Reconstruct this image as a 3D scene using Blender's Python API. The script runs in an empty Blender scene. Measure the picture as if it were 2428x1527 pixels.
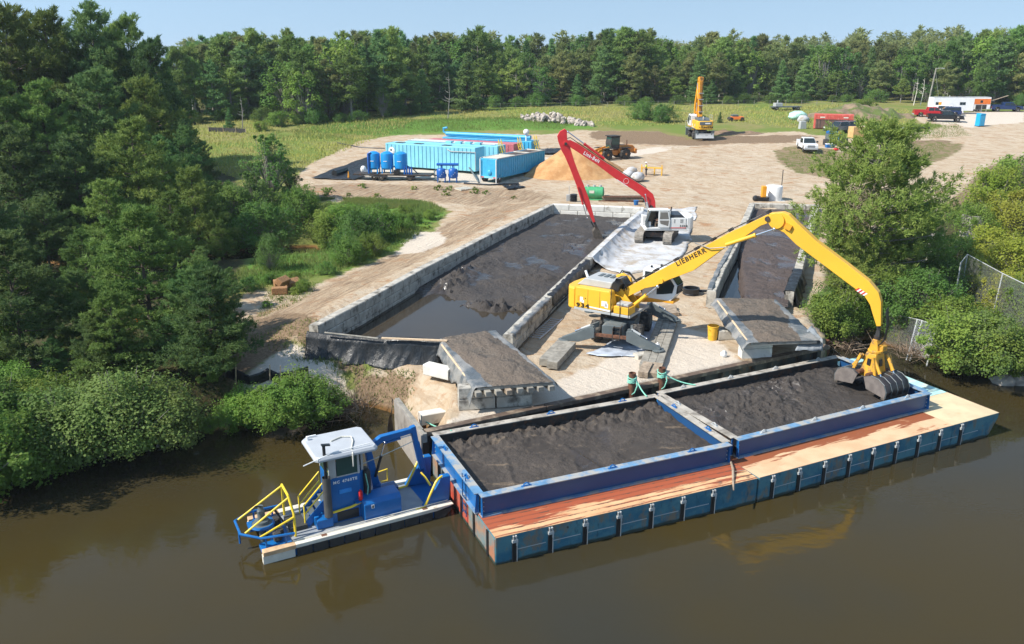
import bpy, math, random
import numpy as np
from mathutils import Vector, Matrix
random.seed(7)
RNG = np.random.default_rng(7)
rad = math.radians
sc = bpy.context.scene
col = sc.collection

# ---------------------------------------------------------------- camera, sky, sun, exposure
CAM_Z, PITCH, FOC, IMW, IMH = 18.75, rad(17.74), 2000.0, 2428.0, 1527.0
cam = bpy.data.objects.new('camera', bpy.data.cameras.new('camera'))
col.objects.link(cam)
cam.location = (0, 0, CAM_Z)
cam.rotation_euler = (math.pi / 2 - PITCH, 0, 0)
cam.data.sensor_width = 36
cam.data.lens = 36 * FOC / IMW
cam.data.clip_start = 0.5
cam.data.clip_end = 30000
sc.camera = cam

SUN_EL, SUN_AZ = rad(45), rad(201)          # direction TO the sun: elevation, angle from +X counter-clockwise
w = bpy.data.worlds.new('World'); sc.world = w; w.use_nodes = True
nt = w.node_tree
sky = nt.nodes.new('ShaderNodeTexSky'); sky.sky_type = 'NISHITA'; sky.sun_disc = False
sky.sun_elevation = SUN_EL
sky.sun_rotation = math.pi / 2 - SUN_AZ
sky.air_density = 1.8; sky.dust_density = 0.0; sky.ozone_density = 0.6; sky.altitude = 200
bg = nt.nodes['Background']; bg.inputs[1].default_value = 0.13
tc = nt.nodes.new('ShaderNodeTexCoord'); lift = nt.nodes.new('ShaderNodeVectorMath'); lift.operation = 'ADD'
lift.inputs[1].default_value = (0, 0, .37)      # the pale band at the horizon is thin here: air is very clear
nrm = nt.nodes.new('ShaderNodeVectorMath'); nrm.operation = 'NORMALIZE'
nt.links.new(tc.outputs['Generated'], lift.inputs[0]); nt.links.new(lift.outputs[0], nrm.inputs[0]); nt.links.new(nrm.outputs[0], sky.inputs[0])
nt.links.new(sky.outputs[0], bg.inputs[0])
sun = bpy.data.objects.new('sun', bpy.data.lights.new('sun', 'SUN'))
col.objects.link(sun)
sun.data.energy = 4.7; sun.data.angle = rad(0.53); sun.data.color = (1.0, 0.945, 0.86)
sd = Vector((math.cos(SUN_EL) * math.cos(SUN_AZ), math.cos(SUN_EL) * math.sin(SUN_AZ), math.sin(SUN_EL)))
sun.rotation_euler = sd.to_track_quat('Z', 'Y').to_euler()
sun.location = (-40, -10, 60)
sc.view_settings.view_transform = 'Standard'; sc.view_settings.look = 'None'
sc.view_settings.gamma = 1; sc.view_settings.use_curve_mapping = False
sc.view_settings.exposure = 0.56
sc.render.engine = 'CYCLES'
cy = sc.cycles
cy.use_denoising = True
try: cy.denoiser = 'OPENIMAGEDENOISE'
except Exception: pass
cy.max_bounces = 6; cy.diffuse_bounces = 3; cy.glossy_bounces = 3; cy.transmission_bounces = 4; cy.transparent_max_bounces = 8
cy.caustics_reflective = False; cy.caustics_refractive = False
cy.sample_clamp_indirect = 6

# ---------------------------------------------------------------- measuring from the photograph's pixels (2428 x 1527)
cP, sP = math.cos(PITCH), math.sin(PITCH)
def ray(px, py):
    a = (px - IMW / 2) / FOC; b = (IMH / 2 - py) / FOC
    return (a, cP + b * sP, -sP + b * cP)
def G(px, py, z=0.0):
    d = ray(px, py); t = (z - CAM_Z) / d[2]
    return Vector((d[0] * t, d[1] * t, z))
def D(px, py, Y):
    d = ray(px, py); t = Y / d[1]
    return Vector((d[0] * t, Y, CAM_Z + d[2] * t))
def PL(px, py, p0, ang):                      # ray meets the vertical plane through p0 heading ang
    n = (-math.sin(ang), math.cos(ang)); d = ray(px, py)
    t = (p0[0] * n[0] + p0[1] * n[1]) / (d[0] * n[0] + d[1] * n[1])
    return Vector((d[0] * t, d[1] * t, CAM_Z + d[2] * t))

# ---------------------------------------------------------------- land heights
KY = [0, 48, 75, 100, 130, 170, 230, 420, 600, 900]
KZ = [2.1, 2.1, 2.6, 3.0, 4.2, 6.5, 8.0, 8.0, 8.0, 9.0]
def f0(y): return np.interp(y, KY, KZ)
def T0(px, py):
    z = 3.0
    for _ in range(50):
        p = G(px, py, z); z = .5 * z + .5 * float(f0(p.y))
    return G(px, py, z)
def sdpoly(X, Y, poly):
    """signed distance, positive inside"""
    P = np.array([(p[0], p[1]) for p in poly], float)
    d2 = np.full(X.shape, 1e12); ins = np.zeros(X.shape, bool)
    n = len(P)
    for i in range(n):
        ax, ay = P[i]; bx, by = P[(i + 1) % n]
        ex, ey = bx - ax, by - ay; L = ex * ex + ey * ey + 1e-12
        t = np.clip(((X - ax) * ex + (Y - ay) * ey) / L, 0, 1)
        d2 = np.minimum(d2, (X - ax - t * ex) ** 2 + (Y - ay - t * ey) ** 2)
        c = ((ay > Y) != (by > Y)) & (X < ex * (Y - ay) / (ey if abs(ey) > 1e-12 else 1e-12) + ax)
        ins ^= c
    d = np.sqrt(d2)
    return np.where(ins, d, -d)
def sstep(a, b, x):
    t = np.clip((x - a) / (b - a), 0, 1); return t * t * (3 - 2 * t)
_perm = np.random.default_rng(3).random((256, 256))
def vnoise(X, Y):
    xi = np.floor(X).astype(int); yi = np.floor(Y).astype(int)
    fx = X - xi; fy = Y - yi; fx = fx * fx * (3 - 2 * fx); fy = fy * fy * (3 - 2 * fy)
    g = lambda a, b: _perm[a & 255, b & 255]
    return (g(xi, yi) * (1 - fx) + g(xi + 1, yi) * fx) * (1 - fy) + (g(xi, yi + 1) * (1 - fx) + g(xi + 1, yi + 1) * fx) * fy
def fbm(X, Y, o=4):
    X = np.asarray(X, float); Y = np.asarray(Y, float)
    s = 0; a = .5
    for i in range(o):
        s = s + a * vnoise(X * 2 ** i + 17.3 * i, Y * 2 ** i + 9.1 * i); a *= .5
    return s * 2 - 1

RIVER = [G(x, y, 0)[:2] for x, y in ((-700, 1230), (-200, 1192), (0, 1146), (120, 1104), (300, 1070), (420, 1044), (530, 1012), (640, 1010), (740, 1006), (795, 985), (832, 972), (880, 978), (922, 992), (1000, 1040))]
QUAY0, QUAY1 = G(1004, 1028, 2.1), G(1965, 822, 2.1)
RIVER += [QUAY0[:2], QUAY1[:2]]
RIVER += [G(x, y, 0)[:2] for x, y in ((2000, 818), (2060, 812), (2140, 838), (2210, 856), (2330, 876), (2428, 888), (2900, 930))]
RIVER += [(120, -60), (-120, -60)]
POND = [G(x, y, 0)[:2] for x, y in ((-80, 610), (60, 618), (200, 640), (420, 600), (560, 600), (640, 590), (740, 588), (765, 606), (745, 640), (640, 650), (560, 658), (420, 665), (200, 690), (60, 660), (-80, 660))]
WALL_L = [G(x, y, 3.7) for x, y in ((742, 771), (847, 717), (1003, 632), (1155, 556), (1309, 483))]
WALL_B = [G(1309, 483, 3.7), G(1527, 494, 3.6)]
WALL_M = [G(x, y, 3.4) for x, y in ((1203, 794), (1277, 722), (1338, 663), (1395, 611), (1472, 539), (1527, 494))]
WALL_R = [G(x, y, 3.4) for x, y in ((1687, 690), (1711, 634), (1739, 585), (1784, 481))]
WALL_R2 = [G(x, y, 3.4) for x, y in ((1872, 690), (1893, 638), (1905, 595), (1935, 484))]
WALL_RB = [G(1784, 481, 3.3), G(1940, 486, 3.3)]

BAS_R = [p[:2] for p in WALL_R] + [p[:2] for p in WALL_R2[::-1]]
BAS_L = [p[:2] for p in WALL_L] + [p[:2] for p in WALL_M[::-1]]
def ground(X, Y):
    X = np.asarray(X, float); Y = np.asarray(Y, float)
    z = f0(Y)
    # soil banked up against the outside of the left and back block walls
    ax, ay = WALL_L[0][:2]; bx, by = WALL_L[-1][:2]
    L = math.hypot(bx - ax, by - ay); ux, uy = (bx - ax) / L, (by - ay) / L
    s = (X - ax) * ux + (Y - ay) * uy; n = -(X - ax) * uy + (Y - ay) * ux      # n>0 is left of the wall
    berm = sstep(7.5, 1.2, n) * sstep(.0, .5, n) * sstep(-2.5, 2, s) * sstep(L + 9, L - 2, s)
    z = z + berm * (3.45 - f0(Y)) * (1 - .25 * sstep(0, 5, n))
    cx, cy_ = WALL_B[0][:2]; ex, ey = WALL_B[1][:2]
    Lb = math.hypot(ex - cx, ey - cy_); vx, vy = (ex - cx) / Lb, (ey - cy_) / Lb
    s2 = (X - cx) * vx + (Y - cy_) * vy; n2 = -(X - cx) * vy + (Y - cy_) * vx
    z = z + .45 * sstep(9, 1.5, n2) * sstep(.0, .5, n2) * sstep(-1, 0.5, s2) * sstep(Lb + 3, Lb, s2)
    # grassy rise behind the tanks, far ground
    z = z + 1.1 * np.exp(-(((X - 0) / 20) ** 2 + ((Y - 160) / 7) ** 2))
    ru = (X * uy - Y * ux); rv_ = X * ux + Y * uy
    z = z + berm * (.22 * fbm(ru * 1.3, rv_ * .16, 4) + .10 * fbm(ru * 3.1, rv_ * .5, 3))
    z = z + .05 * fbm(X * .9, Y * .9) + .22 * fbm(X * .12 + 5, Y * .12)
    z = z + 3.0 * sstep(60, 160, X) * sstep(200, 330, Y)
    # low land and the lake far off
    z = z - 10.5 * sstep(450, 620, Y) * sstep(40, -40, X - .02 * Y)
    # floors of the two mud basins
    for pol, dp in ((BAS_R, 1.0), (BAS_L, .7)): z = z - dp * sstep(-.1, .5, sdpoly(X, Y, pol))
    # water edges
    q = ((X > -3.2) & (X < 19.5) & (Y < 56))
    wdt = np.where(q, .35, 2.6)
    rv = sdpoly(X, Y, RIVER) + .35 * fbm(X * .8, Y * .8) * (~q)
    k = sstep(-wdt, np.where(q, .1, 1.0), rv)
    z = z * (1 - k) + (-1.6) * k
    pd = sdpoly(X, Y, POND) + .5 * fbm(X * .5, Y * .5)
    k = sstep(-3.5, 1.2, pd)
    z = z * (1 - k) + (-1.2) * k
    # the land west of the pond and along the left bank is lower
    return z
def gz(x, y): return float(ground(np.array([x]), np.array([y]))[0])
def T(px, py, dz=0.0):
    z = T0(px, py).z
    for _ in range(9):
        p = G(px, py, z + dz); z = .45 * z + .55 * gz(p.x, p.y)
    return G(px, py, z + dz)

# ---------------------------------------------------------------- material helpers
class NB:
    def __init__(s, name):
        s.m = bpy.data.materials.new(name); s.m.use_nodes = True
        s.t = s.m.node_tree; s.n = s.t.nodes; s.b = s.n['Principled BSDF']; s.out = s.n['Material Output']
        s.geo = None
    def new(s, t, **k):
        n = s.n.new(t)
        for a, v in k.items(): setattr(n, a, v)
        return n
    def lk(s, a, b): s.t.links.new(a, b)
    def pos(s):
        if not s.geo: s.geo = s.new('ShaderNodeNewGeometry')
        return s.geo.outputs['Position']
    def scaled(s, v):
        mp = s.new('ShaderNodeVectorMath', operation='MULTIPLY'); s.lk(s.pos(), mp.inputs[0]); mp.inputs[1].default_value = v
        return mp.outputs[0]
    def new_rot(s, ang, sc_):
        mp = s.new('ShaderNodeMapping'); s.lk(s.pos(), mp.inputs['Vector']); mp.vector_type = 'TEXTURE'; mp.inputs['Rotation'].default_value = (0, 0, ang)
        m2 = s.new('ShaderNodeVectorMath', operation='MULTIPLY'); s.lk(mp.outputs[0], m2.inputs[0]); m2.inputs[1].default_value = (sc_[1], sc_[0], sc_[2])
        return m2.outputs[0]
    def noise(s, scale, detail=4, rough=.55, vec=None, dist=0.0):
        n = s.new('ShaderNodeTexNoise'); s.lk(vec if vec is not None else s.pos(), n.inputs['Vector'])
        n.inputs['Scale'].default_value = scale; n.inputs['Detail'].default_value = detail; n.inputs['Roughness'].default_value = rough
        n.inputs['Distortion'].default_value = dist
        return n.outputs['Fac']
    def ramp(s, fac, lo, hi, a=0.0, b=1.0):
        r = s.new('ShaderNodeMapRange', interpolation_type='SMOOTHSTEP'); s.lk(fac, r.inputs['Value'])
        r.inputs['From Min'].default_value = lo; r.inputs['From Max'].default_value = hi
        r.inputs['To Min'].default_value = a; r.inputs['To Max'].default_value = b
        return r.outputs['Result']
    def math(s, op, a, b=None):
        n = s.new('ShaderNodeMath', operation=op)
        for i, v in enumerate((a, b)):
            if v is None: continue
            if isinstance(v, (int, float)): n.inputs[i].default_value = v
            else: s.lk(v, n.inputs[i])
        return n.outputs[0]
    def mix(s, fac, a, b):
        n = s.new('ShaderNodeMix', data_type='RGBA')
        if isinstance(fac, (int, float)): n.inputs[0].default_value = fac
        else: s.lk(fac, n.inputs[0])
        for i, v in ((6, a), (7, b)):
            if isinstance(v, (tuple, list)): n.inputs[i].default_value = (*v[:3], 1)
            else: s.lk(v, n.inputs[i])
        return n.outputs[2]
    def bump(s, h, strength=.3, dist=.05):
        n = s.new('ShaderNodeBump'); n.inputs['Strength'].default_value = strength; n.inputs['Distance'].default_value = dist
        s.lk(h, n.inputs['Height']); s.lk(n.outputs[0], s.b.inputs['Normal'])
    def set(s, **k):
        for a, v in k.items():
            i = s.b.inputs[a.replace('_', ' ')]
            if isinstance(v, (int, float)): i.default_value = v
            elif isinstance(v, (tuple, list)): i.default_value = (*v[:3], 1)
            else: s.lk(v, i)
        return s.m
def mat(name, c, rough=.6, metal=0.0, var=.12, vs=2.0, dirt=None, ds=1.5, dl=.55, dh=.75, bump=None, spec=.5, edge=None, c2=None):
    """paint, steel, concrete ...: base colour with slow variation, an optional second colour in patches and fine relief"""
    b = NB(name)
    base = b.mix(b.ramp(b.noise(vs, 4), .3, .7), tuple(x * (1 - var) for x in c), tuple(min(1, x * (1 + var)) for x in c))
    if c2: base = b.mix(b.ramp(b.noise(vs * .6, 3), .45, .62), base, c2)
    if dirt:
        base = b.mix(b.ramp(b.noise(ds, 6, .65), dl, dh), base, dirt)
    b.set(Base_Color=base, Roughness=rough, Metallic=metal)
    b.b.inputs['Specular IOR Level'].default_value = spec
    if bump: b.bump(b.noise(bump[0], 5, .6), bump[1], bump[2] if len(bump) > 2 else .03)
    return b.m

# ---------------------------------------------------------------- mesh helpers
class MB:
    def __init__(s): s.v = []; s.f = []
    def add(s, vs, fs):
        o = len(s.v); s.v += [tuple(v) for v in vs]; s.f += [tuple(i + o for i in f) for f in fs]; return s
    def hexa(s, p):           # 8 points: bottom 4 ccw, top 4 ccw
        return s.add(p, [(3, 2, 1, 0), (4, 5, 6, 7), (0, 1, 5, 4), (1, 2, 6, 5), (2, 3, 7, 6), (3, 0, 4, 7)])
    def box(s, c, d, rz=0.0, top=(1, 1), rx=0.0, ry=0.0):
        hx, hy, hz = d[0] / 2, d[1] / 2, d[2] / 2
        R = Matrix.Rotation(rz, 3, 'Z') @ Matrix.Rotation(ry, 3, 'Y') @ Matrix.Rotation(rx, 3, 'X'); c = Vector(c)
        return s.hexa([c + R @ Vector(p) for p in ((-hx, -hy, -hz), (hx, -hy, -hz), (hx, hy, -hz), (-hx, hy, -hz),
            (-hx * top[0], -hy * top[1], hz), (hx * top[0], -hy * top[1], hz), (hx * top[0], hy * top[1], hz), (-hx * top[0], hy * top[1], hz))])
    def bb(s, x0, x1, y0, y1, z0, z1): return s.box(((x0 + x1) / 2, (y0 + y1) / 2, (z0 + z1) / 2), (abs(x1 - x0), abs(y1 - y0), abs(z1 - z0)))
    def beam(s, p0, p1, w, h, w1=None, h1=None, up=(0, 0, 1)):
        p0, p1 = Vector(p0), Vector(p1); d = (p1 - p0).normalized(); up = Vector(up)
        if abs(d.dot(up)) > .98: up = Vector((1, 0, 0))
        x = d.cross(up).normalized(); z = x.cross(d)
        w1 = w if w1 is None else w1; h1 = h if h1 is None else h1
        q = lambda p, a, b, ww, hh: p + x * (a * ww / 2) + z * (b * hh / 2)
        return s.hexa([q(p0, -1, -1, w, h), q(p0, 1, -1, w, h), q(p1, 1, -1, w1, h1), q(p1, -1, -1, w1, h1),
                       q(p0, -1, 1, w, h), q(p0, 1, 1, w, h), q(p1, 1, 1, w1, h1), q(p1, -1, 1, w1, h1)])
    def cyl(s, p0, p1, r0, r1=None, n=12, cap=True):
        p0, p1 = Vector(p0), Vector(p1); r1 = r0 if r1 is None else r1
        d = (p1 - p0).normalized(); up = Vector((0, 0, 1)) if abs(d.z) < .95 else Vector((1, 0, 0))
        x = d.cross(up).normalized(); y = d.cross(x)
        vs = []
        for p, r in ((p0, r0), (p1, r1)):
            for i in range(n):
                a = 2 * math.pi * i / n; vs.append(p + x * (r * math.cos(a)) + y * (r * math.sin(a)))
        fs = [(i, (i + 1) % n, n + (i + 1) % n, n + i) for i in range(n)]
        if cap: fs += [tuple(range(n - 1, -1, -1)), tuple(range(n, 2 * n))]
        return s.add(vs, fs)
    def tube(s, pts, r, n=6):
        pts = [Vector(p) for p in pts]; rs = r if isinstance(r, (list, tuple)) else [r] * len(pts)
        vs = []; px = None
        for i, p in enumerate(pts):
            d = (pts[min(i + 1, len(pts) - 1)] - pts[max(i - 1, 0)]).normalized()
            if px is None:
                up = Vector((0, 0, 1)) if abs(d.z) < .9 else Vector((1, 0, 0)); x = d.cross(up).normalized()
            else:
                x = (px - d * px.dot(d)).normalized()
            px = x; y = d.cross(x)
            vs += [p + x * (rs[i] * math.cos(2 * math.pi * k / n)) + y * (rs[i] * math.sin(2 * math.pi * k / n)) for k in range(n)]
        fs = [(i * n + k, i * n + (k + 1) % n, (i + 1) * n + (k + 1) % n, (i + 1) * n + k) for i in range(len(pts) - 1) for k in range(n)]
        fs += [tuple(range(n - 1, -1, -1)), tuple(range((len(pts) - 1) * n, len(pts) * n))]
        return s.add(vs, fs)
    def prism(s, poly, lo, hi, axis='y', inset=0.0):
        n = len(poly)
        cu = sum(p[0] for p in poly) / n; cv = sum(p[1] for p in poly) / n
        def q(p, h):
            return {'y': (p[0], h, p[1]), 'x': (h, p[0], p[1]), 'z': (p[0], p[1], h)}[axis]
        sh = lambda p: (cu + (p[0] - cu) * (1 - inset), cv + (p[1] - cv) * (1 - inset))
        vs = [q(p, lo) for p in poly] + [q(sh(p) if inset else p, hi) for p in poly]
        fs = [tuple(range(n)), tuple(range(2 * n - 1, n - 1, -1))] + [(i, n + i, n + (i + 1) % n, (i + 1) % n) for i in range(n)]
        return s.add(vs, fs)
    def lathe(s, prof, c=(0, 0, 0), n=16, axis='z'):
        vs = []
        for r, h in prof:
            for k in range(n):
                a = 2 * math.pi * k / n; u, v = r * math.cos(a), r * math.sin(a)
                vs.append({'z': (c[0] + u, c[1] + v, c[2] + h), 'x': (c[0] + h, c[1] + u, c[2] + v), 'y': (c[0] + u, c[1] + h, c[2] + v)}[axis])
        fs = [(i * n + k, i * n + (k + 1) % n, (i + 1) * n + (k + 1) % n, (i + 1) * n + k) for i in range(len(prof) - 1) for k in range(n)]
        fs += [tuple(range(n - 1, -1, -1)), tuple(range((len(prof) - 1) * n, len(prof) * n))]
        return s.add(vs, fs)
    def ball(s, c, r, n=8, m=5, sq=(1, 1, 1), rough=0.0):
        vs = [(c[0], c[1], c[2] - r * sq[2])]
        for i in range(1, m):
            a = math.pi * i / m - math.pi / 2
            for k in range(n):
                b = 2 * math.pi * k / n; j = 1 + rough * (random.random() - .5)
                vs.append((c[0] + r * sq[0] * j * math.cos(a) * math.cos(b), c[1] + r * sq[1] * j * math.cos(a) * math.sin(b), c[2] + r * sq[2] * j * math.sin(a)))
        vs.append((c[0], c[1], c[2] + r * sq[2])); L = len(vs) - 1
        fs = [(0, 1 + (k + 1) % n, 1 + k) for k in range(n)]
        for i in range(m - 2):
            for k in range(n):
                a = 1 + i * n + k; b = 1 + i * n + (k + 1) % n; fs.append((a, b, b + n, a + n))
        o = 1 + (m - 2) * n
        fs += [(o + k, o + (k + 1) % n, L) for k in range(n)]
        return s.add(vs, fs)
    def grid(s, pts):         # rows of points
        R, C = len(pts), len(pts[0])
        return s.add([p for r in pts for p in r], [(i * C + j, i * C + j + 1, (i + 1) * C + j + 1, (i + 1) * C + j) for i in range(R - 1) for j in range(C - 1)])
    def quad(s, a, b, c, d): return s.add([a, b, c, d], [(0, 1, 2, 3)])
    def mesh(s, name, m, smooth=False):
        me = bpy.data.meshes.new(name); me.from_pydata([tuple(v) for v in s.v], [], s.f); me.update()
        if m: me.materials.append(m)
        if smooth:
            me.polygons.foreach_set('use_smooth', [True] * len(me.polygons)); me.set_sharp_from_angle(angle=rad(38))
        return me
    def build(s, name, m, parent=None, loc=(0, 0, 0), rz=0.0, smooth=False, bevel=0.0, solid=0.0):
        o = bpy.data.objects.new(name, s.mesh(name, m, smooth)); col.objects.link(o)
        o.location = loc; o.rotation_euler = (0, 0, rz)
        if parent: o.parent = parent
        if solid:
            md = o.modifiers.new('solid', 'SOLIDIFY'); md.thickness = solid; md.offset = 0
        if bevel:
            md = o.modifiers.new('bevel', 'BEVEL'); md.width = bevel; md.segments = 2; md.limit_method = 'ANGLE'; md.angle_limit = rad(40)
        return o
def tag(o, label=None, cat=None, group=None, kind=None):
    if label: o['label'] = label
    if cat: o['category'] = cat
    if group: o['group'] = group
    if kind: o['kind'] = kind
    return o
def thing(name, label, cat, loc=(0, 0, 0), rz=0.0, group=None, s=1.0):
    o = bpy.data.objects.new(name, None); col.objects.link(o); o.location = loc; o.rotation_euler = (0, 0, rz); o.scale = (s, s, s)
    o.empty_display_size = .2
    return tag(o, label, cat, group)
def dup(root, loc, rz=0.0, label=None, s=None, scale=None):
    ch = kids[root.name] if root.name in kids else list(root.children)
    kids[root.name] = ch
    r = root.copy(); col.objects.link(r); r.location = loc; r.rotation_euler = (0, 0, rz)
    if s is not None: r.scale = (s, s, s)
    if scale is not None: r.scale = scale
    if label: r['label'] = label
    for c in ch:
        d = c.copy(); col.objects.link(d); d.parent = r
        gk = kids.setdefault('>' + c.name, list(c.children))
        for g in gk:
            e = g.copy(); col.objects.link(e); e.parent = d
    return r
kids = {}
def share(o, loc, rz=0.0, parent=None, scale=None, rot=None):
    """another piece alike: same mesh data"""
    d = o.copy(); col.objects.link(d); d.location = loc; d.rotation_euler = rot if rot else (0, 0, rz)
    if scale: d.scale = scale
    d.parent = parent if parent else o.parent
    return d
def text(name, s, size, m, parent, loc, rot, bold=.0, ext=.004, sx=1.0):
    cu = bpy.data.curves.new(name, 'FONT'); cu.body = s; cu.size = size; cu.extrude = ext; cu.offset = bold; cu.resolution_u = 2; cu.space_character = 1.22
    o = bpy.data.objects.new(name, cu); col.objects.link(o)
    dg = bpy.context.evaluated_depsgraph_get(); me = bpy.data.meshes.new_from_object(o.evaluated_get(dg))
    bpy.data.objects.remove(o); me.materials.clear(); me.materials.append(m); me.name = name
    o = bpy.data.objects.new(name, me); col.objects.link(o); o.parent = parent; o.location = loc; o.rotation_euler = rot; o.scale = (sx, 1, 1)
    return o
def local(p, loc, rz):
    d = Vector(p) - Vector(loc); return Matrix.Rotation(-rz, 3, 'Z') @ d
# ---------------------------------------------------------------- ground, water, lake
def terrain():
    NU, NV = 430, 430
    u = np.linspace(-1.35, 1.35, NU); v = np.concatenate([18 * (120 / 18) ** np.linspace(0, 1, 300), 120 * (7000 / 120) ** (np.linspace(0, 1, NV - 299)[1:])])
    U, V = np.meshgrid(u, v)
    X = U * (V + 6); Y = V.copy()
    Z = ground(X, Y)
    P = np.stack([X, Y, Z], -1).reshape(-1, 3)
    idx = np.arange(NU * NV).reshape(NV, NU)
    F = np.stack([idx[:-1, :-1], idx[:-1, 1:], idx[1:, 1:], idx[1:, :-1]], -1).reshape(-1, 4)
    me = bpy.data.meshes.new('ground'); me.vertices.add(len(P)); me.vertices.foreach_set('co', P.ravel())
    me.loops.add(F.size); me.loops.foreach_set('vertex_index', F.ravel().astype(np.int32))
    me.polygons.add(len(F)); me.polygons.foreach_set('loop_start', np.arange(0, F.size, 4, dtype=np.int32)); me.polygons.foreach_set('loop_total', np.full(len(F), 4, np.int32))
    me.update(); me.polygons.foreach_set('use_smooth', [True] * len(F))
    def W(px): return [T0(*p)[:2] for p in px]
    def zone(polys, fall):
        m = np.full(X.shape, -99.0)
        for p in polys: m = np.maximum(m, sdpoly(X, Y, W(p)))
        return np.clip(m / fall * .5 + .5, 0, 1)
    bare = zone([[(920, 985), (990, 930), (1010, 870), (900, 850), (740, 830), (560, 830), (520, 800), (560, 720), (590, 690), (700, 700), (830, 640), (930, 600), (1030, 545), (1070, 500), (1010, 478), (830, 482), (715, 465), (690, 430), (740, 385), (850, 335), (960, 318), (1300, 318), (1420, 310), (1560, 312), (1640, 335), (1760, 318), (1880, 312), (2000, 330), (2150, 318), (2250, 300), (2160, 285), (2190, 270), (2428, 262), (2900, 262), (2900, 330), (2428, 400), (2340, 430), (2240, 480), (2210, 560), (2130, 640), (1990, 600), (1960, 640), (1940, 760), (1970, 830), (1400, 1000), (1000, 1070)], [(860, 862), (1030, 850), (1080, 905), (1010, 1000), (925, 990), (900, 910)]], 1.6)
    isl = zone([[(1835, 352), (1900, 345), (2000, 360), (2090, 352), (2200, 335), (2300, 338), (2240, 378), (2120, 405), (1980, 425), (1890, 410), (1845, 385)]], 1.5)
    white = zone([[(850, 428), (885, 395), (1130, 395), (1290, 372), (1330, 380), (1290, 400), (1180, 438), (940, 428)], [(1420, 366), (1560, 347), (1640, 346), (1560, 362), (1460, 376)],
                  [(560, 905), (640, 845), (700, 832), (790, 855), (880, 895), (960, 925), (985, 945), (950, 985), (890, 985), (840, 960), (790, 930), (690, 905)],
                  [(935, 602), (985, 548), (1040, 548), (1062, 580), (1000, 604)],
                  [(1090, 975), (1330, 900), (1470, 830), (1600, 760), (1700, 800), (1760, 860), (1960, 825), (1400, 960), (1000, 1050)],
                  [(2190, 285), (2300, 300), (2428, 290), (2428, 265), (2250, 268)]], 1.5)
    soil = zone([[(520, 820), (560, 770), (660, 745), (725, 760), (745, 800), (870, 860), (985, 880), (940, 905), (880, 885), (790, 850), (700, 828), (630, 850), (560, 900), (500, 890)],
                 [(1400, 312), (1560, 312), (1640, 330), (1720, 322), (1850, 318), (1940, 326), (1870, 338), (1760, 338), (1640, 346), (1500, 342), (1400, 328)],
                 [(1900, 380), (2000, 372), (2080, 400), (1980, 430), (1900, 410)], [(2100, 335), (2290, 330), (2200, 350), (2080, 356)], [(2330, 400), (2428, 370), (2428, 440), (2340, 470), (2240, 560), (2200, 560), (2250, 480)]], 1.6)
    berm = zone([[(540, 800), (590, 745), (700, 715), (830, 650), (960, 590), (1050, 535), (1150, 492), (1295, 474), (1160, 552), (1000, 634), (850, 715), (745, 775), (640, 790)],
                 [(700, 440), (860, 434), (1180, 446), (1260, 452), (1320, 470), (1150, 490), (1000, 475), (720, 466)]], 2.2)
    vivid = zone([[(700, 310), (820, 280), (1000, 290), (1150, 285), (1250, 282), (1390, 292), (1430, 306), (1330, 312), (1000, 316), (900, 322)],
                  [(800, 500), (1010, 478), (1060, 505), (1000, 545), (930, 590), (800, 640), (600, 680), (560, 640), (700, 560)]], 2.5)
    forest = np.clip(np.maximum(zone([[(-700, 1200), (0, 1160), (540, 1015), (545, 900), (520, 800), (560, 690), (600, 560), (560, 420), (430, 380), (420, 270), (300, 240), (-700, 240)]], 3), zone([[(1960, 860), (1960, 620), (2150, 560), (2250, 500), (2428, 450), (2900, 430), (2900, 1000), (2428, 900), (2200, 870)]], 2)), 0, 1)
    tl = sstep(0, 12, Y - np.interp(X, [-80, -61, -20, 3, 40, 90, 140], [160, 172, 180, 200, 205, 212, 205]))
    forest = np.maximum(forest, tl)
    def attr(n, a, b, c):
        at = me.color_attributes.new(n, 'FLOAT_COLOR', 'POINT')
        q = np.stack([a, b, c, np.ones_like(a)], -1).reshape(-1).astype(np.float32); at.data.foreach_set('color', q)
    attr('zone_a', bare, white, soil); attr('zone_b', vivid, forest, isl); attr('zone_c', berm, berm, berm)
    b = NB('ground')
    def att(n):
        a = b.new('ShaderNodeAttribute', attribute_name=n); s = b.new('ShaderNodeSeparateColor'); b.lk(a.outputs['Color'], s.inputs[0]); return s.outputs
    A, B, C3 = att('zone_a'), att('zone_b'), att('zone_c')
    edge = b.noise(.9, 6, .65); fine = b.noise(7, 5, .65); big = b.noise(.09, 3); grit = b.noise(26, 3, .7); mid = b.noise(.45, 5, .6)
    streak = b.noise(1.0, 5, .6, vec=b.scaled((.42, .95, .5)), dist=1.2)
    def th(m, e=edge, k=.55, lo=.42, hi=.58): return b.ramp(b.math('ADD', m, b.math('MULTIPLY', b.math('SUBTRACT', e, .5), k)), lo, hi)
    grass = b.mix(b.ramp(mid, .3, .7), (.185, .205, .050), (.25, .215, .085))
    grass = b.mix(b.ramp(big, .42, .6), grass, (.15, .20, .042))
    grass = b.mix(b.ramp(fine, .45, .75, 0, .4), grass, (.095, .14, .03))
    grass = b.mix(th(B[0], k=.9), grass, b.mix(b.ramp(fine, .3, .7), (.085, .19, .028), (.14, .25, .045)))
    sand = b.mix(b.ramp(mid, .32, .68), (.47, .365, .25), (.54, .45, .335))
    sand = b.mix(b.ramp(streak, .52, .68, 0, .6), sand, (.40, .245, .125))
    sand = b.mix(b.ramp(b.noise(1.7, 6, .7), .58, .72, 0, .5), sand, (.30, .215, .14))
    sand = b.mix(b.ramp(grit, .3, .75, 0, .35), sand, (.36, .28, .2))
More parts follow.
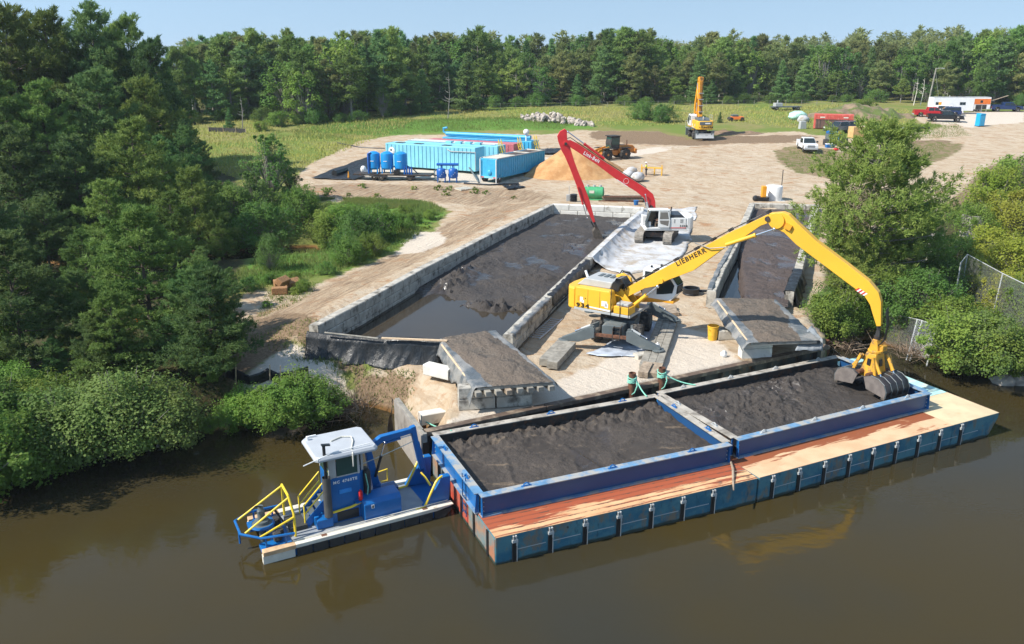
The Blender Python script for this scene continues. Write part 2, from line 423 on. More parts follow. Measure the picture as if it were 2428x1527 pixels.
    soilc = b.mix(b.ramp(fine, .35, .65), (.17, .115, .07), (.27, .19, .12))
    gravel = b.mix(b.ramp(grit, .3, .7), (.50, .42, .33), (.66, .585, .49))
    c = b.mix(th(A[0]), grass, sand)
    rut = b.noise(1.0, 5, .65, vec=b.new_rot(rad(69), (3.2, .35, 1)), dist=.6)
    bermc = b.mix(b.ramp(rut, .35, .62), (.24, .165, .105), (.44, .335, .225))
    bermc = b.mix(b.ramp(fine, .5, .7, 0, .5), bermc, (.19, .13, .085))
    c = b.mix(th(C3[0], k=.7), c, bermc)
    road = b.noise(1.0, 5, .65, vec=b.new_rot(rad(40), (.30, .95, 1)), dist=1.6)
    c = b.mix(b.math('MULTIPLY', b.ramp(road, .48, .62, 0, .65), A[0]), c, (.35, .245, .155))
    stain = b.noise(.5, 5, .7, vec=b.scaled((1, 1.6, 1)), dist=.6)
    c = b.mix(b.math('MULTIPLY', b.ramp(stain, .55, .66, 0, .8), A[0]), c, (.345, .185, .09))
    c = b.mix(th(A[1], k=.7), c, gravel)
    c = b.mix(th(A[2], k=.9), c, soilc)
    c = b.mix(th(B[2], k=.8), c, b.mix(b.ramp(edge, .4, .6), (.27, .19, .12), (.15, .15, .05)))
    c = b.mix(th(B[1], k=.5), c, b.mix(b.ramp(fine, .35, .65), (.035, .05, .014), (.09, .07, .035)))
    sep = b.new('ShaderNodeSeparateXYZ'); b.lk(b.pos(), sep.inputs[0])
    c = b.mix(b.ramp(sep.outputs[2], .35, .05), c, (.16, .085, .03))
    b.set(Base_Color=c, Roughness=.95); b.b.inputs['Specular IOR Level'].default_value = .15
    hgt = b.math('ADD', b.math('MULTIPLY', b.noise(3.0, 6, .7), .7), b.math('MULTIPLY', grit, .2))
    hgt = b.math('ADD', hgt, b.math('MULTIPLY', b.math('MULTIPLY', rut, C3[0]), 1.6)); hgt = b.math('ADD', hgt, b.math('MULTIPLY', b.math('MULTIPLY', road, A[0]), .5))
    b.bump(hgt, .9, .18)
    me.materials.append(b.m)
    o = bpy.data.objects.new('ground', me); col.objects.link(o); tag(o, kind='structure')
terrain()

def water_mat(name, c, c2, rough=.06, rs=.35, rst=.10):
    b = NB(name)
    b.set(Base_Color=b.mix(b.ramp(b.noise(.06, 3), .35, .65), c, c2), Roughness=rough, IOR=1.33)
    b.b.inputs['Specular IOR Level'].default_value = .5
    w1 = b.noise(rs * 6, 3, .5, vec=b.scaled((.7, 1.3, 1)), dist=.4); w2 = b.noise(rs, 2, .5)
    b.bump(b.math('ADD', b.math('MULTIPLY', w1, .35), w2), rst, .12)
    return b.m
mb = MB(); mb.grid([[(x, y, 0) for x in np.linspace(-180, 180, 5)] for y in np.linspace(-80, 110, 5)])
tag(mb.build('river', water_mat('river_water', (.046, .033, .0090), (.034, .030, .018), .045, .35, .15)), kind='structure')
mb = MB(); mb.grid([[(x, y, -.6) for x in np.linspace(-9000, 9000, 5)] for y in np.linspace(430, 18000, 5)])
tag(mb.build('lake', water_mat('lake_water', (.012, .05, .12), (.015, .06, .14), .15, .05, .2)), kind='structure')
# ---------------------------------------------------------------- materials
m_block = mat('cast_concrete', (.44, .41, .35), .85, var=.22, vs=1.3, dirt=(.12, .105, .085), ds=1.5, dl=.48, dh=.68, bump=(9, .4, .03))
m_block_w = mat('pale_concrete', (.66, .64, .58), .85, var=.12, vs=1.1, dirt=(.36, .33, .28), ds=1.3, dl=.56, dh=.75, bump=(9, .3, .03))
m_steel = mat('dark_steel', (.045, .042, .04), .6, .3, dirt=(.16, .075, .035), ds=2.2, dl=.5, dh=.7)
m_black = mat('black_plastic', (.016, .017, .018), .38, spec=.5)
m_rubber = mat('rubber', (.022, .021, .02), .8, dirt=(.16, .14, .115), ds=5, dl=.45, dh=.75)
m_rust = mat('rusty_steel', (.15, .068, .038), .8, .2, var=.35, vs=5, bump=(14, .3))
m_wood = mat('old_timber', (.30, .235, .17), .85, var=.25, vs=4, dirt=(.13, .1, .075), ds=2.5, bump=(12, .4))
m_wood2 = mat('grey_timber', (.27, .25, .21), .85, var=.25, vs=3, dirt=(.12, .105, .085), ds=2, bump=(12, .4))
m_wood3 = mat('fresh_lumber', (.58, .43, .28), .8, var=.15, vs=6)
m_white = mat('white_paint', (.78, .78, .76), .4, var=.04, dirt=(.5, .47, .41), ds=3, dl=.62, dh=.8)
m_alu = mat('bare_aluminium', (.62, .63, .64), .42, .6, var=.08)
m_chrome = mat('chrome_rod', (.75, .76, .78), .15, 1.0, var=.03)
m_yel = mat('yellow_paint', (.80, .44, .035), .38, var=.05, vs=.7, dirt=(.38, .23, .06), ds=2.6, dl=.66, dh=.85)
m_yel_d = mat('muddy_yellow_paint', (.70, .36, .035), .5, var=.15, vs=2, dirt=(.20, .14, .085), ds=2.2, dl=.5, dh=.68)
m_yel2 = mat('orange_yellow_paint', (.78, .33, .02), .4, var=.06, dirt=(.3, .17, .06), ds=2.6, dl=.64, dh=.85)
m_rail = mat('rail_yellow', (.82, .58, .03), .4, var=.05)
m_red = mat('boom_red', (.62, .028, .03), .4, var=.07, dirt=(.34, .06, .045), ds=2, dl=.62, dh=.82)
m_grey = mat('machine_grey', (.105, .125, .13), .5, var=.1, dirt=(.24, .215, .175), ds=2, dl=.56, dh=.78)
m_lgrey = mat('light_grey_paint', (.42, .43, .42), .45, var=.06, dirt=(.26, .25, .22), ds=2, dl=.62, dh=.8)
m_blue = mat('blue_paint', (.008, .125, .37), .34, var=.08, dirt=(.03, .09, .2), ds=3, dl=.6, dh=.8)
m_navy = mat('hopper_blue', (.012, .068, .185), .42, var=.07, vs=.6, dirt=(.045, .07, .17), ds=1.2, dl=.55, dh=.8)
m_flange = mat('scuffed_flange', (.12, .25, .40), .55, var=.2, dirt=(.36, .35, .32), ds=1.6, dl=.40, dh=.60)
m_fl_dirty = mat('muddy_flange', (.40, .365, .31), .75, var=.15, dirt=(.19, .165, .135), ds=1.8, dl=.46, dh=.66)
m_glass = NB('tinted_glass').set(Base_Color=(.02, .03, .032), Roughness=.06, Metallic=0.0)
m_glassg = NB('green_glass').set(Base_Color=(.03, .075, .065), Roughness=.06)
m_deck = mat('grey_deck', (.27, .29, .31), .6, var=.08, dirt=(.36, .35, .32), ds=2, dl=.5, dh=.75)
m_letter = mat('black_lettering', (.02, .016, .012), .5, var=.02)
m_lwhite = mat('white_lettering', (.8, .8, .78), .5, var=.02)
m_rope = mat('green_rope', (.22, .55, .42), .8, var=.2, vs=20)
m_wrope = mat('pale_rope', (.6, .58, .5), .85, var=.15, vs=20)
m_geo = mat('white_geotextile', (.50, .50, .50), .9, var=.12, vs=.8, dirt=(.34, .285, .22), ds=.9, dl=.47, dh=.68, bump=(5, .35, .05))
def tarp_mat(name, c, c2, dl=.5, dh=.75):
    b = NB(name)
    b.set(Base_Color=b.mix(b.ramp(b.noise(.9, 6, .65), dl, dh), c, c2), Roughness=b.ramp(b.noise(2, 3), .3, .7, .28, .6))
    b.bump(b.noise(2.2, 5, .65, vec=b.scaled((1, 1, .35)), dist=.8), .7, .14); return b.m
m_liner = tarp_mat('black_liner', (.014, .016, .018), (.10, .09, .075), .58, .8)
m_liner2 = tarp_mat('dusty_liner', (.10, .115, .125), (.27, .26, .24), .4, .62)
def mud_mat(name, c, c2, c3, wet=.56, rel=1.0):
    b = NB(name)
    n1 = b.noise(.5, 5, .6); n2 = b.noise(2.4, 6, .68); n3 = b.noise(9, 5, .7)
    k = b.mix(b.ramp(n1, .38, .62), c, c2)
    k = b.mix(b.ramp(n2, .55, .75, 0, .7), k, c3)
    if rel < 1: k = b.mix(b.ramp(b.noise(1, 5, .6, vec=b.scaled((.5, 2.2, 1))), .58, .7, 0, .55), k, (.26, .19, .12))
    k = b.mix(b.ramp(n3, .3, .5, .55, 0), k, tuple(x * .55 for x in c))
    wn = b.noise(.42, 4, .55, vec=b.scaled((1, .6, 1)))
    b.set(Base_Color=k, Roughness=b.ramp(wn, wet, wet + .1, .78, .2)); b.b.inputs['Specular IOR Level'].default_value = .5
    h = b.math('ADD', b.math('MULTIPLY', b.noise(1.6, 6, .72), .8), b.math('MULTIPLY', n3, .35))
    h = b.math('MULTIPLY', h, b.ramp(n1, .40, .58, .25, 1.1)); b.bump(b.math('MULTIPLY', h, b.ramp(wn, wet, wet + .1, 1, .12)), rel, .24); return b.m
m_mud = mud_mat('dredged_mud', (.041, .034, .029), (.062, .051, .043), (.10, .074, .052), .53)
m_mud2 = mud_mat('brown_mud', (.068, .049, .041), (.095, .069, .058), (.125, .082, .062), .52)
m_mud3 = mud_mat('barge_mud', (.043, .034, .027), (.064, .051, .041), (.155, .12, .085), .55, .6)

# ---------------------------------------------------------------- barges
def hull_mat(name, c, c2, c3):
    b = NB(name)
    k = b.mix(b.ramp(b.noise(.7, 5, .65, vec=b.scaled((1, 1, 1.6))), .38, .62), c, c2)
    k = b.mix(b.ramp(b.noise(1.6, 6, .7, vec=b.scaled((1, 1, .6))), .50, .66), k, c3)
    k = b.mix(b.ramp(b.noise(5, 5, .7, vec=b.scaled((1, 1, .25))), .55, .7, 0, .7), k, tuple(x * .4 for x in c))
    sep = b.new('ShaderNodeSeparateXYZ'); b.lk(b.pos(), sep.inputs[0])
    k = b.mix(b.ramp(b.math('ADD', sep.outputs[2], b.math('MULTIPLY', b.noise(1.5, 3), .2)), .28, .18), k, (.03, .045, .035))
    b.set(Base_Color=k, Roughness=.55); b.bump(b.noise(3, 4), .15, .03); return b.m
m_hull = hull_mat('weathered_blue_hull', (.022, .135, .21), (.075, .21, .25), (.19, .16, .12))
m_hullr = hull_mat('red_hull', (.50, .075, .045), (.42, .10, .06), (.30, .17, .11))
m_hullo = hull_mat('rusty_hull', (.34, .21, .13), (.16, .22, .22), (.38, .16, .09))
def deck_mat(name, c, c2, stain, stain2, lo, th):
    b = NB(name); tcn = b.new('ShaderNodeTexCoord')
    mp = b.new('ShaderNodeVectorMath', operation='MULTIPLY'); b.lk(tcn.outputs['Object'], mp.inputs[0]); mp.inputs[1].default_value = (.32, 2.3, 1)
    n = b.noise(1.0, 6, .62, vec=mp.outputs[0]); n2 = b.noise(2.0, 5, .65)
    k = b.mix(b.ramp(b.noise(.9, 4), .35, .65), c, c2)
    sep = b.new('ShaderNodeSeparateXYZ'); b.lk(tcn.outputs['Object'], sep.inputs[0])
    g = b.ramp(sep.outputs[1], lo[0], lo[1], -.16, .14)
    f = b.math('ADD', n, g)
    k = b.mix(b.ramp(f, th, th + .07), k, stain); k = b.mix(b.ramp(b.math('ADD', b.math('MULTIPLY', n, .6), b.math('MULTIPLY', n2, .4)), .57, .66), k, stain2)
    if name == 'rust_streaked_deck':
        wob = b.math('MULTIPLY', b.math('SUBTRACT', n2, .5), .16)
        sn = b.math('SINE', b.math('MULTIPLY', b.math('ADD', sep.outputs[1], wob), 19.5))
        k = b.mix(b.math('MULTIPLY', b.ramp(sn, .35, .85), b.ramp(n, .34, .5, 0, .9)), k, (.25, .065, .03))
        k = b.mix(b.math('MULTIPLY', b.ramp(sn, .6, .95), b.ramp(n2, .5, .62, 0, .9)), k, (.10, .055, .035))
    b.set(Base_Color=k, Roughness=.7); b.bump(n2, .25, .02); return b.m
m_deckL = deck_mat('rust_streaked_deck', (.60, .34, .17), (.66, .42, .22), (.36, .085, .035), (.19, .11, .065), (.1, 1.3), .45)
m_deckR = deck_mat('rust_stained_deck', (.60, .37, .21), (.66, .45, .27), (.27, .08, .03), (.40, .18, .085), (.6, 1.6), .455)
m_deckE = mat('cream_deck', (.62, .50, .31), .7, var=.12, vs=.8, dirt=(.5, .36, .2), ds=1.5, dl=.55, dh=.75)
m_deckC = mat('pale_cyan_deck', (.40, .66, .62), .6, var=.12, dirt=(.6, .58, .48), ds=1.6, dl=.5, dh=.66)
m_deckB = mat('mud_black_deck', (.03, .027, .025), .6, var=.3)

def barge(name, label, O, th, L, rake, dmat):
    b = thing(name, label, 'barge', (O[0], O[1], 0), th, 'deck barges moored at the quay')
    LL = L - rake
    for k in range(3):
        y0, y1 = k * 3.05 + (.012 if k else 0), (k + 1) * 3.05 - .012
        mb = MB(); mb.bb(0, LL, y0, y1, -.7, 1.18)
        if not rake:
            p = mb.build('pontoon', (m_hull, m_hullr, m_hullo)[k], b, bevel=.02)
            e = MB(); e.bb(-.022, .0, y0 + .05, y1 - .05, -.5, 1.1); e.build('end_plate', (m_hullo, m_hullr, m_hullo)[k], p)
        else:
            p = mb.build('pontoon', m_hull, b, bevel=.02)
        d = MB(); d.bb(0.0, LL, y0, y1, 1.18, 1.2); d.build('deck_plate', (dmat, m_deckB if not rake else m_deckC, m_deckB if not rake else m_deckC)[k], p)
        if rake:
            r = MB(); r.prism([(LL + .02, -.7), (L - 1.7, -.7), (L - .5, .1), (L, .95), (L, 1.18), (LL + .02, 1.18)], y0, y1)
            q = r.build('rake_end', m_hull, b, bevel=.02)
            d = MB(); d.bb(LL + .02, L, y0, y1, 1.18, 1.2); d.build('deck_plate', (m_deckE, m_deckC, m_deckC)[k], q)
            if k == 0:
                e = MB(); e.bb(L - .0, L + .03, y0, y1, 1.08, 1.205); e.build('edge_strip', m_rust, q)
    ch = lk = None
    n = int(L / 1.525)
    for i in range(n):
        x = .76 + 1.525 * i
        if x > L - 1.5: break
        if ch is None:
            m1 = MB(); m1.bb(-.09, .09, -.045, -.003, -.6, 1.12); ch = m1.build('connector_channel', m_black, b, (x, 0, 0))
            m2 = MB(); m2.bb(.09, .125, -.055, -.004, -.6, .84); m2.bb(-.1, .13, -.10, -.004, .86, .98); m2.bb(-.07, -.02, -.09, -.004, .98, 1.14); m2.bb(.03, .09, -.09, -.004, .98, 1.14); m2.cyl((.1, -.06, .7), (.1, -.06, .96), .035, n=8)
            lk = m2.build('connector_lock', m_alu if False else m_lgrey, b, (x, 0, 0))
        else:
            share(ch, (x, 0, 0)); share(lk, (x, 0, 0))
    if not rake:
        for y in (.76, 2.29, 3.81, 5.34, 6.86, 8.39):
            share(ch, (-.02, y, 0), -math.pi / 2)
    st = MB()
    for i in range(n):
        x0 = .9 + 1.525 * i
        if x0 + 1.2 > L - 1.4: break
        st.bb(x0, x0 + 1.2, -.02, -.002, .50, .525)
    s = st.build('side_ledge', m_lgrey, b)
    for x in (L * .25, L * .7):
        pe = MB(); pe.lathe([(.05, 0), (.05, .03), (.02, .03)], (x, -.0, .95), 10, 'y'); pe.build('padeye', m_steel, b)
    return b
thL, thR = rad(22.8), rad(26.0)
OL, OR = (-.62, 27.96), (10.72, 32.74)
bl = barge('deck_barge', 'weathered blue deck barge with rust streaked ledge and red end, nearest the blue workboat', OL, thL, 12.2, 0, m_deckL)
br = barge('deck_barge', 'blue deck barge with cream raked end deck, under the yellow grapple', OR, thR, 15.78, 3.46, m_deckR)
def Lw(O, th, x, y, z):
    c, s = math.cos(th), math.sin(th); return Vector((O[0] + x * c - y * s, O[1] + x * s + y * c, z))

def hopper(label, O, th, x0, x1, y0, y1, zt, dirty):
    c = Lw(O, th, x0, y0, 1.204)
    t = thing('mud_hopper', label, 'hopper', c, th, 'steel mud hoppers on the barges')
    LX, LY, H = x1 - x0, y1 - y0, zt - 1.204
    def wall(p0, p1, out, fm, web, stub):
        d = (Vector(p1) - Vector(p0)); L = d.length; a = math.atan2(d.y, d.x)
        mb = MB(); mb.bb(0, L, -.02, .02, .06, H - .04)
        o = mb.build('side_wall', web, t, (p0[0], p0[1], 0), a)
        fl = MB(); fl.bb(-.02, L + .02, -.19, .19, H - .04, H); fl.build('top_flange', fm, o)
        fb = MB(); fb.bb(0, L, -.17, .17, 0, .055); fb.build('bottom_flange', m_flange, o)
        g = MB(); g.prism([(-.17, .056), (-.021, .056), (-.021, H - .041), (-.10, H - .041)], -.012, .012, 'x')
        g = g.build('gusset', m_blue, o, (.03, 0, 0)); share(g, (L - .03, 0, 0))
        nb = max(2, int(L / 3))
        for i in range(nb):
            x = L * (i + .5) / nb; lg = MB(); lg.tube([(x - .14, 0, H), (x - .1, 0, H + .1), (x, 0, H + .14), (x + .1, 0, H + .1), (x + .14, 0, H)], .028, 6); lg.bb(x - .22, x + .22, -.05, .05, H, H + .02)
            lg.build('lifting_lug', m_blue if not dirty else m_lgrey, o)
        bo = MB()
        for x in (.12, L - .12):
            for z in (.22, .42, .62): bo.cyl((x, -.05, z), (x, -.018, z), .022, n=6)
        tag(bo.build('bolts', m_lgrey, o), kind='stuff')
    wall((0, 0, 0), (LX, 0, 0), 1, m_flange, m_navy, 0)  # camera-side web takes the darker blue: its shade is put into the paint
    wall((LX, .2, 0), (LX, LY - .2, 0), 1, m_flange if dirty else m_fl_dirty, m_navy, 0)
    wall((LX, LY, 0), (0, LY, 0), 1, m_fl_dirty, m_steel, 0)
    wall((0, LY - .2, 0), (0, .2, 0), 1, m_fl_dirty if dirty else m_flange, m_blue if not dirty else m_steel, 0)  # left hopper's sun-facing end is brighter blue: sunlight put into its paint
    return t
hopper('navy steel hopper box full of mud on the barge beside the workboat', OL, thL, .04, 11.9, 1.7, 7.75, 2.14, False)
hopper('navy steel hopper box of mud below the yellow grapple', OR, thR, .32, 12.80, 1.94, 7.98, 2.14, True)

def mudload(name, O, th, x0, x1, y0, y1, hf, m):
    nx, ny = 150, 80
    X = np.linspace(x0, x1, nx); Y = np.linspace(y0, y1, ny); XX, YY = np.meshgrid(X, Y)
    ZZ = hf(XX, YY); c, s = math.cos(th), math.sin(th)
    mb = MB(); mb.grid([[(O[0] + XX[j, i] * c - YY[j, i] * s, O[1] + XX[j, i] * s + YY[j, i] * c, ZZ[j, i]) for i in range(nx)] for j in range(ny)])
    o = mb.build(name, m, smooth=True); return tag(o, kind='stuff')
def hfL(x, y):
    u, v = (x - .04) / 11.86, (y - 1.7) / 6.05
    z = 1.50 + .10 * fbm(x * .5, y * .5) + .035 * fbm(x * 2.2, y * 2.2)
    bank = sstep(.66, .9, v + .08 * fbm(x * .8, y * .8)); z = z + bank * (.16 + .34 * fbm(x * 1.3, y * 1.6, 5) + .22 * fbm(x * 4, y * 4))
    z = z + .07 * fbm(x * 5, y * 5, 4) * sstep(-.05, .3, fbm(x * .6, y * .6))
    z = z + .10 * sstep(.62, .8, u) + .07 * np.abs(fbm(x * .7 + 3, y * 1.5)) * 1.5
    for a, b in ((2.0, .25), (6.0, -.2)):
        z = z + .07 * np.exp(-((x - a - b * (y - 3)) / .13) ** 2) * sstep(.0, .2, v) * sstep(.7, .5, v)
    return np.minimum(z, 2.08)
mudload('hopper_mud', OL, thL, .08, 11.86, 1.74, 7.71, hfL, m_mud3)
def hfR(x, y):
    u, v = (x - .32) / 12.48, (y - 1.94) / 6.04
    z = 1.66 + .12 * fbm(x * .45 + 9, y * .45) + .06 * fbm(x * 2, y * 2)
    z = z + .13 * fbm(x * 4 + 3, y * 4, 4) * sstep(-.15, .3, fbm(x * .5 + 7, y * .5))
    lump = np.exp(-(((u - .30) / .26) ** 2 + ((v - .55) / .4) ** 2)) + .8 * np.exp(-(((u - .62) / .13) ** 2 + ((v - .82) / .12) ** 2)) + .5 * np.exp(-(((u - .85) / .10) ** 2 + ((v - .9) / .12) ** 2))
    z = z + lump * (.22 + .40 * fbm(x * 1.2, y * 1.2, 5) + .26 * fbm(x * 4, y * 4))
    return np.minimum(z, 2.09)
mudload('hopper_mud', OR, thR, .36, 12.76, 1.98, 7.94, hfR, m_mud)
# driftwood stick lying over the barge joint
mb = MB(); p = Lw(OL, thL, 11.9, 1.5, 1.32); q = Lw(OL, thL, 10.95, .05, 1.24)
mb.tube([p, (p * .6 + q * .4) + Vector((.05, 0, .05)), q, q + Vector((-.1, -.5, -.1))], [.05, .06, .05, .03], 7); mb.tube([p * .5 + q * .5, p * .5 + q * .5 + Vector((.6, .15, .02))], [.03, .015], 5)
tag(mb.build('driftwood_log', m_wood), 'broken brown driftwood branch lying across the joint of the barge decks', 'log')
# ladder on the left end of the barge
lt = thing('boarding_ladder', 'blue boarding ladder hooked on the hopper end beside the workboat', 'ladder', Lw(OL, thL, -.05, 3.0, 0), thL)
mb = MB()
for y in (.0, .42): mb.beam((-.06, y, .5), (-.06, y, 2.3), .05, .03)
mb.build('stile', m_navy, lt); mb = MB()
for k in range(5): mb.beam((-.06, 0, .65 + .32 * k), (-.06, .42, .65 + .32 * k), .03, .03)
mb.build('rung', m_navy, lt)

# ---------------------------------------------------------------- quay
dq = QUAY1 - QUAY0; LQ = math.hypot(dq.x, dq.y); aq = math.atan2(dq.y, dq.x)
qw = thing('quay_wall', 'dark steel sheet pile quay wall with rusty cap beam behind the barges', 'quay wall', (QUAY0.x, QUAY0.y, 0), aq)
pan = None
for i in range(int(LQ / 1.2)):
    if pan is None:
        mb = MB(); mb.prism([(0, 0), (.3, 0), (.4, .22), (.8, .22), (.9, 0), (1.2, 0), (1.2, .25), (0, .25)], -1.4, 1.98, 'z'); pan = mb.build('sheet_pile', m_steel, qw, (0, -.02, 0))
    else: share(pan, (i * 1.2, -.02, 0))
cb = None
for i in range(4):
    if cb is None:
        mb = MB(); mb.bb(.02, LQ / 4 - .02, -.13, .27, 1.99, 2.2); cb = mb.build('cap_beam', mat('cap_rust', (.13, .09, .065), .75, .2, dirt=(.30, .23, .16), ds=1.4, dl=.48, dh=.66), qw, bevel=.015)
    else: share(cb, (i * LQ / 4, .0, 0))
def qpt(s, n, z): return Vector((QUAY0.x + s * math.cos(aq) - n * math.sin(aq), QUAY0.y + s * math.sin(aq) + n * math.cos(aq), z))
# mooring piles and ropes
def pile(px, py, ptop, label, gr=True):
    p = T(px, py); p.z = gz(p.x, p.y) if gz(p.x, p.y) > .5 else 1.0
    h = D(px, ptop, p.y).z
    t = thing('mooring_pile', label, 'mooring pile', (p.x, p.y, 0), 0, 'rusty pipe piles along the quay')
    mb = MB(); mb.lathe([(.19, -.6), (.19, h), (.155, h), (.155, h - .25)], n=14); mb.build('pipe', m_rust, t, smooth=True)
    if gr:
        mb = MB(); R = .225
        for k in range(4):
            zz = h - .22 - .11 * k
            mb.tube([(R * math.cos(a), R * math.sin(a), zz + .06 * math.sin(a + k) + .05 * random.random()) for a in np.linspace(0, 2 * math.pi, 15)], .032, 6)
        mb.tube([(R * .9, -.1, h - .3), (R, -.3, h - .6), (R * .5, -.33, h - .95), (-.02, -.26, h - 1.1)], .03, 6)
        mb.build('rope_coil', m_rope, t, smooth=True)
    return Vector((p.x, p.y, h))
P1 = pile(1003, 1036, 977, 'rusty pipe pile at the left quay corner beside the blue crane', False)
P2 = pile(1497, 940, 884, 'rusty pipe pile wrapped in green rope, left of the pair at the barge joint')
P3 = pile(1567, 925, 872, 'rusty pipe pile wrapped in green rope, right of the pair at the barge joint')
P4 = pile(1956, 838, 806, 'rusty pipe pile at the right end of the quay under the bushes', False)
def rope(name, label, pts, r, m, sag=.0):
    P = [Vector(a) for a in pts]; out = []
    for a, b in zip(P, P[1:]):
        for t in np.linspace(0, 1, 9)[:-1]:
            q = a.lerp(b, t); q.z -= sag * math.sin(math.pi * t); out.append(q)
    out.append(P[-1]); mb = MB(); mb.tube(out, r, 6); return tag(mb.build(name, m, smooth=True), label, 'rope')
rope('mooring_rope', 'green rope from the left pile of the pair down to the hopper corner', [P2 + Vector((.2, 0, -.35)), Lw(OL, thL, 11.3, 7.7, 2.18)], .035, m_rope, .1)
rope('mooring_rope', 'green rope from the right pile of the pair across to the far hopper edge', [P3 + Vector((.2, 0, -.4)), Lw(OR, thR, 2.6, 7.9, 2.18)], .035, m_rope, .1)
rope('mooring_rope', 'pale green rope from the left corner pile to the barge', [P1 + Vector((.1, 0, -.5)), Lw(OL, thL, .9, 7.75, 2.16)], .035, m_rope, .08)

# wing wall at the left end of the quay
a0, a1 = G(935, 945, 2.2), G(1000, 1030, 2.2)
ww = thing('wing_wall', 'grey sheet wing wall with timber cap at the left end of the quay', 'retaining wall', (a0.x, a0.y, 0), math.atan2(a1.y - a0.y, a1.x - a0.x))
Lw_ = (a1 - a0).length
mb = MB(); mb.bb(0, Lw_, -.04, .04, -1, 2.15); mb.build('sheet', mat('grey_sheet', (.30, .27, .235), .8, var=.15, dirt=(.12, .1, .085), ds=1, dl=.5, dh=.7), ww)
mb = MB(); mb.bb(-.05, Lw_, .042, .26, 1.75, 2.2); mb.build('timber_cap', m_wood2, ww, bevel=.015)
mb = MB(); mb.grid([[(-.05 - .25 * v + .1 * math.sin(9 * u), -.06 - .5 * u * (1 - v), 2.15 - 2.2 * u) for v in np.linspace(0, 1, 5)] for u in np.linspace(0, 1, 7)]); mb.build('torn_liner', m_black, ww, solid=.01)
# ---------------------------------------------------------------- block walls of the mud basins
def polylen(P):
    out = [0]
    for a, b in zip(P, P[1:]): out.append(out[-1] + math.hypot(b.x - a.x, b.y - a.y))
    return out
def along(P, s):
    Ls = polylen(P); s = max(0, min(s, Ls[-1] - 1e-4))
    i = max(k for k in range(len(P) - 1) if Ls[k] <= s)
    t = (s - Ls[i]) / (Ls[i + 1] - Ls[i]); d = (P[i + 1] - P[i]); d.z = 0; d.normalize()
    return P[i].lerp(P[i + 1], t), d
blk_me = {}
def block_obj(L, m, parent, loc, rz):
    k = (round(L, 2), m.name)
    if k not in blk_me:
        mb = MB(); ch = .045; h = .60; w_ = .61; x = L / 2
        mb.prism([(-w_ / 2 + ch, 0), (w_ / 2 - ch, 0), (w_ / 2, ch), (w_ / 2, h - ch), (w_ / 2 - ch, h), (-w_ / 2 + ch, h), (-w_ / 2, h - ch), (-w_ / 2, ch)], -x + .028, x - .028, 'x')
        blk_me[k] = mb.mesh('block', m)
    o = bpy.data.objects.new('block', blk_me[k]); col.objects.link(o); o.parent = parent; o.location = loc; o.rotation_euler = (0, 0, rz); return o
def block_wall(name, label, P, top, courses, m, s0=0, BL=1.83, top2=None):
    L = polylen(P)[-1]; p0, d0 = along(P, 0); a0 = 0
    t = thing(name, label, 'wall', (p0.x, p0.y, 0), 0, 'block walls round the mud basins')
    for c in range(courses):
        off = -BL / 2 if c % 2 else 0; s = off
        while s < L - .2:
            a, b = max(s, 0), min(s + BL, L); s += BL
            if b - a < .35: continue
            p, d = along(P, (a + b) / 2); j = .012 * (random.random() - .5) * 2
            zt = top + ((top2 - top) * (a + b) / 2 / L if top2 else 0)
            block_obj(b - a, m, t, (p.x - p0.x + d.y * j, p.y - p0.y - d.x * j, zt - .61 * (c + 1) + .0), math.atan2(d.y, d.x) + .006 * (random.random() - .5))
    return t
block_wall('block_wall', 'long concrete block wall banked with brown soil along the left of the mud basin', WALL_L, 3.7, 3, m_block)
block_wall('block_wall', 'short white block wall closing the far end of the mud basin behind the red arm', WALL_B, 3.7, 2, m_block_w)
block_wall('block_wall', 'block wall between the mud basin and the machine yard, draped in liner and white fabric', WALL_M, 3.4, 2, m_block)
block_wall('block_wall', 'block wall edging the right mud basin behind the yellow boom', WALL_R, 3.4, 2, m_block)
block_wall('block_wall', 'block wall at the foot of the right pine beside the right mud basin', WALL_R2, 3.4, 2, m_block)
block_wall('block_wall', 'low block wall at the far end of the right mud basin by the white tank', WALL_RB, 3.3, 1, m_block)

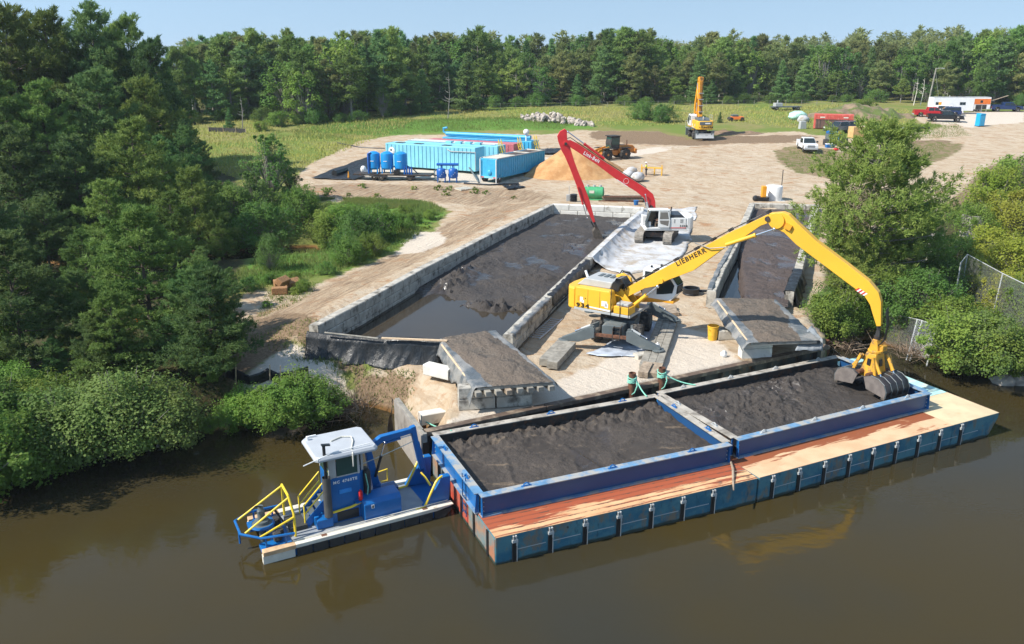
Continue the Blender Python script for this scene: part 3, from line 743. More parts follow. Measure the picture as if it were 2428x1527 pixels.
# mud and standing water in the basins
def frame(P): d = P[-1] - P[0]; a = math.atan2(d.y, d.x); return P[0], a, math.hypot(d.x, d.y)
BED = [G(x, y, 2.3)[:2] for x, y in ((1000, 712), (1036, 697), (1072, 712), (1108, 722), (1140, 735), (1173, 733), (1210, 727), (1254, 733), (1300, 770))]
def basin():
    o, a, L = frame(WALL_M); c, s = math.cos(a), math.sin(a)
    S = np.linspace(-1.5, 43.3, 230); N = np.linspace(-.25, 12.6, 80); SS, NN = np.meshgrid(S, N)
    X = o.x + SS * c - NN * s; Y = o.y + SS * s + NN * c
    poly = [tuple(p) for p in BED] + [(16, 62), (26, 92), (-4, 98), (-14, 66)]
    sd_ = sdpoly(X, Y, poly) + .45 * fbm(X * .7, Y * .7)
    z = 1.9 + sstep(-.7, 1.5, sd_) * (.62 + .35 * sstep(2, 16, sd_)) + sstep(0, 1, sd_) * (.12 * fbm(X * .35, Y * .35) + .07 * fbm(X * 1.6, Y * 1.6, 5))
    # heap along the left of the mud front, ridge in the middle, shallow channel
    def heap(px, py, r1, r2, ang, h):
        p = G(px, py, 2.7); dx, dy = X - p.x, Y - p.y; ca, sa = math.cos(ang), math.sin(ang)
        u, v = dx * ca + dy * sa, -dx * sa + dy * ca
        return h * np.exp(-(u / r1) ** 2 - (v / r2) ** 2) * (.75 + .9 * fbm(X * 1.5, Y * 1.5, 5) + .7 * fbm(X * 4, Y * 4))
    z = z + heap(1075, 668, 3.4, 1.2, rad(75), .55) + heap(1150, 716, 3.2, .9, rad(-8), .5) + heap(1215, 722, 1.6, .8, rad(0), .45)
    z = z + heap(1250, 660, 2.6, .7, rad(12), .4) + heap(1110, 640, 2.5, .8, rad(60), .3)
    p = G(1155, 672, 2.6)
    z = z - .0 * X
    mb = MB(); mb.grid([[(X[j, i], Y[j, i], z[j, i]) for i in range(len(S))] for j in range(len(N))])
    tag(mb.build('basin_mud', m_mud, smooth=True), kind='stuff')
    mb = MB(); mb.grid([[(o.x + ss * c - nn * s, o.y + ss * s + nn * c, 2.28) for ss in (-2.2, 5, 12, 19)] for nn in (-.3, 4, 8, 12.4)])
    tag(mb.build('basin_water', water_mat('basin_water', (.055, .042, .026), (.035, .030, .024), .02, .8, .05)), kind='structure')
basin()
def basin_r():
    o, a, L = frame(WALL_R); c, s = math.cos(a), math.sin(a)
    U = np.linspace(0, 1, 160); Vv = np.linspace(.0, 1, 60); X = np.zeros((60, 160)); Y = np.zeros((60, 160))
    LR, L2 = polylen(WALL_R)[-1], polylen(WALL_R2)[-1]; dn0 = Vector((c, s, 0)) * -3
    for i, u in enumerate(U):
        p = along(WALL_R, (u * 1.04 - .04) * LR)[0] + dn0 * (u == 0); q = along(WALL_R2, (u * 1.04 - .04) * L2)[0] + dn0 * (u == 0) * .6
        for j, v in enumerate(Vv): X[j, i] = p.x + (q.x - p.x) * v; Y[j, i] = p.y + (q.y - p.y) * v
    e0, e1 = G(1752, 705, 2.7), G(1743, 575, 2.7)
    ed = (X - e0.x) * (e1.y - e0.y) - (Y - e0.y) * (e1.x - e0.x); ed = ed / (e1 - e0).length + .15 * fbm(X, Y)
    z = 1.6 + sstep(-.15, .5, ed) * 1.2 + .10 * fbm(X * .5, Y * .5) + .05 * fbm(X * 2, Y * 2, 5)
    mb = MB(); mb.grid([[(X[j, i], Y[j, i], z[j, i]) for i in range(160)] for j in range(59, -1, -1)])
    tag(mb.build('basin_mud', m_mud2, smooth=True), kind='stuff')
    mb = MB(); mb.grid([[(o.x + ss * c - nn * s, o.y + ss * s + nn * c, 2.12) for ss in (-2, 25)] for nn in (.28, -4)][::-1])
    tag(mb.build('basin_water', water_mat('dark_basin_water', (.012, .014, .016), (.02, .02, .02), .05, .8, .04)), kind='structure')
basin_r()

# liners and fabric over the walls
def drape(name, label, P, s0, s1, zt, prof, m, ns=70, wr=.05, seed=0, cat='liner', lift=.02, ragged=.25):
    """cloth over a wall: prof = list of (across, down) from the basin side over the top to the yard side"""
    rows = []
    for i in range(ns + 1):
        u = i / ns; p, d = along(P, s0 + (s1 - s0) * u); nrm = Vector((d.y, -d.x, 0)); row = []     # + = right of travel
        for j, (n_, dz) in enumerate(prof):
            e = j in (0, len(prof) - 1)
            w1 = float(fbm(i * .23 + seed, j * .5 + seed)) * wr
            q = p + nrm * (n_ + w1 * (1 if abs(dz) > .02 else .3)); q.z = zt + lift + dz + (w1 * .4 if abs(dz) < .02 else 0) + (ragged * float(fbm(i * .35 + seed * 3, j + 1)) if e else 0)
            row.append(q)
        rows.append(row)
    mb = MB(); mb.grid(rows); o = mb.build(name, m, smooth=True, solid=.012); return tag(o, label, cat)
LM = polylen(WALL_M)[-1]
def overtop(wd, left, right): return [(-wd / 2 - .05, -left), (-wd / 2 - .04, -left * .5), (-wd / 2 - .02, -.03), (-wd / 2 + .1, 0), (0, .012), (wd / 2 - .1, 0), (wd / 2 + .02, -.03), (wd / 2 + .05, -right * .35), (wd / 2 + .08, -right * .7), (wd / 2 + .1, -right)]
drape('wall_liner', 'black liner draped over the wall beside the material handler', WALL_M, 8.5, 19.2, 3.4, [(-.05, .03), (.05, .02), (.25, 0), (.33, -.04), (.37, -.25), (.42, -.5), (.44, -.7)], m_liner, 60, .1, 3)
drape('wall_liner', 'dusty liner strip on the near end of the wall behind the aluminium ladder', WALL_M, .3, 8.0, 3.4, [(-.02, .02), (.1, .015), (.28, 0), (.33, -.04), (.36, -.22)], m_liner2, 45, .08, 8)
drape('wall_liner', 'black liner on the wall behind the white machine cab', WALL_R, .2, 18, 3.4, [(-.43, -.5), (-.38, -.3), (-.35, -.05), (-.28, .01), (-.05, .02), (.02, .015)], m_liner2, 60, .1, 12)
drape('wall_liner', 'black pleated liner over the wall end beside the pine trunk', WALL_R2, -1, 6.5, 3.4, [(-.35, -.2), (-.32, 0), (0, .03), (.33, 0), (.45, -.3), (.6, -.8), (.7, -1.3)], m_liner, 70, .22, 21)
# white geotextile from the wall top down over the yard round the tracked excavator
def geotextile():
    rows = []; ns = 90
    s0 = 20.2
    for i in range(ns + 1):
        u = i / ns; p, d = along(WALL_M, s0 + (LM - s0) * u); nrm = Vector((d.y, -d.x, 0)); row = []
        wide = 5.0 * float(sstep(-.1, .16, np.array(u))) + .7 * float(fbm(u * 5, 3.0)); wide = wide * (1 if u < .55 else 1 - .28 * (u - .55) / .45)
        for j in range(34):
            t = j / 33
            w1 = float(fbm(u * 26, t * 9, 4)); w2 = float(fbm(u * 60, t * 5 + 9, 3))
            if j < 4: n_ = -.34 + .2 * j; z = 3.42 + .03 * w1 + (-.25 * (3 - j) / 3 if j < 1 else 0)
            elif j < 13: k = (j - 3) / 10; n_ = .33 + 1.15 * k ** 1.2 + .25 * w1 * k; z = 3.42 - k ** .75 * (3.42 - f0(p.y) - .12) + .16 * w2 * (1 - k) + .1 * w1
            else: k = (j - 12) / 21; n_ = 1.4 + wide * k; z = None
            q = p + nrm * n_
            if z is None:
                if u < .12: q -= d * (2.0 * (1 - u / .12) * k * .5)
                z = max(gz(q.x, q.y), float(f0(q.y)) - .02) + .05 + .07 * abs(w1) + .05 * abs(w2) - .06 * (j == 33)
            q.z = z; row.append(q)
        rows.append(row)
    mb = MB(); mb.grid(rows); o = mb.build('geotextile', m_geo, smooth=True, solid=.01)
    tag(o, 'white geotextile sheet draped off the wall and spread under the white excavator', 'fabric')
geotextile()
def gsheet(name, label, px, m, dz=.05, wr=.06, cat='sheet', n=26):
    P = [T(*p) for p in px]; a, b, c, d = P; rows = []
    for i in range(n + 1):
        row = []
        for j in range(n + 1):
            u, v = i / n, j / n; q = (a * (1 - u) + b * u) * (1 - v) + (d * (1 - u) + c * u) * v
            e = float(fbm(u * 5 + px[0][0], v * 5)); q.x += .5 * e * (1 if i in (0, n) or j in (0, n) else .3); q.y += .4 * float(fbm(u * 6 + 5, v * 6 + px[0][1]))
            q.z = max(gz(q.x, q.y), float(f0(q.y)) - .05) + dz + wr * abs(float(fbm(u * 8 + 2, v * 8))); row.append(q)
        rows.append(row)
    mb = MB(); mb.grid(rows); return tag(mb.build(name, m, smooth=True, solid=.01), label, cat)
gsheet('geotextile', 'white fabric patch spread on the sand behind the white excavator', [(1545, 494), (1650, 491), (1655, 522), (1590, 528)], m_geo, cat='fabric')
gsheet('plastic_sheet', 'crumpled plastic sheet on the ground under the outriggers', [(1400, 845), (1560, 850), (1590, 770), (1500, 760)], mat('blueish_film', (.42, .46, .52), .35, var=.2), .06, .1)

# front bund of the left basin: black liner over a frame with a pole along the top
fa, fb_ = WALL_L[0] + Vector((-.3, -.6, 0)), G(1043, 806, 3.5)
ft = thing('liner_bund', 'black liner bund with a lumber rail closing the near end of the left mud basin', 'bund', (fa.x, fa.y, 0), math.atan2(fb_.y - fa.y, fb_.x - fa.x))
Lf = math.hypot(fb_.x - fa.x, fb_.y - fa.y)
rows = []
for i in range(71):
    u = i / 70; row = []
    sag = -.16 * math.sin(math.pi * min(1, u * 1.3)) + .06 * float(fbm(u * 12, 1))
    base = 1.9 - .25 * u
    for j in range(16):
        v = j / 15; zt = 3.55 + sag
        fold = (.22 * float(fbm(u * 11 + v * 1.5, 4)) + .12 * float(fbm(u * 30 + v * 2, 8))) * v
        row.append((Lf * u, .25 - .25 * min(1, v * 5) - .55 * v * v + fold, zt + (.03 if j else -.08) - (zt - base) * v ** .95))
    rows.append(row)
mb = MB(); mb.grid(rows); mb.build('liner', m_liner, ft, smooth=True, solid=.012)
mb = MB(); mb.tube([(1.2, -.1, 3.55), (4.4, -.12, 3.40)], .055, 7); mb.build('rail', m_wood2, ft)
mb = MB(); mb.beam((4.6, -.14, 3.45), (8.4, -.1, 3.52), .16, .07); mb.build('rail', m_wood3, ft)

# ---------------------------------------------------------------- unloading ramps
def ramp(name, label, c, poles, tarpm, mudm, front, skirt, mudl=.16):
    """c: back-left, back-right, front-right, front-left, as points in the place"""
    o = (c[0] + c[1] + c[2] + c[3]) / 4; t = thing(name, label, 'ramp', (o.x, o.y, 0)); o = Vector((o.x, o.y, 0)); c = [p - o for p in c]
    B = lambda u, v: (c[0] * (1 - u) + c[1] * u) * (1 - v) + (c[3] * (1 - u) + c[2] * u) * v
    mb = MB(); n = 14
    pl = None
    for k in range(n):
        v0, v1 = k / n + .004, (k + 1) / n - .004
        mb = MB(); q = [B(.02, v0), B(.98, v0), B(.98, v1), B(.02, v1)]
        mb.hexa([p + Vector((0, 0, -.2)) for p in (q[3], q[2], q[1], q[0])] + [p + Vector((0, 0, -.06)) for p in (q[3], q[2], q[1], q[0])]); mb.build('plank', m_wood2, t)
    rows = []
    for i in range(41):
        row = []
        for j in range(31):
            u, v = j / 30, i / 40; q = B(u, v); q.z += -.02 + .03 * float(fbm(u * 9, v * 9)) ; row.append(q)
        L_ = B(0, i / 40); R_ = B(1, i / 40); out = (L_ - R_).normalized()
        sk = []
        for k in range(1, 8):
            w_ = k / 7; q = L_ + out * (.08 + skirt[1] * w_ + .1 * float(fbm(i * .3, k * .4))); q.z = L_.z - skirt[0] * w_ * (.85 + .5 * float(fbm(i * .16, 2))); sk.append(q)
        row = sk[::-1] + row
        sk = []
        for k in range(1, 5):
            w_ = k / 4; q = R_ - out * (.06 + .1 * w_); q.z = R_.z - .35 * w_ * (1 + float(fbm(i * .3, 9))); sk.append(q)
        rows.append(row + sk)
    mb = MB(); mb.grid(rows); mb.build('tarp', tarpm, t, smooth=True, solid=.012)
    rows = []
    for i in range(71):
        row = []
        for j in range(51):
            u, v = j / 50, i / 70
            lo, hi = front[0] + (front[1] - front[0]) * v, front[2] + (front[3] - front[2]) * v
            ed = min(u - lo, hi - u, (v - front[4]) * 1.0, 1.0 - v + .02) * 5 + .35 * float(fbm(u * 7, v * 9))
            q = B(u, v); q.z += .0 + mudl * min(1, max(-.35, ed)) + .05 * float(fbm(u * 14, v * 20, 4)) * (ed > 0); row.append(q)
        rows.append(row)
    mb = MB(); mb.grid(rows); tag(mb.build('mud_cover', mudm, t, smooth=True), kind='stuff')
    for a, b in poles:
        mb = MB(); mb.tube([a - o, b - o], .06, 8); mb.build('pole', m_wood3, t, smooth=True)
    return t, o, B
c1 = [G(1043, 802, 3.5), G(1172, 782, 3.35), G(1316, 905, 3.45), G(1128, 918, 3.45)]
m_mudr = mud_mat('drying_mud', (.105, .086, .066), (.17, .13, .095), (.21, .16, .115), .9)
r1, o1, B1 = ramp('unloading_ramp', 'muddy timber unloading ramp with a grey tarp skirt between the two mud basins and barge', c1, [(G(1048, 818, 3.45), G(1122, 917, 3.3))], m_liner2, m_mudr, (.03, .22, .86, .97, -.05), (1.15, .25), .15)
for k, u in enumerate((.02, .14, .27, .40, .55, .68, .81, .95)):
    q = B1(u, 1.0) + o1; q2 = B1(u, .93) + o1
    mb = MB(); d = (q - q2).normalized() * (.55 if k < 4 else .3); mb.beam(q2 - o1 + Vector((0, 0, -.3)), q + d * .5 - o1 + Vector((0, 0, -.3)), .28, .24); mb.build('support_timber', m_wood if k == 3 else m_wood2, r1, bevel=.01)
c2 = [G(1700, 706, 3.5), G(1838, 709, 3.5), G(1942, 806, 3.45), G(1778, 812, 3.45)]
r2, o2, B2 = ramp('unloading_ramp', 'muddy timber unloading ramp with clear tarp edges below the yellow boom elbow', c2, [(G(1702, 714, 3.5), G(1772, 808, 3.4))], m_liner2, m_mudr, (.08, .16, .95, .72, -.02), (.55, .35), .12)
# torn clear sheet hanging over the right front corner of the second ramp
mb = MB(); a, b_, c_ = G(1880, 800, 3.55), G(1950, 806, 3.35), G(1925, 770, 3.5)
rows = [[a.lerp(b_, u) * (1 - v) + (c_.lerp(b_, u)) * v + Vector((0, -.55 * (1 - v) * (1 - u * .6), -.55 * (1 - v) ** 2 + .08 * float(fbm(u * 7, v * 7)))) for u in np.linspace(0, 1, 14)] for v in np.linspace(0, 1, 10)]
mb.grid(rows); tag(mb.build('torn_tarp', tarp_mat('clear_film', (.30, .32, .33), (.16, .16, .15)), smooth=True, solid=.01), 'torn grey film hanging off the front corner of the right ramp', 'tarp')

def loose_block(label, px, py, rz, L=1.83, m=None, dz=0.0, z=None, grp='loose concrete blocks on the quay', w=None):
    p = w if w is not None else T(px, py)
    zz = (gz(p.x, p.y) if z is None else z) + dz
    t = block_obj(L, m or m_block_w, None, (p.x, p.y, zz), rz); t.name = 'concrete_block'; return tag(t, label, 'block', grp)
# blocks under ramp one
ang1 = math.atan2((c1[2] - c1[3]).y, (c1[2] - c1[3]).x)
bc = T(1087, 975); bc.z = 2.06
ux, uy = Vector((math.cos(ang1), math.sin(ang1), 0)), Vector((-math.sin(ang1), math.cos(ang1), 0))
nm = ('lower', 'upper')
for z in (0, 1):
    for k in range(2):
        q = bc + ux * (.93 + 1.86 * k) + uy * .32
        loose_block('%s concrete block at the %s of the left ramp front' % (nm[z], ('left corner', 'middle')[k]), 0, 0, ang1, 1.83, m_block, 0, bc.z + z * .61, w=q, grp='blocks carrying the ramps')
bc2 = T(1757, 851); ang2 = rad(7)
ux, uy = Vector((math.cos(ang2), math.sin(ang2), 0)), Vector((-math.sin(ang2), math.cos(ang2), 0))
for z in (0, 1):
    for k in range(2):
        q = bc2 + ux * (.93 + 1.86 * k) + uy * .32
        loose_block('%s concrete block at the %s of the right ramp front' % (nm[z], ('left corner', 'right')[k]), 0, 0, ang2, 1.83, m_block_w, 0, gz(q.x, q.y) + z * .61 - .02, w=q, grp='blocks carrying the ramps')
    q = T(1745, 822); loose_block('%s concrete block behind the left corner of the right ramp' % nm[z], 0, 0, ang2, 1.2, m_block_w, 0, gz(q.x, q.y) + z * .61 - .02, w=q + Vector((1.2, .8, 0)), grp='blocks carrying the ramps')
q = T(1690, 790); loose_block('grey block on the sand behind the yellow bucket', 1725, 803, rad(2), 1.3, m_block)
loose_block('sunlit cream block leaning at the left side of the left ramp', 1041, 902, rad(-32), 1.7, m_block_w, .25)
loose_block('long pale block lying on the sand by the left corner pile', 1036, 988, rad(24), 1.9, m_block_w, -.1)
loose_block('half buried block between the green roped piles', 1530, 925, rad(24), 1.6, m_block, -.35)

# ---------------------------------------------------------------- small things on the yard
def timber(label, p0, p1, w_, h, z0, m=None, name='timber_mat'):
    p0, p1 = Vector(p0), Vector(p1); mb = MB(); mb.beam((p0.x, p0.y, z0 + h / 2), (p1.x, p1.y, z0 + h / 2), w_, h)
    return tag(mb.build(name, m or m_wood2, bevel=.015), label, 'timber', 'timbers under the outriggers')
def pad(label, a, b, c, z0, n, m, h=.3):
    """a mat of n square timbers: a-b is the length, a-c the width"""
    a, b, c = Vector(a), Vector(b), Vector(c); o = a; t = thing('timber_mat', label, 'timber mat', (a.x, a.y, z0), 0, 'timber mats under the outriggers')
    W_ = (c - a).length / n; wd = (c - a).normalized()
    for k in range(n):
        s_ = wd * (W_ * (k + .5)); e = .12 * (random.random() - .5)
        dd = (b - a).normalized() * e
        mb = MB(); mb.beam(s_ + dd + Vector((0, 0, h / 2)), b - a + s_ + dd + Vector((0, 0, h / 2)), W_ - .02, h); o_ = mb.build('timber', m, t, bevel=.012)
    return t
zA = 2.14
pad('pair of thick grey timbers under the near left outrigger foot', T(1318, 882), T(1362, 832), T(1282, 868), zA, 2, m_wood2, .42)
pad('long grey timber mat under the right outrigger feet', T(1570, 878), T(1608, 762), T(1515, 874), zA, 3, m_wood2, .3)
pad('short timber blocks stacked at the near end of the long timber mat', T(1560, 905), T(1572, 880), T(1512, 898), zA - .06, 2, m_wood, .34)
pad('small brown timber block pad on the sand right of the blue hydraulic tank', T(1567, 752), T(1608, 750), T(1562, 733), zA, 4, m_wood, .22)
p = T(1252, 803); q = T(1308, 754)
lt = thing('ladder', 'aluminium ladder lying on the sand beside the middle block wall', 'ladder', (p.x, p.y, gz(p.x, p.y) + .05), math.atan2(q.y - p.y, q.x - p.x)); L_ = (q - p).length
st = MB(); st.bb(0, L_, -.03, .03, 0, .08); st = st.build('stile', m_alu, lt); share(st, (0, -.75, 0))
rg = None
for k in range(11):
    if rg is None: mb = MB(); mb.bb(-.03, .03, -.72, -.03, .02, .06); rg = mb.build('rung', m_alu, lt, (.2, 0, 0))
    else: share(rg, (.2 + k * (L_ - .4) / 10, 0, 0))
p = T(1689, 805); t = thing('bucket', 'tall yellow plastic bucket on the sand by the right ramp', 'bucket', p)
mb = MB(); mb.lathe([(.27, 0), (.34, .85), (.36, .85), (.36, .9), (.32, .9), (.3, .3)], n=18); mb.build('pail', mat('bucket_yellow', (.75, .42, .03), .45), t, smooth=True)
mb = MB(); mb.tube([(.34 * math.cos(a), .34 * math.sin(a) * .3 - .33, .82 - .25 * math.sin(a)) for a in np.linspace(0, math.pi, 9)], .012, 5); mb.build('handle', m_steel, t)
p = T(1638, 697); t = thing('pipe_ring', 'short black corrugated pipe ring standing on the sand by the white cab', 'pipe ring', p)
mb = MB(); mb.lathe([(.55, 0), (.60, .05), (.57, .12), (.6, .2), (.57, .3), (.6, .4), (.6, .46), (.5, .46), (.5, .02)], n=22); mb.build('ring', m_black, t, smooth=True)
mb = MB(); mb.cyl((.55, .1, .2), (1.2, -.1, .25), .1, n=10); mb.build('stub', m_black, t)
for lab, px, py in (('small white plastic jug standing on the long timber mat', 1556, 840), ('white crumpled rag on the sand left of the right ramp blocks', 1716, 846)):
    p = T(px, py); mb = MB(); mb.ball((0, 0, .16), .2, 10, 7, (1, .8, 1), .35)
    if 'jug' in lab: mb = MB(); mb.box((0, 0, .17), (.3, .22, .34)); mb.cyl((.05, 0, .34), (.05, 0, .42), .05, n=8)
    o = mb.build('jug' if 'jug' in lab else 'rag', m_white, None, (p.x, p.y, p.z + (.3 if 'jug' in lab else 0)), .4, bevel=.02 if 'jug' in lab else 0, smooth=True); tag(o, lab, 'jug' if 'jug' in lab else 'rag')
# silt fence at the left bank
pts = [T(x, y) for x, y in ((535, 893), (560, 905), (590, 912), (620, 908), (640, 902), (665, 905), (700, 904), (730, 897))]
sf = thing('silt_fence', 'sagging black silt fence between the gravel and the bank shrubs', 'fence', pts[0])
rows = [[p - pts[0] + Vector((.1 * math.sin(i), 0, h * (.62 + .12 * math.sin(i * 2.1)))) for i, p in enumerate(pts)] for h in (0, .4, .75, 1)]
mb = MB(); mb.grid(rows); mb.build('fabric', m_liner, sf, smooth=True, solid=.015)
for i in (1, 4, 5):
    mb = MB(); p = pts[i] - pts[0]; mb.beam(p + Vector((0, -.04, -.1)), p + Vector((.1, -.08, .95)), .05, .05); mb.build('stake', m_wood3, sf)
# washed sediment slab and straw bales on the soil track
for lab, px, py, rz, tilt in (('straw bale lying flat in front of the other bales on the track', 664, 697, .2, 0), ('straw bale at the rear left of the bale heap', 668, 678, .5, 0), ('straw bale propped on edge at the right of the bale heap', 695, 678, .9, .5), ('straw bale tipped up on top of the front bale', 672, 686, 1.2, .6)):
    p = T(px, py); mb = MB(); mb.box((0, 0, .26), (1.1, .55, .5), rx=tilt); o = mb.build('straw_bale', mat('straw', (.32, .17, .075), .95, var=.3, vs=12, bump=(40, .8)), None, (p.x, p.y, p.z + (.35 if 'top' in lab else 0)), rz, bevel=.05)
    tag(o, lab, 'bale', 'straw bales beside the track')
# ---------------------------------------------------------------- people
m_skin = mat('skin', (.46, .25, .17), .6, var=.05)
def skinned(name, pts, edges, root, m, parent, sub=1):
    me = bpy.data.meshes.new(name); me.from_pydata([p[:3] for p in pts], edges, []); me.materials.append(m)
    o = bpy.data.objects.new(name, me); col.objects.link(o)
    md = o.modifiers.new('skin', 'SKIN'); sv = me.skin_vertices[0].data
    for i, p in enumerate(pts): sv[i].radius = (p[3], p[4] if len(p) > 4 else p[3]); sv[i].use_root = (i == root)
    md.use_smooth_shade = True; o.modifiers.new('sub', 'SUBSURF').levels = sub; o.modifiers['sub'].render_levels = sub
    o.parent = parent; return o
def person(label, loc, rz, seated, shirt, trousers, hat=None, hair=None):
    t = thing('person', label, 'person', loc, rz)
    if seated:   # hip at .5, facing +x
        hip, kn, ft, sh, el, ha = .50, (.45, .56), (.48, .08), 1.02, (.2, .80), (.42, .72)
    else:
        hip, kn, ft, sh, el, ha = .95, (.03, .5), (0, .07), 1.45, (.08, 1.18), (.30, 1.05)
    P = [(0, 0, hip, .15, .11), (0.02, 0, (hip + sh) / 2, .15, .10), (.03, 0, sh - .04, .17, .10), (.05, 0, sh + .10, .055), (.07, 0, sh + .16, .06)]
    E = [(0, 1), (1, 2), (2, 3), (3, 4)]
    for s_ in (-1, 1):
        n = len(P); P += [(.02, s_ * .19, sh - .02, .06), (el[0], s_ * .25, el[1], .045), (ha[0], s_ * .2, ha[1], .035), (ha[0] + .08, s_ * .19, ha[1], .035)]
        E += [(2, n), (n, n + 1), (n + 1, n + 2), (n + 2, n + 3)]
        n = len(P); P += [(.02, s_ * .1, hip - .06, .095), (kn[0], s_ * .12, kn[1], .07), (ft[0], s_ * .12, ft[1] + .03, .05), (ft[0] + .16, s_ * .12, ft[1], .045)]
        E += [(0, n), (n, n + 1), (n + 1, n + 2), (n + 2, n + 3)]
    skinned('body', P, E, 0, m_skin, t)
    mb = MB(); hz = sh + .24; mb.ball((.08, 0, hz), .11, 12, 8, (1, .82, 1.18)); mb.ball((.19, 0, hz - .01), .022, 6, 4)
    for s_ in (-1, 1): mb.ball((.075, s_ * .095, hz), .025, 6, 4, (1, .5, 1.3))
    mb.build('head', m_skin, t, smooth=True)
    mb = MB()
    for s_ in (-1, 1): mb.ball((.178, s_ * .035, hz + .02), .012, 5, 4)
    mb.ball((.185, 0, hz - .06), .02, 6, 4, (.4, 1.4, .4)); tag(mb.build('face', mat('face_dark', (.12, .05, .04)), t), kind='stuff')
    P2 = [(0, 0, hip + .02, .165, .125), (.02, 0, (hip + sh) / 2, .165, .115), (.03, 0, sh - .03, .185, .115)]; E2 = [(0, 1), (1, 2)]
    for s_ in (-1, 1):
        n = len(P2); P2 += [(.02, s_ * .2, sh - .02, .075), (.02 + (el[0] - .02) * .8, s_ * .24, sh + (el[1] - sh) * .8, .062)]; E2 += [(2, n), (n, n + 1)]
    skinned('shirt', P2, E2, 0, shirt, t)
    P3 = [(0, 0, hip + .03, .155, .12)]; E3 = []
    for s_ in (-1, 1):
        n = len(P3); P3 += [(.02, s_ * .1, hip - .06, .105), (kn[0], s_ * .12, kn[1], .082), (ft[0], s_ * .12, ft[1] + .07, .07)]; E3 += [(0, n), (n, n + 1), (n + 1, n + 2)]
    skinned('trousers', P3, E3, 0, trousers, t)
    mb = MB()
    if hat: mb.ball((.07, 0, hz + .05), .135, 14, 8, (1.1, .95, .85)); mb.cyl((.09, 0, hz + .04), (.09, 0, hz + .055), .165, n=14); mb.build('hard_hat', hat, t, smooth=True)
    else: mb.ball((.06, 0, hz + .035), .115, 12, 7, (1, .9, 1.1)); mb.build('hair', hair, t, smooth=True)
    for s_ in (-1, 1):
        mb = MB(); mb.ball((ft[0] + .07, s_ * .12, ft[1] - .02), .06, 8, 5, (2.1, .85, .8)); mb.build('boot', m_rubber, t, smooth=True)
    return t

def wheel(parent, loc, R, W, rimm, rz=0.0, lugs=True, name='wheel', n=24):
    mb = MB(); mb.lathe([(R * .58, -W / 2), (R * .9, -W / 2), (R * .98, -W * .38), (R, -W * .2), (R, W * .2), (R * .98, W * .38), (R * .9, W / 2), (R * .58, W / 2)], n=n, axis='y')
    if lugs:
        for k in range(18):
            a = 2 * math.pi * k / 18; s_ = 1 if k % 2 else -1
            mb.box((R * 1.0 * math.cos(a), s_ * W * .22, R * 1.0 * math.sin(a)), (R * .09, W * .5, R * .17), ry=-a)
    t = mb.build(name, m_rubber, parent, loc, rz)
    mb = MB(); mb.lathe([(R * .2, -W * .51), (R * .3, -W * .42), (R * .52, -W * .36), (R * .6, -W * .5), (R * .6, W * .5), (R * .52, W * .36), (R * .3, W * .42), (R * .2, W * .51)], n=18, axis='y'); mb.build('rim', rimm, t, smooth=True)
    return t
def cylinder(parent, a, b, r, m, frac=.58, y=0.0, name='hydraulic_cylinder'):
    a, b = Vector((a[0], y, a[1])) if len(a) == 2 else Vector(a), Vector((b[0], y, b[1])) if len(b) == 2 else Vector(b)
    mb = MB(); mb.cyl(a, a.lerp(b, frac), r, n=12); mb.cyl(a.lerp(b, frac - .03), a.lerp(b, frac + .01), r * 1.18, n=12); o = mb.build(name, m, parent, smooth=True)
    mb = MB(); mb.cyl(a.lerp(b, frac), b, r * .5, n=10); mb.ball(b, r * .9, 8, 5); mb.build('rod', m_chrome, o, smooth=True); return o
def hoses(parent, lines, r=.025, name='hose', m=None):
    for pts in lines:
        mb = MB(); mb.tube(pts, r, 6); mb.build(name, m or m_black, parent, smooth=True)
def windowed_box(parent, name, prof, y0, y1, m, glass, side_wins, front=None, inset=.012):
    """a cab: side profile prism with glass panes standing just proud"""
    mb = MB(); mb.prism(prof, y0, y1); o = mb.build(name, m, parent, bevel=.03)
    for k, wv in enumerate(side_wins):
        for yy0, yy1 in ((y0 - inset, y0 - .001), (y1 + .001, y1 + inset)):
            mb = MB(); mb.prism(wv, yy0, yy1); mb.build('side_window', glass, o)
    return o

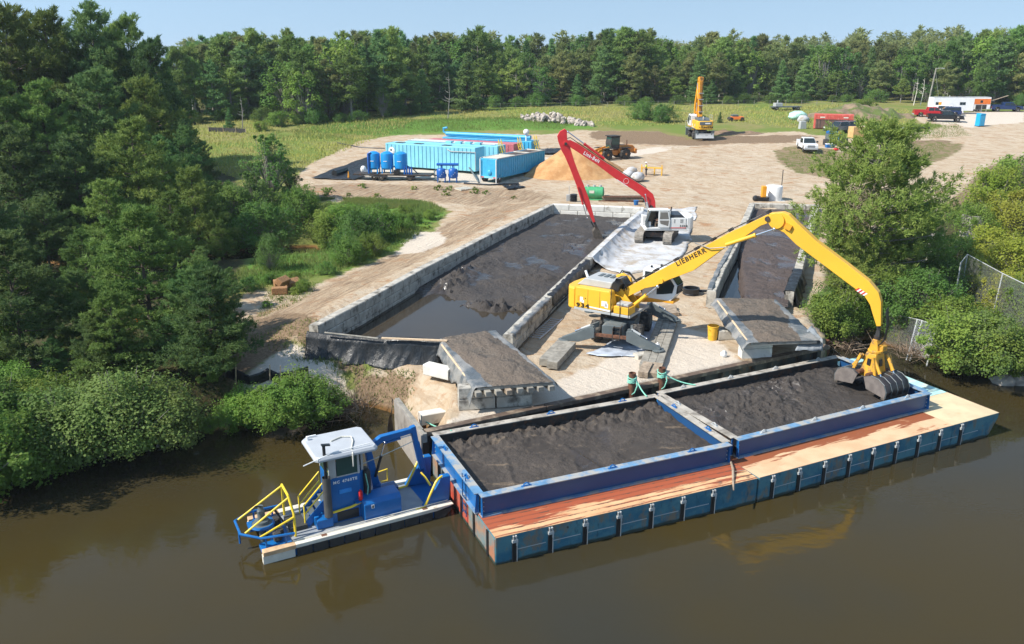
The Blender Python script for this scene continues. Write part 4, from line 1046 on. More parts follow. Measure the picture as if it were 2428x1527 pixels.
# ---------------------------------------------------------------- yellow material handlers
MHC, MHA = Vector((6.75, 49.35, 2.14)), rad(-32.5)
def material_handler(label, loc, rz, under_rot, boom, near):
    t = thing('material_handler', label, 'material handler', loc, rz, 'yellow material handlers')
    ca, sa = math.cos(under_rot), math.sin(under_rot)
    U = lambda u, v, z: Vector((u * ca - v * sa, u * sa + v * ca, z))
    # undercarriage
    mb = MB(); mb.prism([(-2.0, -.55), (2.0, -.55), (2.3, -.3), (2.3, .3), (2.0, .55), (-2.0, .55), (-2.3, .3), (-2.3, -.3)], .62, 1.18, 'z'); mb.bb(-.9, .9, -.95, .95, .75, 1.22)
    ch = mb.build('chassis', m_grey, t, rz=under_rot, bevel=.03)
    mb = MB(); mb.lathe([(.95, 1.2), (.95, 1.42), (.8, 1.42), (.8, 1.6)], n=28); mb.build('slew_ring', m_steel, t, smooth=True)
    for u in (-1.35, 1.35):
        mb = MB(); mb.cyl((u, -1.0, .62), (u, 1.0, .62), .17, n=10); mb.bb(u - .28, u + .28, -.3, .3, .4, .85); mb.build('axle', m_grey, t, rz=under_rot)
        for v in (-1.22, 1.22):
            q = U(u, v, .60); wheel(t, q, .60, .66, m_grey, under_rot)
    for e in (-1, 1):
        mb = MB(); x0 = e * 1.9; x1 = e * 3.05
        mb.prism([(-.62, .62), (.62, .62), (.62, 1.35), (.45, 1.42), (-.45, 1.42), (-.62, 1.35)], min(x0, x1 - e * .35), max(x0, x1 - e * .35), 'x', inset=.0)
        mb.build('toolbox', m_grey, t, rz=under_rot, bevel=.04)
        if e < 0:
            mb = MB()
            for k in range(4): mb.bb(-3.02 + .12 * k - .2, -2.94 + .12 * k - .1, -.55, -.12, .72 + .2 * k, .76 + .2 * k)
            mb.bb(-3.12, -2.5, -.57, -.53, .66, 1.4); mb.bb(-3.12, -2.5, -.14, -.10, .66, 1.4); tag(mb.build('steps', m_steel, t, rz=under_rot), kind='stuff')
        mb = MB(); mb.bb(x1 - .06, x1 + .06, -1.45, 1.45, .78, .98); mb.build('cross_bar', m_rust if near else m_grey, t, rz=under_rot, bevel=.015)
        for s_ in (-1, 1):
            mb = MB(); mb.beam(U(x1, s_ * 1.15, .72), U(x1, s_ * 1.15, 1.42), .16, .3); mb.beam(U(e * 2.0, s_ * 1.0, 1.2), U(x1, s_ * 1.22, 1.3), .12, .3); mb.build('stabiliser_bracket', m_grey, t)
            if near:
                h0, f0_ = (x1, s_ * 1.1, 1.08), (x1, s_ * 2.75, .42)
                mb = MB(); yv = lambda v, z: (v, z)
                mb.prism([(s_ * .95, .72), (s_ * 1.9, .36), (s_ * 2.9, .34), (s_ * 2.95, .5), (s_ * 1.9, 1.0), (s_ * 1.25, 1.36), (s_ * .95, 1.3)][::s_], x1 - .17, x1 + .17, 'x')
                leg = mb.build('stabiliser_leg', m_grey, t, rz=under_rot, bevel=.02)
                mb = MB(); mb.lathe([(.32, .28), (.36, .30), (.36, .36), (.12, .42), (.12, .5)], (x1, s_ * 2.8, 0.02), 14); mb.build('foot', m_grey, leg, smooth=False)
                cylinder(leg, (x1 - .0, s_ * 1.2, 1.42), (x1, s_ * 2.1, .98), .075, m_lgrey)
            else:
                mb = MB(); mb.prism([(s_ * .9, .5), (s_ * 1.45, .12), (s_ * 1.6, .12), (s_ * 1.6, 1.5), (s_ * 1.35, 1.5), (s_ * 1.1, 1.0)][::s_], x1 - .12, x1 + .12, 'x'); mb.build('stabiliser_leg', m_grey, t, rz=under_rot, bevel=.02)
        if not near and e < 0:
            mb = MB(); mb.grid([[(x1 - .35 + .25 * math.sin(z * 2.2), v, .25 + z) for v in (-1.5, -.9, -.3, .3, .9, 1.5)] for z in (0, .25, .5, .75)]); mb.build('blade', m_lgrey, t, rz=under_rot, solid=.05)
    # house
    zf, zt = 1.60, 3.02
    mb = MB(); mb.bb(-2.6, 1.15, -1.42, 1.42, zf, zf + .16); mb.build('floor_frame', m_lgrey if near else m_grey, t, bevel=.02)
    mb = MB(); mb.prism([(-2.55, -1.46), (-3.05, -1.3), (-3.3, -.8), (-3.38, 0), (-3.3, .8), (-3.05, 1.3), (-2.55, 1.46)], zf + .02, zt - .04, 'z'); cw = mb.build('counterweight', m_yel, t, bevel=.10)
    for s_ in (-1, 1):
        mb = MB(); mb.prism([(-2.53, zf + .17), (-.12, zf + .17), (.02, zf + .5), (-.16, zt - .05), (-.25, zt + .02), (-2.53, zt + .02)], s_ * 1.44 - (.62 if s_ > 0 else 0), s_ * 1.44 + (.62 if s_ < 0 else 0))
        sp = mb.build('engine_panel', m_yel, t, bevel=.04)
        for x in (-1.65, -.85):
            d = MB(); d.bb(x - .008, x + .008, s_ * 1.444 - .004, s_ * 1.444 + .004, zf + .2, zt - .06); d.build('door_gap', m_letter, sp)
        d = MB(); d.bb(-1.85, -1.79, s_ * 1.452 - .005, s_ * 1.452 + .005, zf + .78, zf + .84); d.build('lock', m_black, sp)
        st = MB(); st.prism([(-1.7, zf + .30), (-.16, zf + .2), (-.12, zf + .32), (-1.7, zf + .36)], s_ * 1.449 - .005, s_ * 1.449 + .005); st.build('white_stripe', m_white, sp)
        for a, b_, c_, d_ in ((-2.35, -2.2, .62, .92), (-2.18, -1.98, .55, .86), (-2.05, -1.9, .5, .68), (-.72, -.35, .5, .82), (-.5, -.28, .42, .7)):
            k = MB(); k.bb(a, b_, s_ * 1.447 - .004, s_ * 1.447 + .004, zf + c_, zf + d_); k.build('decal', m_white if a > -2.3 else m_yel2, sp)
    if near: text('model_number', '934', .34, m_letter, t, (-2.42, -1.462, zf + .23), (math.pi / 2, 0, 0), .012, .004, 1.5)
    else:
        text('lettering', 'LIEBHERR', .34, m_letter, t, (-3.40, 1.02, zf + .3), (math.pi / 2, 0, -math.pi / 2), .014, .004, 1.35)
        mb = MB(); mb.bb(-3.41, -3.36, -1.0, 1.0, zf + .78, zf + 1.3); mb.build('grille', m_grey, t, bevel=.02)
        mb = MB(); mb.bb(-3.42, -3.415, -.75, .1, zf + .95, zf + 1.12); mb.build('decal', m_lwhite, t)
    mb = MB(); mb.prism([(-2.75, zt), (-.5, zt), (-.35, zt + .42), (-2.2, zt + .46)], -.80, 1.1); hd = mb.build('engine_hood', m_lgrey if near else m_grey, t, bevel=.04)
    for k in range(3):
        v = MB(); v.bb(-1.8 + .4 * k, -1.55 + .4 * k, .1, .8, zt + .462, zt + .474); v.build('hood_vent', m_grey, hd)
    mb = MB(); mb.cyl((-2.5, .2, zt + .2), (-2.75, .3, zt + .62), .08, n=10); mb.build('exhaust', m_white, t, smooth=True)
    mb = MB(); mb.prism([(-.48, zt + .02), (.0, zt - .1), (.15, zt + .35), (-.3, zt + .5)], -.78, .3); mb.build('hose_guard', m_black, t)
    # steps box and handrail at the right front
    mb = MB(); mb.bb(.06, 1.1, -1.40, -.55, zf + .17, zf + .62); mb.build('step_box', m_yel, t, bevel=.03)
    mb = MB(); mb.bb(.2, .95, -1.3, -.65, zf + .63, zf + .8); mb.build('tool_tray', m_lgrey, t, bevel=.02)
    for pts in ([(-.1, -1.42, zf), (-.1, -1.5, zf + .9), (-.1, -1.4, zt + .25)], [(.5, -1.44, zf), (.5, -1.46, zf + 1.2)], [(1.05, -1.42, zf), (1.05, -1.44, zf + .7), (.3, -1.44, zf + .75)]):
        mb = MB(); mb.tube(pts, .022, 6); mb.build('handrail', m_steel, t)
    # boom foot brackets
    for s_ in (-1, 1):
        mb = MB(); mb.prism([(-.55, zf + .15), (.95, zf + .15), (.75, zf + .7), (.05, zt + .05), (-.25, zt + .0)], s_ * .42 - .05, s_ * .42 + .05); mb.build('boom_bracket', m_yel, t, bevel=.02)
    # cab on a lift mast
    cx, cz = (1.0, 2.35) if near else (.45, 1.85)
    mb = MB(); mb.bb(cx - .5, cx + 2.05, .52, 1.5, cz - .02, cz + .12); mb.prism([(cx - 1.0, cz - .5), (cx - .2, cz - .3), (cx + 1.7, cz - .02), (cx - .5, cz - .02)], .7, 1.3); mb.build('cab_lift', m_yel2, t, bevel=.02)
    prof = [(cx, cz + .12), (cx + 1.85, cz + .12), (cx + 2.15, cz + .55), (cx + 2.2, cz + 1.1), (cx + 1.55, cz + 1.98), (cx + .15, cz + 1.98), (cx, cz + 1.8)]
    wins = [[(cx + .95, cz + .42), (cx + 1.35, cz + .48), (cx + 1.95, cz + .62), (cx + 2.05, cz + 1.1), (cx + 1.5, cz + 1.78), (cx + .95, cz + 1.78)], [(cx + .12, cz + 1.0), (cx + .78, cz + 1.0), (cx + .78, cz + 1.75), (cx + .15, cz + 1.75)]]
    cab = windowed_box(t, 'cab', prof, .52, 1.5, m_white, m_glass, wins)
    mb = MB(); mb.hexa([(cx + 2.205, .6, cz + .62), (cx + 2.215, .6, cz + .62), (cx + 2.215, 1.42, cz + .62), (cx + 2.205, 1.42, cz + .62), (cx + 1.60, .6, cz + 1.93), (cx + 1.64, .6, cz + 1.95), (cx + 1.64, 1.42, cz + 1.95), (cx + 1.60, 1.42, cz + 1.93)])
    mb2 = MB(); mb2.hexa([(cx + 2.17, .6, cz + .6), (cx + 2.235, .6, cz + .6), (cx + 2.235, 1.42, cz + .6), (cx + 2.17, 1.42, cz + .6), (cx + 2.2, .6, cz + 1.08), (cx + 2.25, .6, cz + 1.10), (cx + 2.25, 1.42, cz + 1.10), (cx + 2.2, 1.42, cz + 1.08)])
    mb2.hexa([(cx + 2.2, .6, cz + 1.12), (cx + 2.25, .6, cz + 1.14), (cx + 2.25, 1.42, cz + 1.14), (cx + 2.2, 1.42, cz + 1.12), (cx + 1.58, .6, cz + 1.93), (cx + 1.62, .6, cz + 1.96), (cx + 1.62, 1.42, cz + 1.96), (cx + 1.58, 1.42, cz + 1.93)]); tag(mb2.build('windscreen', m_glass, cab), kind='stuff')
    for x in (.25, .6, .95, 1.2):
        mb = MB(); mb.cyl((cx + 2.3, .62 + x * .6, cz + .6), (cx + 1.68, .62 + x * .6, cz + 1.95), .014, n=5); mb.build('guard_bar', m_black, cab)
    for y in (.65, 1.2):
        mb = MB(); mb.ball((cx + .5 + .4 * (y > 1), y, cz + 2.05), .08, 8, 5); mb.cyl((cx + .5 + .4 * (y > 1), y, cz + 1.97), (cx + .5 + .4 * (y > 1), y, cz + 2.03), .04, n=6); mb.build('work_light', m_black, cab)
    boom(t)
    return t
def near_boom(t):
    z0 = MHC.z
    q = lambda x, y, d=0.0: (lambda p: (((p.x - MHC.x) * math.cos(MHA) + (p.y - MHC.y) * math.sin(MHA)), p.z - z0))(PL(x, y, (MHC.x - math.sin(MHA) * d, MHC.y + math.cos(MHA) * d), MHA))
    Z5 = lambda x, y, d=-.3: q(1450 + x / 3.21, 480 + y / 3.21, d)
    poly = [Z5(20, 700), Z5(110, 725), Z5(250, 655), Z5(330, 640), Z5(400, 603), Z5(620, 520), Z5(860, 345), Z5(1000, 270), Z5(1130, 180), Z5(1200, 155), Z5(1235, 115), Z5(1190, 92), Z5(900, 228), Z5(640, 370), Z5(330, 535), Z5(70, 672)]
    mb = MB(); mb.prism(poly[::-1], -.28, .28); bm = mb.build('boom', m_yel, t, bevel=.02)
    for a in ((1190, 125), (380, 598), (60, 705)):
        x, z = Z5(*a); mb = MB(); mb.cyl((x, -.42, z), (x, .42, z), .14, n=14); mb.build('boom_pin', m_steel if a[0] == 1190 else m_yel, bm, smooth=True)
    a, b_ = Z5(499, 487, -.29), Z5(724, 377, -.29); an = math.atan2(b_[1] - a[1], b_[0] - a[0]); L = math.hypot(b_[0] - a[0], b_[1] - a[1])
    o = text('lettering', 'LIEBHERR', .40, m_letter, bm, (a[0], -.285, a[1]), (math.pi / 2, -an, 0), .012, .004, 1.0)
    o.scale = (L / max(.1, o.dimensions.x), 1, 1)
    # elbow cheek plates and stick
    st = [Z5(1300, 78), Z5(1345, 95), Z5(1420, 170), Z5(1560, 300), Z5(1800, 480), Z5(1960, 605), Z5(2030, 690), Z5(2050, 760), Z5(2048, 945), Z5(2015, 945), Z5(1985, 850), Z5(1965, 780), Z5(1920, 710), Z5(1800, 620), Z5(1560, 440), Z5(1400, 320), Z5(1310, 230), Z5(1250, 205), Z5(1180, 130), Z5(1200, 85)]
    mb = MB(); mb.prism(st, -.25, .25); sk = mb.build('stick', m_yel, t, bevel=.02)
    x, z = Z5(1255, 140); mb = MB(); mb.cyl((x, -.36, z), (x, -.26, z), .42, n=22); mb.build('elbow_plate', m_yel, sk, bevel=.01)
    x, z = Z5(1345, 185); mb = MB(); mb.box((x, -.33, z), (.35, .14, .28), ry=.4); mb.build('lamp_bracket', m_yel2, sk)
    # warning stripes on the stick
    a, b_ = Z5(1862, 655, -.26), Z5(1930, 700, -.26); an = math.atan2(b_[1] - a[1], b_[0] - a[0]); L = math.hypot(b_[0] - a[0], b_[1] - a[1])
    for k in range(6):
        s0 = L * k / 6; w_ = L / 6; P = [(s0, -.10), (s0 + w_, -.10), (s0 + w_ + .08, .10), (s0 + .08, .10)]
        P = [(a[0] + p * math.cos(an) - r * math.sin(an), a[1] + p * math.sin(an) + r * math.cos(an)) for p, r in P]
        mb = MB(); mb.prism(P, -.262, -.252); mb.build('warning_stripe', mat('stripe_red', (.6, .04, .03), .4) if k % 2 == 0 else m_white, sk)
    for y in (-.50, .50): cylinder(t, Z5(130, 815, y), Z5(350, 640, y), .12, m_yel, .62, y)
    cylinder(t, Z5(872, 322, -.42), Z5(1238, 203, -.42), .11, m_yel, .62, -.42)
    # hose bundle along the top of the boom
    top = [Z5(70, 672), Z5(330, 535), Z5(640, 370), Z5(900, 228), Z5(1190, 92)]
    for k in range(4):
        y = -.18 + .11 * k; pts = []
        for (x0, z0_), (x1, z1) in zip(top, top[1:]):
            for u in np.linspace(0, 1, 7)[:-1]: pts.append((x0 + (x1 - x0) * u - .05, y + .02 * math.sin(9 * u), z0_ + (z1 - z0_) * u + .09 + .03 * random.random()))
        mb = MB(); mb.tube(pts, .030, 6); mb.build('hose', m_black, bm, smooth=True)
    for k in range(9):
        u = k / 8 * (len(top) - 1.001); i = int(u); f = u - i; x, z = top[i][0] + (top[i + 1][0] - top[i][0]) * f, top[i][1] + (top[i + 1][1] - top[i][1]) * f
        mb = MB(); mb.box((x - .04, 0, z + .1), (.12, .58, .16), ry=-.6); mb.build('hose_clamp', m_steel, bm)
    hoses(t, [[Z5a + (0,) for Z5a in ()] or [(-.4, y, 3.3), (-.25, y, 3.65), (.1, y, 3.7), (.35, y, 3.35), (.3 + .1 * k, y, 3.0)] for k, y in enumerate((-.5, -.36, -.22, -.08, .06, .2))], .035)
    hoses(t, [[(*Z5(650, 300, 0)[:1], -.32, Z5(650, 300, 0)[1]), (Z5(760, 400, 0)[0], -.40, Z5(690, 330, 0)[1]), (Z5(900, 330, 0)[0], -.4, Z5(900, 330, 0)[1])]], .03)
    # hose reel housing behind the boom
    mb = MB(); mb.prism([(-.75, 2.5), (.0, 2.5), (.35, 3.0), (.2, 3.5), (-.35, 3.75), (-.8, 3.55)], .55, .75); rl = mb.build('cab_lift_bracket', m_yel, t, bevel=.03)
    hoses(t, [[(-.75, .8, 3.4), (-.5, .8, 3.85), (0, .8, 3.8), (.5, .8, 3.3), (.9, .8, 2.7)], [(-.7, .88, 3.3), (-.45, .88, 3.75), (0, .88, 3.7), (.5, .88, 3.2), (.9, .88, 2.6)]], .045)
    # grapple, hung on the stick
    gx, gz_ = Z5(2033, 955, 0)
    mb = MB(); mb.cyl((gx, -.13, gz_ + .02), (gx, .13, gz_ + .02), .09, n=10); mb.box((gx, 0, gz_ - .22), (.22, .3, .45), top=(.6, .6)); mb.cyl((gx, 0, gz_ - .62), (gx, 0, gz_ - .42), .17, n=14); mb.build('link', m_steel, t, smooth=False)
    hoses(t, [[(gx + .28, y, gz_ + 1.1), (gx + .42, y * 1.4, gz_ + .2), (gx + .36, y * 1.5, gz_ - .6), (gx + .12, y, gz_ - .9)] for y in (-.2, -.07, .07, .2)], .028)
    W = MHC + Vector((gx * math.cos(MHA), gx * math.sin(MHA), gz_ - .6))
    g = thing('clamshell_grapple', 'open yellow clamshell grapple with black ribbed shells hanging over the mud hopper', 'grapple', W, rad(-60))
    # local x: opening direction (towards the viewer), y: shell width
    mb = MB(); mb.prism([(-.28, -.62), (.28, -.62), (.2, -.22), (.13, .0), (-.13, .0), (-.2, -.22)], -.2, .2); mb.cyl((0, 0, -.72), (0, 0, -.58), .38, n=18); mb.bb(.18, .42, -.02, .36, -.6, -.3); mb.build('rotator', m_yel_d, g, bevel=.03)
    mb = MB()
    mb.hexa([(-.52, -.46, -2.05), (.52, -.46, -2.05), (.52, .46, -2.05), (-.52, .46, -2.05), (-.30, -.33, -.73), (.30, -.33, -.73), (.30, .33, -.73), (-.30, .33, -.73)])
    by = mb.build('body', m_yel_d, g, bevel=.04)
    for s_ in (-1, 1):
        mb = MB(); mb.box((s_ * .41, 0, -1.2), (.06, .2, .36), ry=-s_ * .16); mb.build('window', m_black, by)
        mb = MB(); mb.box((0, s_ * .405, -1.2), (.2, .06, .34), rx=s_ * .1); mb.build('window', m_black, by)
    for s_ in (-1, 1):
        for y in (-.34, .34):
            cylinder(g, (s_ * .34, y * 1.55, -.85), (s_ * 1.0, y * 1.5, -1.9), .085, m_yel_d, .7)
            mb = MB(); mb.beam((s_ * .36, y * 1.9, -.8), (s_ * .75, y * 2.1, -2.0), .09, .14); mb.build('link_arm', m_yel_d, g, bevel=.01)
        W2 = .92
        arc = [(.2, -1.85), (.6, -1.70), (1.05, -1.74), (1.42, -1.95), (1.58, -2.28), (1.54, -2.62)]
        rows = [[(s_ * x, y, z) for y in np.linspace(-W2, W2, 5)] for x, z in arc]
        mb = MB(); mb.grid(rows); sh = mb.build('shell', m_shell, g, smooth=True, solid=.05)
        for y in (-W2, W2):
            mb = MB(); mb.prism([(s_ * x, z) for x, z in arc + [(.42, -2.45)]], y - .03, y + .03); mb.build('side_plate', m_shell2, sh)
        for y in np.linspace(-W2, W2, 5):
            mb = MB(); mb.tube([(s_ * x * 1.015 if x > .3 else s_ * x, y, z + .02 - .03 * (z < -2.2)) for x, z in arc[1:]], .022, 5); mb.build('rib', m_grey, sh)
        mb = MB(); mb.beam((s_ * 1.46, -W2 - .05, -2.66), (s_ * 1.46, W2 + .05, -2.66), .22, .12); mb.build('cutting_lip', m_mudpaint, sh, bevel=.02)
        mb = MB(); mb.cyl((s_ * .3, -W2 + .1, -1.78), (s_ * .3, W2 - .1, -1.78), .13, n=10); mb.build('hinge', m_rust, sh)
    return t
m_shell = mat('black_shell', (.035, .032, .032), .38, .2, dirt=(.22, .085, .03), ds=1.6, dl=.62, dh=.75)
m_shell2 = mat('muddy_side_plate', (.16, .135, .12), .7, var=.2, vs=3)
m_mudpaint = mat('mud_caked_steel', (.085, .07, .055), .8, var=.3, vs=6, bump=(12, .6))
material_handler('large yellow material handler on outriggers at the quay, its long boom over the right hopper', MHC, MHA, rad(70.5) - MHA, near_boom, True)

def far_boom(t):
    boom = [(-.15, 2.3), (.5, 2.4), (1.15, 4.2), (1.5, 6.6), (1.75, 9.0), (1.5, 9.75), (1.1, 9.7), (.85, 9.0), (.65, 6.6), (.35, 4.4)]
    mb = MB(); mb.prism(boom, -.3, .3); b_ = mb.build('boom', m_yel2, t, bevel=.02)
    stick = [(1.3, 9.9), (1.9, 9.8), (2.7, 8.5), (3.6, 5.6), (3.7, 4.9), (3.3, 2.6), (3.05, 2.6), (3.1, 4.8), (2.9, 5.6), (1.9, 8.2), (1.25, 9.1)]
    mb = MB(); mb.prism(stick[::-1], -.26, .26); mb.build('stick', m_yel2, t, bevel=.02)
    mb = MB(); mb.cyl((1.45, -.42, 9.45), (1.45, .42, 9.45), .35, n=16); mb.build('elbow_pin', m_yel2, t)
    for y in (-.46, .46): cylinder(t, (.95, 2.3), (1.25, 5.6), .11, m_yel2, .6, y)
    cylinder(t, (.8, 6.3), (1.85, 8.7), .12, m_yel2, .6, .4)
    mb = MB(); mb.bb(3.0, 3.4, -.2, .2, 2.1, 2.6); mb.build('quick_hitch', m_rust, t)
    for k in range(3):
        mb = MB(); mb.tube([(.28, -.18 + .18 * k, 2.6), (.22, -.18 + .18 * k, 4.4), (.5, -.18 + .18 * k, 6.6), (.7, -.18 + .18 * k, 9.2), (1.2, -.18 + .18 * k, 9.95)], .035, 5); mb.build('hose', m_black, b_)
    for z in (3.2, 4.2, 5.2, 6.2, 7.2): 
        x = np.interp(z, [2.3, 4.4, 6.6, 9.0], [-.1, .33, .62, .82]); mb = MB(); mb.bb(x - .2, x, -.42, .42, z, z + .1); mb.build('hose_clamp', m_lgrey, b_)
    for pts in ([(-2.8, -1.2, 3.0), (-2.8, -1.2, 3.9), (-1.2, -1.2, 3.9), (-1.2, -1.2, 3.0)], [(.5, 1.9, 1.7), (2.2, 1.9, 1.7), (2.2, 1.9, 2.7), (.5, 1.9, 2.7), (.5, 1.9, 1.7)], [(-2.8, -1.2, 3.5), (-1.2, -1.2, 3.5)]):
        mb = MB(); mb.tube(pts, .025, 5); mb.build('guard_rail', m_lgrey, t)
    mb = MB(); mb.bb(-.3, 2.1, 1.5, 1.98, 1.55, 1.65); mb.build('walkway', m_grey, t)
fe = T(1658, 327)
material_handler('yellow material handler parked upright at the far edge of the yard, its arm folded', fe, rad(93), rad(0), far_boom, False)

# ---------------------------------------------------------------- tracked long-reach excavator
LBC = Vector((13.1, 75.0, 2.62))
lb = thing('tracked_excavator', 'white tracked excavator with a long red arm reaching into the mud basin', 'excavator', LBC, math.pi)
ur = rad(71.5 - 180)
m_lbw = mat('excavator_white', (.68, .68, .66), .4, var=.04, dirt=(.44, .40, .33), ds=2.5, dl=.6, dh=.8)
m_shoe = mat('dusty_track', (.30, .27, .23), .85, var=.25, vs=5)
for s_ in (-1, 1):
    Lh, R = 2.3, .48; pth = [(-Lh + R, 0), (Lh - R, 0)]
    ring = [(x, 0) for x in np.linspace(-Lh + R, Lh - R, 14)][:-1]
    loop = []
    for a in np.linspace(-math.pi / 2, math.pi / 2, 8): loop.append((Lh - R + R * math.cos(a), R + R * math.sin(a)))
    for a in np.linspace(math.pi / 2, 3 * math.pi / 2, 8): loop.append((-Lh + R + R * math.cos(a), R + R * math.sin(a)))
    mb = MB(); mb.prism(loop, s_ * 1.25 - .30, s_ * 1.25 + .30); tr = mb.build('track', m_steel, lb, rz=ur)
    P = []; n = len(loop); per = [0]
    for i in range(n): per.append(per[-1] + math.dist(loop[i], loop[(i + 1) % n]))
    sh = MB(); N = 46
    for k in range(N):
        d = per[-1] * k / N; i = max(j for j in range(n) if per[j] <= d); a, b_ = loop[i], loop[(i + 1) % n]; u = (d - per[i]) / max(1e-6, per[i + 1] - per[i])
        x, z = a[0] + (b_[0] - a[0]) * u, a[1] + (b_[1] - a[1]) * u; an = math.atan2(b_[1] - a[1], b_[0] - a[0])
        sh.box((x, s_ * 1.25, z), (per[-1] / N * .86, .76, .05), ry=-an); sh.box((x + .0 * math.sin(an), s_ * 1.25, z), (.03, .76, .11), ry=-an)
    o = sh.build('track_shoes', m_shoe, tr); tag(o, kind='stuff')
mb = MB(); mb.bb(-1.1, 1.1, -.95, .95, .42, .85); mb.build('car_body', m_steel, lb, rz=ur, bevel=.03)
mb = MB(); mb.lathe([(.75, .85), (.75, 1.05), (.6, 1.05), (.6, 1.15)], n=24); mb.build('slew_ring', m_steel, lb)
mb = MB(); mb.bb(-2.6, 1.35, -1.4, 1.4, 1.08, 1.22); mb.build('floor_frame', m_lbw, lb, bevel=.02)
mb = MB(); mb.prism([(-2.3, -1.42), (-2.75, -1.36), (-3.0, -.9), (-3.08, 0), (-3.0, .9), (-2.75, 1.36), (-2.3, 1.42)], 1.16, 2.28, 'z'); mb.build('counterweight', m_lbw, lb, bevel=.10)
mb = MB(); mb.bb(-2.28, -.88, -1.40, 1.42, 1.23, 2.2); ep = mb.build('engine_panel', m_lbw, lb, bevel=.03)
text('model_number', '3400', .24, m_letter, ep, (-1.72, 1.425, 1.42), (math.pi / 2, 0, math.pi), .008, .004, 1.2)
mb = MB(); mb.bb(-2.27, -.92, 1.424, 1.43, 1.30, 1.37); mb.build('red_stripe', m_red, ep)
for x in (-2.0, -1.93, -1.86, -1.79, -1.3, -1.23):
    mb = MB(); mb.bb(x, x + .025, 1.422, 1.428, 1.75, 2.1); mb.build('louvre', m_letter, ep)
mb = MB(); mb.prism([(-2.2, 2.2), (-.92, 2.2), (-1.0, 2.46), (-1.9, 2.46)], -.7, 1.25); mb.build('engine_hood', mat('hood_black', (.03, .035, .045), .4), lb, bevel=.03)
mb = MB(); mb.cyl((-1.2, -.6, 2.2), (-1.3, -.6, 2.85), .06, n=8); mb.build('exhaust', m_steel, lb)
mb = MB(); mb.bb(-.85, 1.3, -1.4, -.45, 1.23, 2.05); mb.build('tank_cover', m_lbw, lb, bevel=.04)
# cab: frame of posts so the seated operator shows
mb = MB(); mb.bb(-.82, 1.22, .5, 1.44, 1.22, 1.36); cb = mb.build('cab_floor', m_lbw, lb, bevel=.02)
mb = MB(); mb.prism([(-.8, 2.82), (-.75, 2.95), (.95, 2.95), (1.02, 2.82)], .5, 1.44); mb.build('cab_roof', m_lbw, cb, bevel=.03)
for a, b_ in (((-.78, 1.40, 1.36), (-.78, 1.40, 2.83)), ((.15, 1.41, 1.36), (.15, 1.41, 2.83)), ((-.78, .54, 1.36), (-.78, .54, 2.83)), ((1.18, .54, 1.36), (.98, .54, 2.83))):
    mb = MB(); mb.beam(a, b_, .09, .09); mb.build('cab_post', m_lbw, cb)
mb = MB(); mb.prism([(1.2, 1.36), (1.36, 1.9), (1.0, 2.83), (.86, 2.83), (1.16, 1.9), (1.05, 1.36)], 1.36, 1.44); mb.build('door_frame', m_grey, cb)
mb = MB(); mb.hexa([(1.2, .56, 1.4), (1.23, .56, 1.4), (1.23, 1.36, 1.4), (1.2, 1.36, 1.4), (1.0, .56, 2.8), (1.03, .56, 2.8), (1.03, 1.36, 2.8), (1.0, 1.36, 2.8)]); mb.build('windscreen', m_glass, cb)
mb = MB(); mb.bb(-.8, 1.0, .50, .53, 1.36, 2.82); mb.build('side_window', m_glass, cb)
mb = MB(); mb.bb(-.79, -.75, .56, 1.38, 1.36, 2.82); mb.build('rear_window', m_glass, cb)
# open sliding door folded back over the rear half
mb = MB(); mb.prism([(-.80, 1.38), (.08, 1.38), (.17, 2.0), (.14, 2.8), (-.66, 2.8), (-.84, 2.0)], 1.46, 1.49); dr = mb.build('open_door', m_lbw, lb)
for wv in ([(-.72, 2.12), (.08, 2.12), (.06, 2.74), (-.58, 2.74)], [(-.68, 1.5), (-.0, 1.72), (.08, 2.0), (-.74, 2.0)]):
    mb = MB(); mb.prism(wv, 1.491, 1.499); mb.build('door_window', mat('dusty_glass', (.16, .15, .135), .25), dr)
mb = MB(); mb.bb(-.35, .1, .72, 1.2, 1.36, 1.72); mb.bb(-.42, -.3, .72, 1.2, 1.7, 2.35); mb.build('seat', m_grey, cb, bevel=.03)
mb = MB(); mb.bb(.78, 1.0, .8, 1.15, 1.36, 1.8); mb.build('console', m_white, cb, bevel=.03)
def bz(x, y): 
    p = PL(1240 + x / 4.452, 280 + y / 4.452, (LBC.x, LBC.y), math.pi); return (-(p.x - LBC.x), p.z - LBC.z)
arm = [bz(1325, 960), bz(1395, 945), bz(1392, 870), bz(1370, 800), bz(1300, 740), bz(1100, 615), bz(800, 420), bz(580, 270), bz(500, 232), bz(430, 240), bz(420, 280), bz(490, 300), bz(560, 345), bz(780, 490), bz(1010, 662), bz(1190, 770), bz(1275, 840)]
mb = MB(); mb.prism(arm, -.27, .27); bm = mb.build('boom', m_red, lb, bevel=.02)
for a in ((450, 268), (1350, 930)):
    x, z = bz(*a); mb = MB(); mb.cyl((x, -.38, z), (x, .38, z), .13, n=12); mb.build('boom_pin', m_steel, bm)
stk = [bz(440, 112), bz(462, 130), bz(465, 215), bz(495, 300), bz(540, 450), bz(580, 560), bz(640, 700), bz(700, 860), bz(762, 1090), bz(738, 1098), bz(640, 890), bz(560, 700), bz(500, 540), bz(440, 400), bz(405, 340), bz(370, 240), bz(362, 190), bz(390, 140)]
mb = MB(); mb.prism(stk, -.22, .22); sk = mb.build('stick', m_red, lb, bevel=.02)
a, b_ = bz(632, 375), bz(795, 470); an = math.atan2(b_[1] - a[1], b_[0] - a[0]); L = math.hypot(b_[0] - a[0], b_[1] - a[1])
o = text('lettering', 'Link-Belt', .42, m_lwhite, bm, (a[0], .275, a[1]), (math.pi / 2, -an + math.pi, math.pi) if False else (0, 0, 0), .012, .004)
